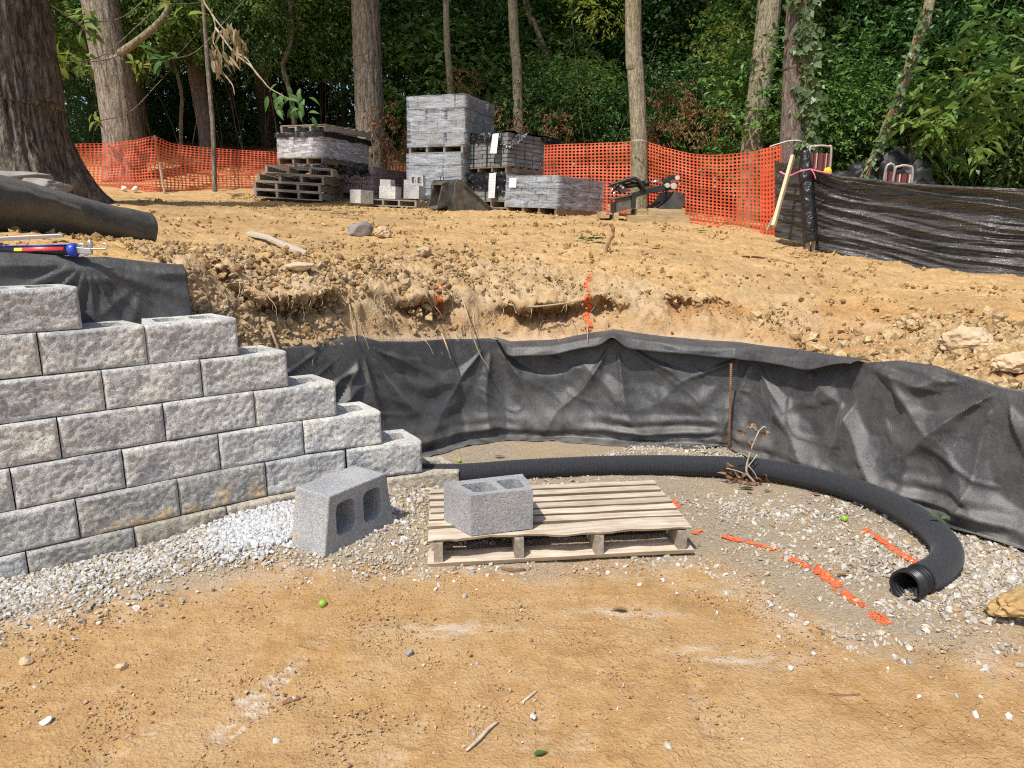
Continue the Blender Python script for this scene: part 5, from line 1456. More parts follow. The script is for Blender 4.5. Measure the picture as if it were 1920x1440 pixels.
# ------------------------------------------------------------------ lawn chairs and bagged heap beyond the silt fence
M_TUBE = simple('dull_tube', (.36, .31, .26), (.50, .44, .38), 20, .45, .2, 60, metal=.4)
def strip_mat():
    t = NT('striped_webbing'); v = t.coords(vary=False)
    sp = t.n('SeparateXYZ'); t.l(v, sp.inputs[0])
    fr_ = t.math('FRACT', t.math('MULTIPLY', sp.outputs[0], 9.0))
    nd = t.n('ValToRGB'); cr = nd.color_ramp; cr.interpolation = 'CONSTANT'
    st = [(0, (.17, .05, .04)), (.32, (.035, .02, .02)), (.44, (.21, .06, .05)), (.62, (.62, .52, .45)), (.74, (.03, .018, .018)), (.86, (.20, .04, .035))]
    while len(cr.elements) < len(st): cr.elements.new(.5)
    for e, (p, c) in zip(cr.elements, st): e.position = p; e.color = (*c, 1)
    t.l(fr_, nd.inputs[0])
    return t.fin(nd.outputs[0], .75, .2)
M_STRIPE = strip_mat()
def lawn_chair(pl, pr, Y, pt, pbot, label, ptop_web, tilt=.25):
    """pl, pr: left/right edge px; pt/pbot: top of the frame and lowest visible row"""
    z0 = float(upper(*[np.array([v]) for v in ((pl + pr) / 2 - 960,)][0:1] , np.array([Y]))[0]) if False else 0
    a = atY(pl, pbot, Y); b = atY(pr, pbot, Y); c = atY(pl, pt, Y); W = (b - a).length
    gnd = gz((a.x + b.x) / 2, Y + .3)
    root = thing('lawn_chair', label, 'lawn chair', ((a.x + b.x) / 2, Y, gnd), -.15)
    seat = .38; hb = c.z - gnd; web = atY(pl, ptop_web, Y).z - gnd
    mb = MB(); w = W / 2
    P = [(-w, .0, seat), (-w, -.02, hb - .07), (-w + .05, -.02, hb), (w - .05, -.02, hb), (w, -.02, hb - .07), (w, 0, seat)]
    mb.tube(curve_pts(P, 40), .014, 8); mb.build('back_frame', M_TUBE, root, True)
    mb = MB(); mb.tube(curve_pts([(-w, 0, seat), (-w, .45, seat + .02), (w, .45, seat + .02), (w, 0, seat)], 30), .013, 8); mb.build('seat_frame', M_TUBE, root, True)
    for sx in (-1, 1):
        mb = MB(); mb.tube([(sx * (w + .015), -.05, 0), (sx * (w + .015), .42, seat + .02)], .012, 8); mb.build('leg', M_TUBE, root, True)
        mb = MB(); mb.tube([(sx * (w + .03), .45, 0), (sx * (w + .03), .05, seat)], .012, 8); mb.build('leg', M_TUBE, root, True)
        mb = MB(); mb.tube(curve_pts([(sx * (w + .02), .0, seat + .22), (sx * (w + .02), .42, seat + .22)], 6), .014, 8); mb.build('armrest', M_TUBE, root, True)
    sheet_ = MB(); n = 12
    V = [(-w + .01 + (W - .02) * i / n, -.005 - .02 * (j / 6) + .012 * math.sin(i * 1.3), seat + .03 + (web - seat - .03) * j / 6 + .006 * math.sin(i * 2.0) * (j == 6)) for i in range(n + 1) for j in range(7)]
    sheet_.add(V, [(i * 7 + j, (i + 1) * 7 + j, (i + 1) * 7 + j + 1, i * 7 + j + 1) for i in range(n) for j in range(6)])
    sheet_.build('back_webbing', M_STRIPE, root, True)
    V = [(-w + .01 + (W - .02) * i / n, .02 + .42 * j / 6, seat - .015 * math.sin(j / 6 * math.pi)) for i in range(n + 1) for j in range(7)]
    s2m = MB(); s2m.add(V, [(i * 7 + j, (i + 1) * 7 + j, (i + 1) * 7 + j + 1, i * 7 + j + 1) for i in range(n) for j in range(6)]); s2m.build('seat_webbing', M_STRIPE, root, True)
    return root
c_ = lawn_chair(1514, 1553, 8.9, 275, 326, 'striped lawn chair with a tall back, right behind the wrapped post', 288)
lawn_chair(1657, 1673, 8.55, 308, 345, 'narrow half-hidden striped lawn chair left of its twin behind the silt fence', 322)
lawn_chair(1674, 1706, 8.3, 312, 346, 'striped lawn chair with rounded top, showing wholly above the silt fence', 327)
def lump(name, c, r, mat, label, cat, seed=0, amp=.3, sub=4, grp=None, flatb=True):
    bm = bmesh.new(); bmesh.ops.create_icosphere(bm, subdivisions=sub, radius=1)
    V = np.array([v.co[:] for v in bm.verts]); Fc = np.array([[v.index for v in f.verts] for f in bm.faces]); bm.free()
    d = 1 + amp * fbm(V[:, 0] * 1.3, V[:, 1] * 1.3, V[:, 2] * 1.3 + seed, 4) + amp * .25 * np.abs(fbm(V[:, 0] * 5, V[:, 1] * 5, V[:, 2] * 5 + seed, 2))
    V = V * d[:, None] * np.array(r)
    o = link(name, fast_mesh(name, V, Fc, mat, True), None, c)
    return tag(o, label, cat, grp)
M_BAG = simple('dull_black_plastic', (.014, .014, .016), (.03, .03, .033), 9, .5, .4, 18, .02)
for (px, py, Y, r, lb, s_) in [(1580, 332, 9.6, (.28, .22, .20), 'small rounded black bag behind the silt fence, nearest the tall chair', 1),
                               (1625, 322, 9.9, (.34, .25, .30), 'black plastic bag hunched against the foot of the leaning ivy trunk', 2),
                               (1672, 318, 9.7, (.42, .3, .42), 'biggest black bag heaped behind the two low striped chairs', 3),
                               (1712, 330, 9.3, (.30, .26, .32), 'black bag sagging at the right end of the heap', 4)]:
    lump('plastic_bag', atY(px, py + 14, Y), tuple(v * .8 for v in r), M_BAG, lb, 'plastic bag', s_, .35)
lump('plastic_toy', atY(1552, 322, 8.75), (.05, .04, .05), simple('yellow_plastic', (.75, .48, .02), (.85, .58, .05), 10, .4, 0), 'small yellow plastic piece at the foot of the tall striped chair', 'plastic scrap', 2, .2, 3)

# ------------------------------------------------------------------ roll of geotextile, stones and tools on the left terrace
rl = thing('fabric_roll', 'thick loosely rolled bundle of black fabric lying before the big tree', 'fabric roll')
pr_ = curve_pts([atY(-260, 350, 4.2), atY(-60, 374, 4.5), atY(40, 386, 4.9), atY(130, 404, 5.4), atY(215, 421, 5.8), atY(277, 429, 6.05)], 90)
nseg = 40; V = []
for i, p in enumerate(pr_):
    f = i / 89; r0 = .185 - .055 * f
    t_ = (pr_[min(i + 1, 89)] - pr_[max(i - 1, 0)]).normalized(); sd = t_.cross(Vector((0, 0, 1))).normalized(); up = sd.cross(t_)
    for k in range(nseg):
        a = 2 * math.pi * k / nseg
        # one overlapping lap that winds round towards the end
        lap = (a - 1.0 + 1.5 * f) % (2 * math.pi) / (2 * math.pi)
        rr_ = r0 * (1 + .10 * lap - .06 * math.cos(2 * a) + .035 * float(fbm(f * 9, math.cos(a) * 1.5, math.sin(a) * 1.5 + 3, 3)))
        V.append(p + (sd * math.cos(a) * 1.05 + up * math.sin(a) * .95) * rr_)
mb = MB(); mb.add(V, [(i * nseg + k, i * nseg + (k + 1) % nseg, (i + 1) * nseg + (k + 1) % nseg, (i + 1) * nseg + k) for i in range(89) for k in range(nseg)])
mb.build('outer_lap', M_FAB, rl, True)
mb = MB(); endc = pr_[-1]; tr_ = (pr_[-1] - pr_[-4]).normalized(); sd = tr_.cross(Vector((0, 0, 1))).normalized(); up = sd.cross(tr_)
sp_ = []
for k in range(150):
    a = k * .42; rr_ = .118 * (1 - k / 165); sp_.append(endc - tr_ * .004 * (k % 2) + (sd * math.cos(a) + up * math.sin(a) * .92) * rr_)
nn = len(sp_); b0 = [p - tr_ * .25 for p in sp_]
mb.add(sp_ + b0, [(i, i + 1, nn + i + 1, nn + i) for i in range(nn - 1)]); mb.build('inner_laps', M_FAB, rl, True)
M_ROCK = simple('grey_stone', (.20, .18, .165), (.33, .30, .28), 7, .9, .6, 45, .01)
M_ROCKT = simple('tan_stone', (.42, .30, .18), (.58, .45, .30), 7, .92, .7, 45, .01)
def stone(px, py, Y, r, mat, label, seed, amp=.35, yaw=0, name='stone', grp=None):
    p = atY(px, py, Y) if Y else hit(px, py)
    bm = bmesh.new(); bmesh.ops.create_icosphere(bm, subdivisions=4, radius=1)
    V = np.array([v.co[:] for v in bm.verts]); Fc = np.array([[v.index for v in f.verts] for f in bm.faces]); bm.free()
    rg = np.random.default_rng(seed); 
    for _ in range(9):                      # cleave flat facets
        n = rg.normal(size=3); n /= np.linalg.norm(n); dcut = rg.uniform(.55, .9)
        ex = np.maximum(V @ n - dcut, 0); V = V - ex[:, None] * n
    jag = amp > .5
    V = V * (1 + amp * .22 * fbm(V[:, 0] * 3, V[:, 1] * 3, V[:, 2] * 3 + seed, 4) + jag * (.22 * (.35 - np.abs(fbm(V[:, 0] * 2.2, V[:, 1] * 2.2, V[:, 2] * 2.2 + seed + 9, 3)))))[:, None] * np.array(r)
    o = link(name, fast_mesh(name, V, Fc, mat, not jag), None, p + Vector((0, 0, r[2] * .55)), (0, 0, yaw))
    return tag(o, label, 'stone', grp)
M_CLAYL = simple('yellow_clay', (.36, .22, .08), (.52, .36, .17), 12, .95, .7, 60, .01)
stone(672, 440, None, (.155, .12, .10), M_ROCK, 'flat-faced grey stone on the bare terrace near the grey stake', 4)
stone(718, 446, None, (.085, .08, .075), M_ROCKT, 'knobbly tan stone just right of the flat grey one', 9, .7)
stone(10, 346, 6.6, (.5, .3, .075), M_ROCK, 'flat grey stone slab lying behind the fabric roll, farther left', 12)
stone(75, 358, 6.4, (.27, .2, .07), M_ROCK, 'flat grey stone slab propped against the big tree by the roll', 15)
stone(450, 540, None, (.075, .055, .05), M_ROCKT, 'pale boulder lodged high in the rough dirt bank', 21, .6)
stone(562, 505, None, (.10, .07, .04), M_ROCKT, 'flat slab of hard clay on the shoulder of the dirt bank', 24)
stone(795, 478, None, (.09, .07, .05), M_ROCKT, 'clod with a green sprig beside it at the top of the bank', 27)
stone(1922, 1152, None, (.155, .11, .075), M_CLAYL, 'big broken lump of yellow clay at the right edge near the pipe mouth', 31, .7)
stone(1815, 657, None, (.17, .10, .09), M_ROCKT, 'largest slab of dry clay in the clod heap', 34, .6)
stone(1900, 695, None, (.12, .09, .07), M_ROCKT, 'tan clay boulder at the right edge above the fabric', 37, .6)
stone(768, 1228, None, (.018, .016, .014), M_ROCK, 'small grey pebble alone on the clay below the pallet', 41)
stone(88, 1355, None, (.022, .018, .013), simple('white_pebble', (.6, .61, .62), (.74, .74, .74), 20, .85, .3), 'white pebble on the clay at the lower left', 44)
stone(230, 1253, None, (.026, .022, .014), M_ROCKT, 'round tan pebble pressed into the clay at the lower left', 47)
stone(50, 1243, None, (.026, .022, .016), M_ROCKT, 'lone tan pebble nearer the left edge, above the white one', 50)
for i, (px, py, lb) in enumerate([(232, 356, 'white stone at the foot of the orange fence, smaller one'), (254, 357, 'white stone at the foot of the orange fence, rounder one')]):
    stone(px, py, 13.0, (.06, .05, .05), simple('pale_stone', (.6, .58, .5), (.75, .72, .66), 9, .9, .3), lb, 52 + i)

# caulking gun
pg = hit(75, 481); pe = hit(142, 481)
pg = Vector((pg.x, pg.y, pg.z)); ax = Vector((1, .02, .03)).normalized()
cg = thing('caulking_gun', 'blue caulking gun with a black and red cartridge lying on the terrace edge', 'caulking gun', pg + Vector((0, -.01, .028)), rot=(0, -.02, .02))
M_BLUE = simple('blue_paint', (.02, .045, .42), (.035, .08, .58), 15, .35, .1, 60, spec=.5)
M_CART = NT('cartridge_print'); _v = M_CART.coords(vary=False); _s = M_CART.n('SeparateXYZ'); M_CART.l(_v, _s.inputs[0])
_x = M_CART.ramp(M_CART.math('ADD', M_CART.math('MULTIPLY', _s.outputs[0], 2.2), .5), [(.28, 0), (.285, 1), (.80, 1), (.81, 0)])
_z = M_CART.ramp(M_CART.math('ADD', M_CART.math('MULTIPLY', _s.outputs[2], 20), .5), [(.52, 0), (.54, 1), (.82, 1), (.84, 0)])
_y1 = M_CART.ramp(M_CART.math('ADD', M_CART.math('MULTIPLY', _s.outputs[0], 2.2), .5), [(.36, 1), (.37, 0)])
_txt = M_CART.ramp(M_CART.noise(M_CART.coords(vary=False, scale=(60, 60, 90)), 4, 2), [(.66, 0), (.7, .7)])
_c = M_CART.mix(M_CART.math('MULTIPLY', _x, _z), M_CART.mix(_txt, (.012, .012, .014), (.45, .45, .45)), M_CART.mix(_y1, (.70, .03, .05), (.80, .62, .05)))
M_CART = M_CART.fin(_c, .35, .5)
M_ZINC = simple('zinc_steel', (.42, .43, .45), (.58, .59, .60), 30, .35, .1, 60, metal=.8, spec=.5)
M_WHITE = simple('white_plastic', (.68, .70, .72), (.78, .79, .80), 10, .45, .1, 40)
mb = MB(); nA = 14
V = []
for x in (-.175, .155):
    for k in range(nA + 1):
        a = math.pi * (.36 + .70 * k / nA); V.append((x, -math.cos(a) * .029, math.sin(a) * .029))
mb.add(V, [(k, k + 1, nA + 2 + k, nA + 1 + k) for k in range(nA)]); o = mb.build('cradle', M_BLUE, cg, True)
m = o.modifiers.new('thick', 'SOLIDIFY'); m.thickness = .002
mb = MB(); mb.tube([(-.17, 0, 0), (.16, 0, 0)], .026, 20); mb.build('cartridge', M_CART, cg, True)
mb = MB(); mb.tube([(.155, 0, 0), (.162, 0, 0), (.185, 0, 0), (.192, 0, 0)], [.030, .034, .034, .026], 20); mb.build('end_cap', M_BLUE, cg, True)
mb = MB(); mb.tube([(-.178, 0, 0), (-.172, 0, 0)], .0315, 20); mb.build('front_ring', M_BLUE, cg, True)
mb = MB(); mb.tube([(-.178, 0, 0), (-.195, 0, 0), (-.28, 0, -.006)], [.012, .009, .004], 10); mb.build('nozzle', M_WHITE, cg, True)
mb = MB(); mb.box((.225, 0, -.004), (.075, .022, .030), (0, .12, 0)); mb.box((.235, 0, -.020), (.06, .016, .012), (0, -.3, 0)); mb.build('grip', M_ZINC, cg, bevel=.003)
mb = MB(); mb.tube([(.192, 0, .016), (.215, 0, .028), (.245, 0, .018)], [.007, .009, .005], 8); mb.build('release_lever', M_ZINC, cg, True)
mb = MB(); mb.tube([(.255, 0, .0), (.262, 0, .03), (.258, 0, .05)], [.010, .010, .004], 8, squash=.5); mb.build('trigger', M_ZINC, cg, True)
mb = MB(); hk = [(.19, 0, .004), (.27, 0, .004), (.325, 0, .002), (.338, 0, .010), (.340, 0, .020), (.330, 0, .027), (.318, 0, .026)]
mb.tube(curve_pts(hk, 30), .0038, 8); mb.build('push_rod', M_ZINC, cg, True)
a, b = hit(-40, 462), hit(114, 452)
bar(a + Vector((0, 0, .03)), b + Vector((0, 0, .03)), .035, .022, 'trim_strip', M_WHITE, 'white plastic trim strip lying behind the caulking gun', 'trim strip')
a, b = hit(466, 443), hit(574, 482)
mb = MB(); q = curve_pts([a + Vector((0, 0, .03)), a.lerp(b, .35) + Vector((.01, .03, .045)), a.lerp(b, .7) + Vector((0, 0, .035)), b + Vector((0, 0, .03))], 22)
mb.tube(q, [.030 + .006 * math.sin(i * .5) for i in range(22)], 6, squash=.45)
tag(mb.build('wooden_stake', M_WOOD, None), 'weathered grey stake lying at the brink of the dirt bank', 'stake')

# ------------------------------------------------------------------ stump, roots, twigs, fruit, leaves
M_BARKB = simple('brown_root', (.14, .075, .035), (.26, .155, .08), 14, .9, .6, 60, stretch=(1, 1, .4))
M_ROOT = simple('pale_root', (.34, .24, .14), (.50, .38, .24), 20, .9, .5, 90)
g0 = hit(1136, 472)
def near_px(px, py, Y): return atY(px, py, Y)
mb = MB(); st = [g0 - Vector((0, 0, .05))] + [near_px(px, py, g0.y) for px, py in ((1137, 468), (1141, 457), (1146, 447), (1150, 438), (1149, 428), (1145, 420))]
mb.tube(curve_pts(st, 24), [.020 - .006 * math.sin(i / 24 * 3) + .004 * math.sin(i * 1.1) for i in range(24)], 9)
mb.tube(curve_pts([near_px(1142, 455, g0.y), near_px(1143, 464, g0.y - .02), near_px(1145, 474, g0.y - .05)], 8), .008, 6)
tag(mb.build('dead_sapling', M_BARKB, None, True), 'crooked brown dead sapling standing upright in the bare earth above the bank', 'dead sapling')
def root(pts, r, label, off=.03, grp='bare roots hanging out of the dirt bank'):
    P = [hit(px, py, off if i else -.03) for i, (px, py) in enumerate(pts)]
    mb = MB(); c = curve_pts(P, 8 * len(P)); mb.tube(c, [r * (1.05 - .6 * i / len(c)) for i in range(len(c))], 6)
    return tag(mb.build('root', M_ROOT, None, True), label, 'root', grp)
root([(866, 556), (878, 596), (890, 640), (902, 668), (918, 692)], .0065, 'longest pale root hanging over the fabric, left of the right-hand paint mark', .13)
root([(644, 528), (655, 570), (660, 606), (668, 640)], .006, 'pale root hanging straight down the bank above the fold of the fabric', .05)
root([(498, 592), (508, 618), (520, 650), (527, 668)], .011, 'thick forked root at the bank by the end of the block wall', .04)
root([(940, 566), (962, 572), (1000, 575), (1050, 570), (1096, 562)], .010, 'pale root running level under the overhang', .05)
root([(826, 620), (836, 645), (846, 674)], .008, 'short pale root tip lying on the top hem of the fabric', .12)
root([(1101, 600), (1102, 630), (1101, 650)], .0045, 'thin root hanging below the second orange paint mark', .13)
root([(330, 560), (350, 548), (362, 560), (352, 585)], .008, 'bent root by the corner of the hanging fabric sheet', .04)
root([(745, 485), (775, 520), (800, 555), (818, 590), (832, 625)], .005, 'long thin root running slantwise down to the first orange paint mark', .03)
root([(1000, 500), (1050, 475), (1100, 463), (1136, 455)], .007, 'pale whip of root arching up to the standing stem', .03, None)
cp_ = []
for i in range(2300):
    px = R.uniform(330, 640); py = R.uniform(500, 655) if i % 3 else R.uniform(560, 650)
    p = hit(px, py, .0)
    if p.y < 6.2: cp_.append(p[:])
cp_ = np.array(cp_)
scatter('crumbled_bank', cp_ - np.array([0, 0, .012]), NP.gamma(2.0, .0058, len(cp_)).clip(.004, .034), palette(len(cp_), [(.40, .29, .17), (.46, .34, .21), (.33, .22, .12), (.50, .40, .27)], [4, 4, 3, 2]), M_CLOD, 'ico', .8, .5, jit=.4)
# a mass of fine rootlets
rv = MB()
for i in range(150):
    px = R.uniform(340, 1010) if i < 120 else R.uniform(1010, 1130); py = R.uniform(520, 640)
    P = [hit(px, py, .0)]; L = R.uniform(.06, .22); d = Vector((R.uniform(-.8, .8), -.5, R.uniform(-1, .15))).normalized()
    for k in range(5):
        d = (d + Vector((R.uniform(-.5, .5), R.uniform(-.35, .2), R.uniform(-.5, .1)))).normalized(); P.append(P[-1] + d * L / 5)
    rv.tube(P, [.0026, .0024, .002, .0016, .0012, .0008], 4, caps=False)
tag(rv.build('rootlets', M_ROOT, None), kind='stuff')
for i, (a, b, w_, lb) in enumerate([((824, 528), (823, 590), .05, 'orange paint mark sprayed down the dirt bank, farther left one'), ((1101, 512), (1103, 620), .05, 'long orange paint line sprayed down the dirt bank, farther right one')]):
    nr_, nc_ = 46, 10; pts = []
    for r_ in range(nr_):
        for c_i in range(nc_):
            px = a[0] + (b[0] - a[0]) * r_ / (nr_ - 1) + (c_i / (nc_ - 1) - .5) * 16 + 2 * math.sin(r_ * .5); py = a[1] + (b[1] - a[1]) * r_ / (nr_ - 1)
            pts.append(hit(px, py, .012))
    V = np.array([p[:] for p in pts]); Fc = grid_faces(nr_, nc_)
    ctr_ = V[Fc].mean(1); q = Fc[:, 0] % nc_
    keep = (1 - (np.abs(q - 4) / 4.5) ** 1.5 + .9 * pn(ctr_[:, 0] * 38, ctr_[:, 2] * 38, 3.0 + i)) > .55
    span = np.abs(V[Fc][:, :, 1].max(1) - V[Fc][:, :, 1].min(1)) < .05
    tag(link('paint_mark', fast_mesh('paint_mark', V, Fc[keep & span], M_SPRAY)), lb, 'paint mark', 'orange lines sprayed on the dirt bank')
def leaf_mat(name, a, b, rough=.5, tr=.3):
    t = NT(name); g = t.n('NewGeometry'); v = t.coords(obj=False, vary=False)
    col = t.mix(g.outputs['Random Per Island'], a, b)
    col = t.vary(col, .22)
    n = t.noise(v, 30, 2); col = t.mix(t.ramp(n, [(.35, .0), (.7, .35)]), col, (b[0] * .6, b[1] * .6, b[2] * .6))
    t.fin(col, rough, .35)
    tl = t.n('BsdfTranslucent'); t.l(col, tl.inputs['Color']); mx = t.n('MixShader'); mx.inputs[0].default_value = tr
    t.l(t.b.outputs[0], mx.inputs[1]); t.l(tl.outputs[0], mx.inputs[2]); t.l(mx.outputs[0], t.out.inputs['Surface'])
    return t.m
M_LEAFG = leaf_mat('fresh_leaf', (.045, .12, .02), (.10, .20, .05))
M_LEAFB = leaf_mat('dead_leaf', (.20, .085, .035), (.36, .19, .09), .75, .2)
M_LEAFT = leaf_mat('withered_leaf', (.24, .19, .10), (.42, .34, .20), .8, .3)
def leaf_v(p, d, n, L, Wd, curl=.15, m=5):
    """one leaf: pointed oval folded along its midrib; returns verts, faces"""
    d = Vector(d).normalized(); n = Vector(n); n = (n - d * n.dot(d)).normalized(); s = d.cross(n)
    V = []; F_ = []
    for i in range(m + 1):
        t_ = i / m; w_ = Wd / 2 * math.sin(math.pi * min(1, t_ * 1.02) ** .8) * (1 - .15 * t_)
        c = Vector(p) + d * (L * t_) - n * (curl * L * t_ * t_)
        V += [c + s * w_ + n * w_ * .35, c, c - s * w_ + n * w_ * .35]
    for i in range(m):
        F_ += [(i * 3, i * 3 + 1, i * 3 + 4, i * 3 + 3), (i * 3 + 1, i * 3 + 2, i * 3 + 5, i * 3 + 4)]
    return V, F_
def rv3(): return Vector((R.gauss(0, 1), R.gauss(0, 1), R.gauss(0, 1))).normalized()
# cut green sprigs on the terrace
sg = thing('leaf_sprig', 'cut sprig of fresh green leaves lying beside the standing stem', 'leaf sprig', hit(1102, 456))
for i in range(15):
    mb = MB(); a = R.uniform(0, 6.28); p = Vector((R.uniform(-.12, .10), R.uniform(-.06, .06), .02 + R.uniform(0, .05)))
    mb.add(*leaf_v(p, (math.cos(a), math.sin(a), R.uniform(-.1, .3)), (0, 0, 1), R.uniform(.08, .13), .055)); mb.build('leaf', M_LEAFG, sg, True)
for i, (px, py, lb) in enumerate([(1312, 436, 'small green sprig on the earth below the orange fence'), (788, 468, 'small green sprig at the top of the dirt bank'), (520, 443, 'tiny green seedling beside the grey stake')]):
    s_ = thing('leaf_sprig', lb, 'leaf sprig', hit(px, py))
    for k in range(5):
        mb = MB(); a = R.uniform(0, 6.28); mb.add(*leaf_v((R.uniform(-.03, .03), R.uniform(-.03, .03), .015), (math.cos(a), math.sin(a), .3), (0, 0, 1), R.uniform(.05, .09) * (.6 if i == 2 else 1), .035)); mb.build('leaf', M_LEAFG, s_, True)
def ground_leaf(px, py, mat, L, lb, ang=None, name='fallen_leaf', grp=None):
    p = onz(px, py, .0); p.z = gz(p.x, p.y) + .014; a = R.uniform(0, 6.28) if ang is None else ang
    mb = MB(); mb.add(*leaf_v(p, (math.cos(a), math.sin(a), .05), (0, .25, 1), L, L * .5, .1)); return tag(mb.build(name, mat, None, True), lb, 'leaf', grp)
ground_leaf(1178, 1150, M_LEAFT, .075, 'tan fallen leaf on the clay in front of the pallet', 2.9)
ground_leaf(1000, 1424, M_LEAFG, .05, 'torn green leaf scrap at the bottom edge', .4)
ground_leaf(1415, 917, M_LEAFG, .10, 'green leaf on the gravel beside the dead branch', 2.9)
ground_leaf(1432, 921, M_LEAFG, .06, 'small green leaf right of the larger one by the dead branch', .2)
ground_leaf(1316, 854, M_LEAFG, .06, 'green leaf on the gravel between the pipe and the rebar stake', .5)
ground_leaf(1568, 1083, M_LEAFB, .08, 'dead brown leaf lying on the widest orange paint dash', .2)
ground_leaf(925, 862, M_LEAFT, .09, 'yellowed leaf on the gravel behind the pallet', .1)
ground_leaf(1558, 923, M_LEAFB, .10, 'curled brown leaf on the gravel close to the pipe', .2)
ground_leaf(1520, 926, M_LEAFB, .07, 'thin brown leaf sliver close to the pipe, left of the curled one', .1)
ground_leaf(1560, 938, M_LEAFB, .05, 'reddish leaf scrap below the curled brown leaf', 1.0)
p_ = onz(1772, 965, .17); mb = MB(); mb.add(*leaf_v(p_ + Vector((-.02, 0, -.02)), (-.5, .0, .25), (0, -.5, 1), .06, .02)); mb.add(*leaf_v(p_ + Vector((-.02, 0, -.02)), (.9, -.1, .3), (0, -.5, 1), .05, .02)); mb.tube([p_ + Vector((-.02, 0, -.02)), p_ + Vector((.03, -.03, -.06))], .0025, 5)
tag(mb.build('fallen_leaf', M_LEAFG, None, True), 'green seedling leaf stuck on the bend of the drain pipe', 'leaf')
M_FRUIT = simple('green_husk', (.16, .32, .03), (.30, .46, .06), 12, .5, .25, 50, .003)
for px, py, r_, lb in [(605, 1133, .017, 'small green fruit on the clay near the tipped block'), (1584, 968, .018, 'yellowish green fruit on the gravel near the pipe bend'), (861, 866, .016, 'green fruit on the gravel between the wall end and the fabric')]:
    p = onz(px, py, r_); p.z = gz(p.x, p.y) + r_ * .9
    lump('green_fruit', p, (r_, r_, r_ * .94), M_FRUIT, lb, 'fruit', 3, .06, 3)
# sticks pressed in the clay
M_STICK = simple('bleached_stick', (.38, .29, .20), (.58, .49, .38), 18, .85, .4, 80, stretch=(1, 1, 1))
for pts, r_, lb in [([(875, 1410), (897, 1390), (915, 1370), (932, 1357)], .010, 'bleached splinter of wood half sunk in the clay at the bottom'), ([(978, 1320), (992, 1308), (1006, 1297)], .007, 'short pale splinter above the longer one in the clay'),
                   ([(530, 1322), (545, 1316), (562, 1311)], .009, 'stubby brown wood chip lying in the clay'), ([(940, 1068), (965, 1072), (985, 1070)], .009, 'brown stick poking out under the front of the pallet'),
                   ([(1555, 1302), (1580, 1305), (1612, 1303)], .004, 'thin dark twig on the clay at the lower right'), ([(1392, 482), (1430, 485), (1490, 497)], .013, 'dark thin stick lying on the yellow earth right of the standing stem')]:
    P = [(hit(px, py) + Vector((0, 0, r_ * .6))) for px, py in pts]
    mb = MB(); c = curve_pts(P, 14); mb.tube(c, [r_ * (.6 + .5 * math.sin(math.pi * (i + 1) / 15)) for i in range(14)], 6, squash=.6); tag(mb.build('stick', M_STICK if 'dark' not in lb and 'brown' not in lb else M_BARKB, None, True), lb, 'stick')
# dead oak branch stuck beside the pipe
db = thing('dead_branch', 'dead branch with shrivelled brown leaves standing by the drain pipe', 'branch')
Yd = onz(1420, 905).y; dp = lambda px, py, dy=0: atY(px, py, Yd + dy)
mb = MB(); mb.tube(curve_pts([dp(1426, 914), dp(1408, 897), dp(1400, 885), dp(1401, 868), dp(1410, 838), dp(1423, 808)], 26), [.0085 - .0045 * i / 26 for i in range(26)], 7)
for q in ([dp(1423, 808), dp(1432, 800), dp(1437, 803)], [dp(1422, 811), dp(1412, 800), dp(1405, 803), dp(1395, 806)], [dp(1410, 800), dp(1410, 795), dp(1413, 797)], [dp(1404, 858), dp(1390, 850), dp(1380, 852)], [dp(1405, 893), dp(1385, 884), dp(1362, 878)], [dp(1402, 876), dp(1412, 863), dp(1420, 852)], [dp(1402, 872), dp(1414, 886), dp(1421, 900)]):
    mb.tube(curve_pts(q, 8), [.0035] * 8, 5)
mb.build('stem', M_STICK, db, True)
for px, py, n in ((1395, 808, 5), (1412, 797, 3), (1438, 812, 3), (1404, 828, 3), (1365, 890, 5), (1362, 870, 3), (1390, 899, 7), (1408, 902, 8), (1425, 900, 7), (1432, 895, 4)):
    for k in range(n):
        mb = MB(); mb.add(*leaf_v(dp(px + R.uniform(-6, 6), py + R.uniform(-5, 5), R.uniform(-.03, .03)), rv3() + Vector((0, 0, -.5)), rv3(), R.uniform(.035, .06), .025, .5, 4)); mb.build('leaf', M_LEAFB, db, True)
# ------------------------------------------------------------------ bark
def bark_mat(name, a, b, c, sc=1.0, furrow=1.0, lichen=None):
    t = NT(name); v = t.coords(obj=False, vary=False, scale=(1, 1, .22)); v2 = t.coords(obj=False, vary=False)
    n1 = t.noise(v, 17 * sc, 5, .65, .8); n2 = t.noise(v, 60 * sc, 4, .6); n3 = t.noise(v2, 1.6, 3)
    col = t.ramp(n1, [(.30, a), (.48, b), (.68, c)])
    col = t.mix(t.ramp(n2, [(.35, .55), (.55, 0)]), col, (a[0] * .55, a[1] * .5, a[2] * .5))
    if lichen: col = t.mix(t.ramp(n3, [(.5, 0), (.68, .6)]), col, lichen)
    t.bump([(n1, .9 * furrow, .05), (n2, .6, .012)])
    return t.fin(col, .95, .1)
M_BARK_BIG = bark_mat('furrowed_dark_bark', (.032, .026, .021), (.15, .125, .10), (.31, .265, .215), 1.0, 1.3)
M_BARK_PALE = bark_mat('pale_brown_bark', (.09, .073, .055), (.31, .26, .205), (.50, .44, .36), 1.3)
M_BARK_MID = bark_mat('grey_brown_bark', (.07, .057, .042), (.245, .205, .155), (.42, .365, .285), 1.3, 1.0)
M_BARK_TAN = bark_mat('tan_bark', (.11, .092, .06), (.34, .295, .20), (.52, .465, .34), 1.9, .8, (.20, .20, .10))
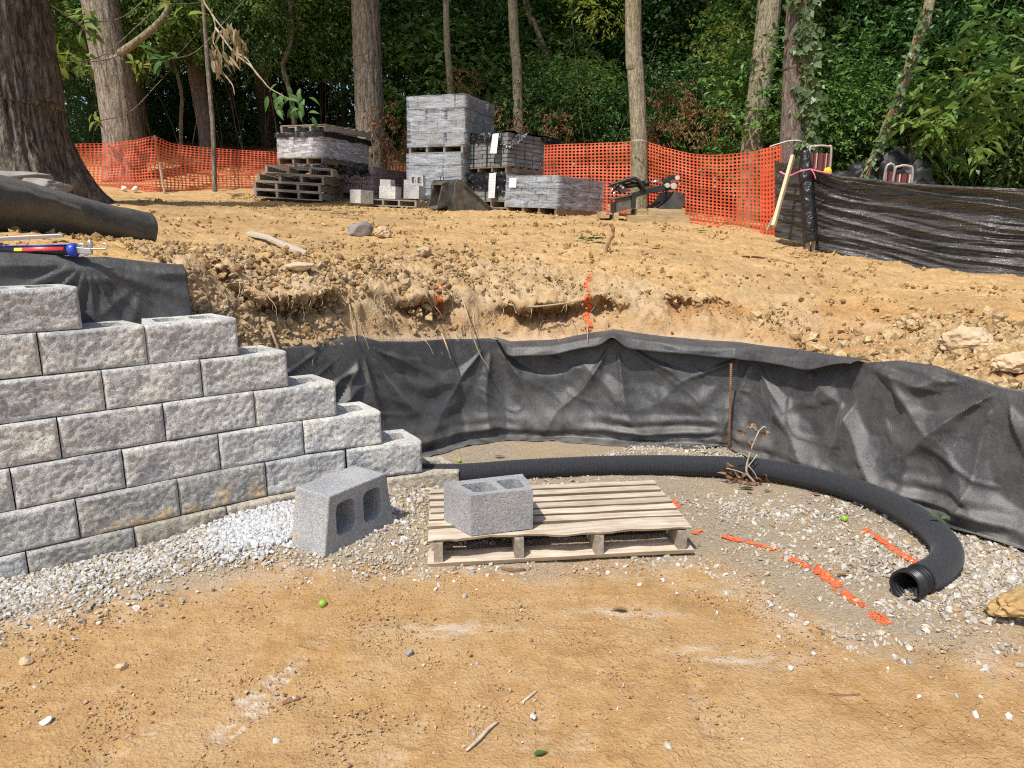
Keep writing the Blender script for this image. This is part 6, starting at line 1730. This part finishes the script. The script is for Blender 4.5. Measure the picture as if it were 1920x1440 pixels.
M_BARK_RED = bark_mat('scaly_bark', (.085, .065, .052), (.225, .18, .15), (.36, .30, .255), 1.8, 1.0)
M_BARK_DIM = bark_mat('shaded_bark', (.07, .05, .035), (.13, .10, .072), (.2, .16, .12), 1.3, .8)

# ------------------------------------------------------------------ foliage prototypes
def leaves_arr(pos, dirs, nrm, L, Wd):
    d = dirs / np.linalg.norm(dirs, axis=1)[:, None]
    n = nrm - d * (nrm * d).sum(1)[:, None]; n /= np.linalg.norm(n, axis=1)[:, None] + 1e-9
    s = np.cross(d, n)
    a = pos; b = pos + d * (L * .45)[:, None] + s * (Wd / 2)[:, None] + n * (Wd * .16)[:, None]
    c = pos + d * L[:, None] - n * (L * .14)[:, None]; e = pos + d * (L * .45)[:, None] - s * (Wd / 2)[:, None] + n * (Wd * .16)[:, None]
    V = np.stack([a, b, c, e], 1).reshape(-1, 3); m = len(pos)
    return V, (np.arange(m) * 4)[:, None] + np.array([[0, 1, 2, 3]])
def foliage(name, ntw, rad, L, per=7, seed=0, mat=None, ratio=.5, shell=2.2, clump=1.0, droop=.25, twig=.38, flat=.75):
    g = np.random.default_rng(seed)
    out = []; got = 0
    while got < ntw:
        d = g.normal(size=(ntw * 3, 3)); d /= np.linalg.norm(d, axis=1)[:, None]
        p = d * (g.uniform(0, 1, ntw * 3) ** (1 / shell))[:, None] * np.array(rad)
        ns = pn(p[:, 0] * 1.5 / clump, p[:, 1] * 1.5 / clump, p[:, 2] * 1.9 / clump + seed)
        p = p[ns > g.uniform(-.25, .12, len(ns))]
        out.append(p); got += len(p)
    p = np.concatenate(out)[:ntw]
    od = p / np.array(rad); od /= np.linalg.norm(od, axis=1)[:, None] + 1e-9
    td = od + g.normal(size=p.shape) * .55; td[:, 2] -= droop; td /= np.linalg.norm(td, axis=1)[:, None]
    P, D, N = [], [], []
    for k in range(per):
        f = (k + .5) / per * twig
        side = np.cross(td, np.array([0, 0, 1.0]) + g.normal(size=p.shape) * .25); side /= np.linalg.norm(side, axis=1)[:, None] + 1e-9
        sg = 1 if k % 2 else -1
        P.append(p + td * f + g.normal(size=p.shape) * .03)
        D.append(td * .7 + side * sg * .9 + g.normal(size=p.shape) * .3 - np.array([0, 0, droop]))
        nn = g.normal(size=p.shape) * .5; nn[:, 2] += flat; N.append(nn)
    P, D, N = np.concatenate(P), np.concatenate(D), np.concatenate(N)
    Ls = L * g.uniform(.6, 1.25, len(P))
    V, Fc = leaves_arr(P, D, N, Ls, Ls * ratio)
    return fast_mesh(name, V, Fc, mat)
M_LF1 = leaf_mat('wood_leaf_mid', (.064, .155, .030), (.15, .265, .058), .45, .28)
M_LF2 = leaf_mat('wood_leaf_deep', (.040, .115, .030), (.10, .205, .050), .42, .25)
M_LF3 = leaf_mat('wood_leaf_light', (.11, .20, .032), (.21, .30, .065), .5, .35)
M_LFD = leaf_mat('dry_brown_leaf', (.17, .075, .03), (.36, .19, .09), .8, .2)
M_LFY = leaf_mat('yellow_green_leaf', (.14, .21, .03), (.28, .33, .05), .5, .4)
M_IVY = leaf_mat('ivy_leaf', (.07, .15, .05), (.20, .27, .12), .4, .2)
M_FAR = leaf_mat('far_leaf', (.04, .09, .02), (.10, .17, .04), .5, .3)
BUSH = [foliage('foliage', 620, (1.5, 1.3, 1.35), .125, 7, 3, M_LF1), foliage('foliage', 640, (1.6, 1.3, 1.2), .11, 7, 5, M_LF2), foliage('foliage', 560, (1.4, 1.2, 1.5), .14, 7, 8, M_LF1, .45),
        foliage('foliage', 460, (1.4, 1.2, 1.2), .13, 7, 13, M_LF3, .5, 2.2, .8), foliage('foliage', 600, (1.7, 1.2, 1.3), .12, 7, 17, M_LF2, .55)]
CROWN = [foliage('crown', 1150, (3.2, 3.2, 2.3), .17, 8, 21, M_LF1, .55, 2.0, 1.8), foliage('crown', 1150, (3.0, 3.4, 2.6), .16, 8, 25, M_LF2, .5, 2.0, 1.8)]
DRY = [foliage('foliage', 62, (.75, .55, .75), .13, 6, 31, M_LFD, .38, 2.0, .6, .9, .3, .2), foliage('foliage', 55, (.9, .5, .6), .12, 6, 33, M_LFD, .4, 2.0, .6, .8, .3, .2)]
def stem_mesh(seed, h=1.6, n=2, mat=None, r=.012):
    rr = random.Random(seed); mb = MB()
    for i in range(n):
        a = rr.uniform(0, 6.28); p = Vector((rr.uniform(-.15, .15), rr.uniform(-.15, .15), -1.6)); P = [p]
        d = Vector((math.cos(a) * .35, math.sin(a) * .35, 1)).normalized()
        for k in range(6):
            d = (d + Vector((rr.uniform(-.25, .25), rr.uniform(-.25, .25), rr.uniform(-.1, .15)))).normalized(); P.append(P[-1] + d * .5)
        mb.tube(P, [r * (1 - k / 8) for k in range(7)], 5)
    return mb.mesh('stem', mat or M_BARK_DIM, True)
STEMS = [stem_mesh(i) for i in range(3)]

# ------------------------------------------------------------------ trees one can tell apart
def trunk_mesh(path, rad, mat, nu=20, relief=.0, flare=0.0, fs=1.0, name='trunk'):
    n = len(path); V = []
    path = [Vector(p) for p in path]; up = Vector((0, 1, 0))
    z0 = path[0].z
    for i, p in enumerate(path):
        t_ = (path[min(i + 1, n - 1)] - path[max(i - 1, 0)]).normalized()
        up = (up - t_ * up.dot(t_)).normalized(); sd = t_.cross(up)
        for k in range(nu):
            a = 2 * math.pi * k / nu
            V.append((p.x, p.y, p.z, sd.x * math.cos(a) + up.x * math.sin(a), sd.y * math.cos(a) + up.y * math.sin(a), sd.z * math.cos(a) + up.z * math.sin(a), rad[i], a))
    A = np.array(V); hgt = A[:, 2] - z0
    r = A[:, 6] * (1 + flare * np.exp(-np.clip(hgt, 0, 99) / .45) * (1 + .45 * np.sin(A[:, 7] * 5 + 1.3) + .25 * np.sin(A[:, 7] * 3)))
    if relief:
        ca, sa = np.cos(A[:, 7]), np.sin(A[:, 7])
        q = A[:, 6] * 20 * fs
        rd = 1 - np.abs(fbm(ca * q + .25 * np.sin(hgt * 3), sa * q, hgt * 1.3 * fs + 4.7, 3)) * 1.6
        r = r + relief * (rd - .4)
    P = A[:, :3] + A[:, 3:6] * r[:, None]
    i = np.arange(n - 1)[:, None] * nu; k = np.arange(nu)[None]
    Fc = np.stack([i + k, i + (k + 1) % nu, i + nu + (k + 1) % nu, i + nu + k], -1).reshape(-1, 4)
    return fast_mesh(name, P, Fc, mat, True)
def tree(label, pts, Y, r0, mat, height=15, flare=.0, relief=0.0, nu=20, rows=50, crown=(), name='tree', taper=.55, limbs=2, fs=1.0, group=None, dY=0.0):
    """pts: pixels from the base upwards; the last one at or above the top of the picture, extended to height"""
    P = [atY(px, py, Y + dY * i) for i, (px, py) in enumerate(pts)]
    g = gz(P[0].x, P[0].y)
    if P[0].z > g - .05: P[0] = Vector((P[0].x - (P[1].x - P[0].x) / max(.1, P[1].z - P[0].z) * (P[0].z - g + .08), P[0].y, g - .08))
    d = (P[-1] - P[-2]).normalized(); d = (d + Vector((0, 0, .6))).normalized()
    if group is None: height *= 1.25
    top = P[-1]; k = max(1.0, g + height - top.z)
    P += [top + d * k * .5, top + d * k * .5 + Vector((0, 0, k * .5))]
    path = curve_pts(P, rows); L = path[-1].z - path[0].z
    root_ = thing(name, label, 'tree', (P[0].x, P[0].y, g), group=group)
    off = Vector((P[0].x, P[0].y, g))
    rel_ = [p - off for p in path]
    rr_ = [r0 * (1 - taper * max(0, (p.z) / max(L, 1))) for p in rel_]
    link('trunk', trunk_mesh(rel_, rr_, mat, nu, relief, flare, fs), root_)
    tp = rel_[-1]
    for i in range(limbs):
        f = int(rows * R.uniform(.68, .9)); a = R.uniform(0, 6.28); b0 = rel_[f]
        q = [b0 - Vector((0, 0, .1)), b0 + Vector((math.cos(a) * .8, math.sin(a) * .8, .7)), b0 + Vector((math.cos(a) * 2.0, math.sin(a) * 2.0, 1.3))]
        mb = MB(); mb.tube(curve_pts(q, 8), [rr_[f] * .5 * (1 - j / 10) for j in range(8)], 7); mb.build('limb', mat, root_, True)
    for i, (dx, dy, z, s) in enumerate(crown):
        if group is None and z < 16: z = z * 1.28
        o = link('crown', CROWN[i % 2], root_, (tp.x * z / max(L, 1) + dx, tp.y * z / max(L, 1) + dy, z), (0, 0, R.uniform(0, 6.28))); o.scale = (s, s, s)
    return root_
t1 = tree('huge dark furrowed tree trunk at the left edge, flaring at its base', [(22, 392), (10, 330), (-6, 240), (-18, 120), (-32, 0)], 8.2, .60, M_BARK_BIG, 20, .45, .05, 260, 260, [(0, 0, 17, 1.0), (-2.0, 1, 18, 1.0), (1.4, 2, 18.5, 1.0)], taper=.35, fs=.8)
t2 = tree('straight pale brown tree trunk leaning left, second from the left behind the fence', [(232, 330), (229, 262), (211, 130), (187, 0)], 14.2, .325, M_BARK_PALE, 19, .25, .018, 80, 190, [(0, 0, 12, 1.1), (1.5, 1, 14.5, 1.1), (-2, .5, 15, 1.1)], fs=1.1)
t3 = tree('mottled slanting trunk in shade behind the slim sapling', [(392, 330), (388, 255), (366, 130), (352, 30), (346, 0)], 16.2, .165, M_BARK_RED, 16, .1, .012, 40, 110, [(0, 0, 9.5, .9), (1, 1, 11.5, .9)])
t4 = tree('slim straight grey sapling between mottled trunk and broad trunk', [(402, 330), (399, 240), (390, 130), (381, 0)], 13.6, .045, M_BARK_MID, 9, 0, 0, 10, 40, [(.3, .3, 7.6, .45)], taper=.7)
tree('thin crooked sapling between two large trunks on the left', [(341, 320), (339, 240), (341, 185), (333, 140), (326, 110), (322, 0)], 15.5, .042, M_BARK_MID, 9, 0, 0, 8, 40, [(0, 0, 7.5, .5)], taper=.7)
t5 = tree('broad grey-brown tree trunk rising behind the left paver stack', [(697, 310), (696, 265), (692, 180), (688, 90), (685, 0)], 14.6, .275, M_BARK_MID, 19, .22, .018, 80, 170, [(0, 0, 11.5, 1.1), (2, .5, 13.5, 1.1), (-2, 1, 14.5, 1.0)], fs=1.1)
tree('thin pale trunk rising above the film-wrapped wall blocks', [(846, 300), (845, 180), (839, 90), (836, 0)], 14.8, .068, M_BARK_TAN, 13, 0, .003, 16, 60, [(0, 0, 9.5, .8)])
tree('medium straight trunk rising behind the banded charcoal pavers', [(976, 300), (973, 250), (969, 120), (961, 0)], 14.3, .098, M_BARK_TAN, 15, .1, .006, 28, 90, [(0, .5, 10.5, .9), (1, 1, 12.5, .8)])
tree('tan-barked trunk standing in front of the orange fence behind the digger arm', [(1198, 408), (1199, 330), (1197, 230), (1191, 120), (1187, 0)], 11.3, .124, M_BARK_TAN, 16, .12, .010, 44, 190, [(0, 0, 12.0, .9), (1.5, 1.5, 13.5, .9)], fs=1.3)
tree('stout greyish trunk leaning right, seen through the orange fence', [(1403, 400), (1410, 300), (1421, 200), (1433, 100), (1443, 0)], 11.5, .18, M_BARK_TAN, 17, .15, .012, 56, 160, [(0, 0, 11.5, 1.0), (-1.5, 1.5, 13.5, 1.0)], fs=1.2)
t10 = tree('scaly dark trunk hung with ivy beside the end of the silt fence', [(1482, 440), (1484, 300), (1489, 180), (1494, 80), (1498, 0)], 9.85, .152, M_BARK_RED, 17, .18, .010, 56, 190, [(0, .5, 12.5, 1.0), (2, 1.5, 13.5, 1.0)], fs=1.4)
# thin leaning ivy trunk, forked at its foot
tl = tree('thin leaning brown trunk wound with ivy above the black bags', [(1630, 345), (1655, 262), (1683, 195), (1707, 120), (1735, 30), (1748, -20)], 9.7, .066, M_BARK_TAN, 11, 0, .006, 14, 70, [(.5, .5, 9.2, .7)], taper=.45, limbs=0)
mb = MB(); o0 = tl.location; mb.tube(curve_pts([atY(1612, 350, 9.7) - o0, atY(1632, 305, 9.7) - o0, atY(1655, 262, 9.72) - o0, atY(1672, 222, 9.72) - o0], 16), [.05 - .0015 * i for i in range(16)], 9); mb.build('limb', M_BARK_TAN, tl, True)
tree('slender dark stem slanting up at the right edge of the wood', [(1872, 345), (1884, 300), (1903, 240), (1924, 180), (1950, 80)], 10.5, .036, M_BARK_RED, 8, 0, 0, 8, 30, [(0, 0, 7, .5)])
tree('slender dark stem behind another slanting one at the right edge', [(1887, 345), (1899, 300), (1914, 250), (1930, 190)], 11.2, .028, M_BARK_RED, 8, 0, 0, 8, 30, [(0, 0, 7, .5)])
tree('thin upright stem among leaves right of the black bags', [(1742, 345), (1743, 300), (1751, 240), (1776, 190), (1800, 120)], 10.6, .022, M_BARK_MID, 6, 0, 0, 7, 30, [], limbs=0)
tree('dark bent sapling forking in the middle of the left wood', [(552, 300), (551, 219), (540, 160), (531, 120), (546, 75), (544, 0)], 15.8, .055, M_BARK_MID, 9, 0, .003, 12, 50, [(0, 0, 7.8, .6)])
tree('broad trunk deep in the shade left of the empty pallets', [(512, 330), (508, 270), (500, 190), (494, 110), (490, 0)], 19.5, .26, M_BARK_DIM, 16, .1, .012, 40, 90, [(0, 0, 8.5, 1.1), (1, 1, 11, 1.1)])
tree('curving thin trunk leaning left behind the banded pavers', [(1061, 310), (1056, 250), (1050, 195), (1038, 140), (1018, 85), (1000, 38), (985, 0)], 15.6, .062, M_BARK_MID, 10, 0, .003, 12, 60, [(0, 0, 8.2, .7)])
# ivy on two trunks
def ivy(label, pts, Y, wpx, n, L, seed, side=.0, mat=M_IVY):
    g = np.random.default_rng(seed); P = []
    pp_ = np.array(pts, float); cum = np.concatenate([[0], np.cumsum(np.hypot(*np.diff(pp_, axis=0).T))])
    for i in range(n):
        s = g.uniform(0, cum[-1]); px = np.interp(s, cum, pp_[:, 0]); py = np.interp(s, cum, pp_[:, 1]); w_ = np.interp(s, cum, np.linspace(wpx[0], wpx[1], len(cum))) * (.75 + .5 * math.sin(s * .09) * math.sin(s * .031 + seed))
        u = g.normal() * .45 + side
        P.append(atY(px + u * w_, py + g.uniform(-3, 3), Y - .16 + abs(u) * .12 + g.uniform(-.04, .03)))
    P = np.array([p[:] for p in P]); D = g.normal(size=P.shape) * .5; D[:, 2] -= .8; D[:, 1] -= .1
    N = g.normal(size=P.shape) * .35; N[:, 1] -= 1; N[:, 2] += .35; N[:, 0] -= .3
    Ls = L * g.uniform(.6, 1.3, n); V, Fc = leaves_arr(P, D, N, Ls, Ls * .95)
    root_ = thing('ivy', label, 'ivy', (float(P[:, 0].mean()), float(P[:, 1].mean()), float(P[:, 2].min())))
    off = np.array(root_.location[:])
    link('leaves', fast_mesh('leaves', V - off, Fc, mat), root_)
    mb = MB()
    for q in range(3):
        c = curve_pts([atY(x + R.uniform(-.3, .3) * wpx[0], y, Y - .15) - root_.location for x, y in pts], 20); mb.tube(c, [.008] * 20, 5)
    mb.build('vine', M_BARKB, root_, True)
ivy('green ivy climbing the right side of the scaly dark trunk', [(1512, 360), (1518, 280), (1520, 200), (1517, 120), (1513, 50), (1510, -20)], 9.75, (28, 32), 620, .098, 4, -.12)
ivy('ivy wound thinly along the leaning brown trunk', [(1620, 340), (1640, 290), (1662, 235), (1686, 170), (1712, 95), (1740, 10)], 9.65, (18, 14), 190, .075, 9)
ivy('ivy strand on the shaded edge of the stout leaning trunk', [(1438, 330), (1442, 260), (1447, 190), (1453, 120)], 12.05, (9, 8), 130, .085, 14)

# branches, sprays and withered leaves of the near trees
def leaf_bunch(root_, c, n, L, mat, spread=.16, name='leaf', w_=.45, down=.3):
    for i in range(n):
        mb = MB(); d = rv3() + Vector((0, -.1, -down)); mb.add(*leaf_v(c + rv3() * spread * R.random() - root_.location, d, Vector((R.uniform(-.5, .5), -.6, .8)), L * R.uniform(.7, 1.2), L * w_, .25)); mb.build(name, mat, root_, True)
Yb2 = 13.9
mb = MB(); mb.tube(curve_pts([atY(226, 100, 14.0), atY(262, 74, Yb2), atY(292, 48, Yb2), atY(312, 22, Yb2), atY(318, -8, Yb2)], 20), [.075 - .0022 * i for i in range(20)], 9)
o = mb.build('limb', M_BARK_TAN, None, True); o.parent = t2; o.matrix_parent_inverse = Matrix.Translation(-t2.location)
mb = MB(); mb.tube(curve_pts([atY(172, 70, 13.9), atY(150, 46, 13.7), atY(118, 24, 13.4), atY(92, 8, 13.2)], 14), [.022 - .001 * i for i in range(14)], 6)
o = mb.build('limb', M_BARK_PALE, None, True); o.parent = t2; o.matrix_parent_inverse = Matrix.Translation(-t2.location)
for (px, py, Y, n, L, m_, lb) in [(112, 118, 11.0, 22, .20, M_LFY, 'bright yellow-green leaf spray beside the huge trunk'), (150, 118, 12.5, 18, .22, M_LF3, 'green leaf spray left of the pale leaning trunk, middle height'),
                               (158, 42, 12.5, 22, .24, M_LF3, 'green leaf spray left of the pale leaning trunk, near the picture top'), (300, 112, 12.0, 16, .24, M_LEAFG, 'large fresh green leaves hanging right of the pale leaning trunk'),
                               (262, 122, 13.2, 20, .18, M_LFY, 'yellow-green leaf spray hugging the right side of the pale trunk'), (178, 228, 13.0, 7, .2, M_LFY, 'small yellow-green leaf cluster low by the pale trunk'),
                               (320, 8, 11.5, 7, .26, M_LFY, 'yellowing leaves at the tip of the forked limb')]:
    c = atY(px, py, Y); r_ = thing('leafy_twig', lb, 'leaf spray', c)
    leaf_bunch(r_, c, n, L, m_, .26)
    mb = MB(); mb.tube(curve_pts([Vector((.0, 0, 0)), Vector((.25, .7, .25)), Vector((.4, 1.6, .9)), Vector((.5, 2.6, 1.6))], 12), [.008] * 12, 5); mb.build('twig', M_BARK_MID, r_, True)
hb = thing('withered_branch', 'broken branch with withered tan leaves hanging in front of the left wood', 'branch', atY(405, 60, 9.2))
o0 = hb.location; hp_ = lambda px, py, dy=0: atY(px, py, 9.2 + dy) - o0
mb = MB()
for q in ([(372, -40), (382, 2), (398, 28), (404, 52), (400, 78), (412, 100)], [(398, 28), (415, 50), (428, 60)], [(404, 52), (440, 100), (468, 122), (492, 150), (505, 165), (528, 178), (550, 190)], [(440, 100), (462, 110), (482, 140), (500, 158)], [(412, 130), (425, 145), (436, 160), (440, 178)]):
    mb.tube(curve_pts([hp_(*p) for p in q], 22), [.013 - .0004 * i for i in range(22)], 6)
mb.build('stem', M_STICK, hb, True)
for i in range(48):
    px, py = R.choice([(410, 55), (425, 48), (440, 60), (455, 78), (402, 88), (412, 100), (425, 112), (408, 118), (446, 92)]); 
    mb = MB(); d = Vector((R.uniform(-.35, .5), R.uniform(-.4, .2), R.uniform(-1.2, -.4))); mb.add(*leaf_v(hp_(px + R.uniform(-10, 10), py + R.uniform(-8, 8), R.uniform(-.12, .12)), d, Vector((R.uniform(-.6, .6), -.8, .3)), R.uniform(.13, .24), R.uniform(.028, .052), R.uniform(-.3, .9), 7)); mb.build('withered_leaf', M_LEAFT, hb, True)
for i in range(30):
    px, py = R.choice([(530, 170), (548, 176), (540, 190), (555, 196), (566, 210), (520, 182)])
    mb = MB(); mb.add(*leaf_v(hp_(px + R.uniform(-24, 24), py + R.uniform(-16, 16), R.uniform(-.2, .2)), Vector((R.uniform(-.8, .9), -.2, R.uniform(-1, .1))), Vector((R.uniform(-.4, .4), -.6, .8)), R.uniform(.10, .19), .06, .3)); mb.build('green_leaf', M_LEAFG, hb, True)
# ------------------------------------------------------------------ understory, each plant a thing
SHG = 'leafy shrubs crowding the wood edge'
def shrub(px, py, Y, s, kind, label=None, group=SHG, sz=1.0, mesh_=None, name='shrub'):
    c = atY(px, py, Y); g = gz(c.x, c.y)
    if label is None:
        kd = ('mid-green', 'deep green small-leaved', 'long-leaved green', 'light green', 'broad deep green')[kind]
        where = ('in the shade behind the left run of orange fence' if px < 500 else 'behind the left paver stack and broad trunk' if px < 760 else 'behind the tall wrapped blocks' if px < 960 else
                 'behind the banded pavers, left of the tan trunk' if px < 1190 else 'behind the sag of the orange fence' if px < 1420 else 'behind the ivy-hung trunk' if px < 1600 else 'behind the black bags and silt fence' if px < 1760 else 'at the right end of the silt fence')
        label = ('tall ' if py < 60 else 'low ' if py > 190 else '') + kd + ' shrub ' + where
    r_ = thing(name, label, 'shrub', (c.x, c.y, min(g, c.z)), group=group)
    o = link('foliage', (mesh_ or BUSH[kind]), r_, (0, 0, c.z - r_.location.z), (R.uniform(-.2, .2), R.uniform(-.2, .2), R.uniform(0, 6.28))); o.scale = (s, s, s * sz)
    st = link('stem', STEMS[R.randrange(3)], r_, (0, 0, max(.0, (c.z - r_.location.z)) * .5), (0, 0, R.uniform(0, 6.28))); hgt = max(.6, c.z - r_.location.z + .3)
    st.scale = (s * .8, s * .8, hgt / 3.0); st.location.z = hgt * .53
    return r_
R.seed(77)
# right: a near, dense wall of leaves
for i in range(40):
    px = 1470 + (i * 97 % 560) + R.uniform(-20, 20); py = R.uniform(-90, 290)
    shrub(px, py, R.uniform(11.6, 15.5) - (px - 1500) / 520 * 1.4, R.uniform(.62, .95), R.choice([0, 1, 1, 2, 3, 4, 4]))
for i in range(14):
    shrub(1540 + i * 38 + R.uniform(-15, 15), R.uniform(215, 320), R.uniform(10.6, 11.6), R.uniform(.42, .62), R.choice([0, 1, 2, 3]))
# middle
for i in range(34):
    px = 715 + (i * 61 % 760) + R.uniform(-20, 20); py = R.uniform(-110, 230)
    shrub(px, py, R.uniform(16.2, 21.5) - max(0, px - 1080) / 400 * 1.0, R.uniform(.8, 1.25), R.choice([0, 1, 1, 2, 4, 4, 3]))
for i in range(16):
    px = 1010 + i * 28 + R.uniform(-15, 15)
    shrub(px, R.uniform(170, 270), R.uniform(14.0, 15.2) - max(0, px - 1200) / 300 * .4, R.uniform(.45, .7), R.choice([0, 1, 3, 4]))
# left: thinner and darker
for i in range(26):
    px = 70 + (i * 53 % 620) + R.uniform(-20, 20); py = R.uniform(-140, 190)
    shrub(px, py, R.uniform(17.0, 23.0), R.uniform(.8, 1.2), R.choice([0, 1, 1, 4, 4, 2]))
for i in range(9):
    shrub(80 + i * 70 + R.uniform(-20, 20), R.uniform(200, 265), R.uniform(18, 22), R.uniform(.7, 1.0), R.choice([1, 4]))
for i in range(10):
    shrub(60 + i * 66 + R.uniform(-20, 20), R.uniform(-60, 60), R.uniform(14.8, 16.8), R.uniform(.6, .85), R.choice([0, 3, 2, 1]))
# dead brown shrubs
for i, (px, py, Y, s, k, lb) in enumerate([(742, 235, 13.8, .75, 0, 'dead brown-leaved shrub against the left side of the tall wrapped blocks'), (735, 275, 13.6, .55, 1, 'low dead brown shrub at the foot of the broad trunk'),
        (945, 225, 13.9, .62, 0, 'dead brown shrub just right of the tall wrapped blocks'), (870, 155, 14.6, .55, 1, 'dead brown twigs above the tall wrapped blocks'),
        (1045, 235, 13.0, .5, 1, 'dry brown shrub behind the banded pavers'), (1262, 185, 12.5, .55, 0, 'dry rust-brown shrub right of the tan trunk, upper one'), (1335, 235, 12.0, .6, 1, 'dry rust-brown shrub over the sag of the orange fence'), (1240, 245, 12.1, .5, 0, 'dry rust-brown shrub right of the tan trunk, lower one')]):
    shrub(px, py, Y, s, 0, lb, 'dead brown shrubs', 1.0, DRY[k], 'dead_shrub')
# broad-leaved sapling at the right
BIGL = foliage('foliage', 70, (1.0, .6, .65), .24, 6, 41, M_LF3, .42, 2.0, .6, .15, .35, 1.0)
BIGM = foliage('foliage', 90, (1.1, .7, .8), .21, 6, 43, M_LF1, .42, 2.0, .6, .2, .35, 1.0)
shrub(1770, 215, 9.4, .8, 0, 'sapling with big light green leaves over the silt fence', None, 1.0, BIGL, 'sapling')
shrub(1690, 260, 10.2, .75, 0, 'sapling with big mid-green leaves left of the light one', None, 1.0, BIGM, 'sapling')
shrub(1880, 140, 9.0, .8, 0, 'dark broad-leaved sapling at the upper right corner', None, 1.0, BIGM, 'sapling')
YEL = foliage('foliage', 60, (1.0, .6, .5), .14, 7, 47, M_LFY, .36, 2.0, .6, .2, .4, .8)
shrub(1345, 70, 11.9, .62, 0, 'airy yellow-green branchlets before the stout leaning trunk', None, 1.0, YEL, 'sapling')
shrub(1130, 10, 11.6, .6, 0, 'yellow-green branchlets at the picture top left of the tan trunk', None, 1.0, YEL, 'sapling')
# ------------------------------------------------------------------ trees further back
BG = 'trees standing deep in the wood'
R.seed(5)
for i in range(30):
    px = -120 + i * 71 + R.uniform(-25, 25); Y = R.uniform(18, 30); r_ = R.uniform(.07, .2)
    lean = R.uniform(-25, 25)
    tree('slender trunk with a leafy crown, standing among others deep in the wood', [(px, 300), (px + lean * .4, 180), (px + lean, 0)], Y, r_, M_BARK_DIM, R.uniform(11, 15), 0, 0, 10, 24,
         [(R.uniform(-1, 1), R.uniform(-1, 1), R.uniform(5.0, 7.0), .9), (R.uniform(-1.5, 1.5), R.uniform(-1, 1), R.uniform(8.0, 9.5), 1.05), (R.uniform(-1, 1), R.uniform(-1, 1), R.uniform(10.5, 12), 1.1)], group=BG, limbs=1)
# trees outside the frame whose crowns shade the wood
for i, (x, y, h) in enumerate([(-14, 13, 18), (-9, 18, 18), (12.5, 9, 16), (11, 13, 17)]):
    r_ = thing('tree', 'tall tree beyond the edge of the view', 'tree', (x, y, gz(x, y)), group='trees beyond the edge of the view')
    P = [Vector((0, 0, -.1)), Vector((.1, 0, h * .3)), Vector((.2, .1, h * .65)), Vector((.1, 0, h))]
    link('trunk', trunk_mesh(curve_pts(P, 24), [.3 * (1 - .6 * k / 24) for k in range(24)], M_BARK_MID, 14), r_)
    for k in range(4):
        o = link('crown', CROWN[k % 2], r_, (R.uniform(-1.5, 1.5), R.uniform(-1.5, 1.5), h * (.55 + .14 * k)), (0, 0, R.uniform(0, 6))); o.scale = (1.1, 1.1, 1.1)
# ------------------------------------------------------------------ the far wood, one mass of leaves
g = np.random.default_rng(8); n = 135000
X = g.uniform(-42, 42, n); Yv = g.uniform(27, 46, n) + 0; Zv = np.where(np.arange(n) < 90000, g.uniform(1.5, 17, n), g.uniform(1.2, 6.5, n))
kp = pn(X * .35, Yv * .3, Zv * .45) + .5 * pn(X * 1.1, Yv * .8, Zv * 1.2) > g.uniform(-.9, .05, n) 
X, Yv, Zv = X[kp], Yv[kp], Zv[kp]
P = np.stack([X, Yv, Zv], 1); D = g.normal(size=P.shape); N = g.normal(size=P.shape) * .5; N[:, 2] += .5; N[:, 1] -= .5
Ls = g.uniform(.22, .5, len(P)); V, Fc = leaves_arr(P, D, N, Ls, Ls * .6)
tag(link('far_wood', fast_mesh('far_wood', V, Fc, M_FAR)), kind='stuff')
# leaf litter on the wood floor
XY = sample(9000, -14, 14, 8.5, 24, lambda x, y: (y > np.interp(x, [-22, -8, -3, 1, 4, 6.5, 12, 22], [12, 14.0, 15.0, 13.4, 11.0, 8.8, 7.0, 3])) * 1.0)
P = onground(XY); P[:, 2] += NP.uniform(.01, .07, len(P)); D = NP.normal(size=P.shape); D[:, 2] *= .2; N = NP.normal(size=P.shape) * .4; N[:, 2] += 1
Ls = NP.uniform(.05, .12, len(P)); V, Fc = leaves_arr(P, D, N, Ls, Ls * .6)
tag(link('leaf_litter', fast_mesh('leaf_litter', V, Fc, M_LEAFB)), kind='stuff')
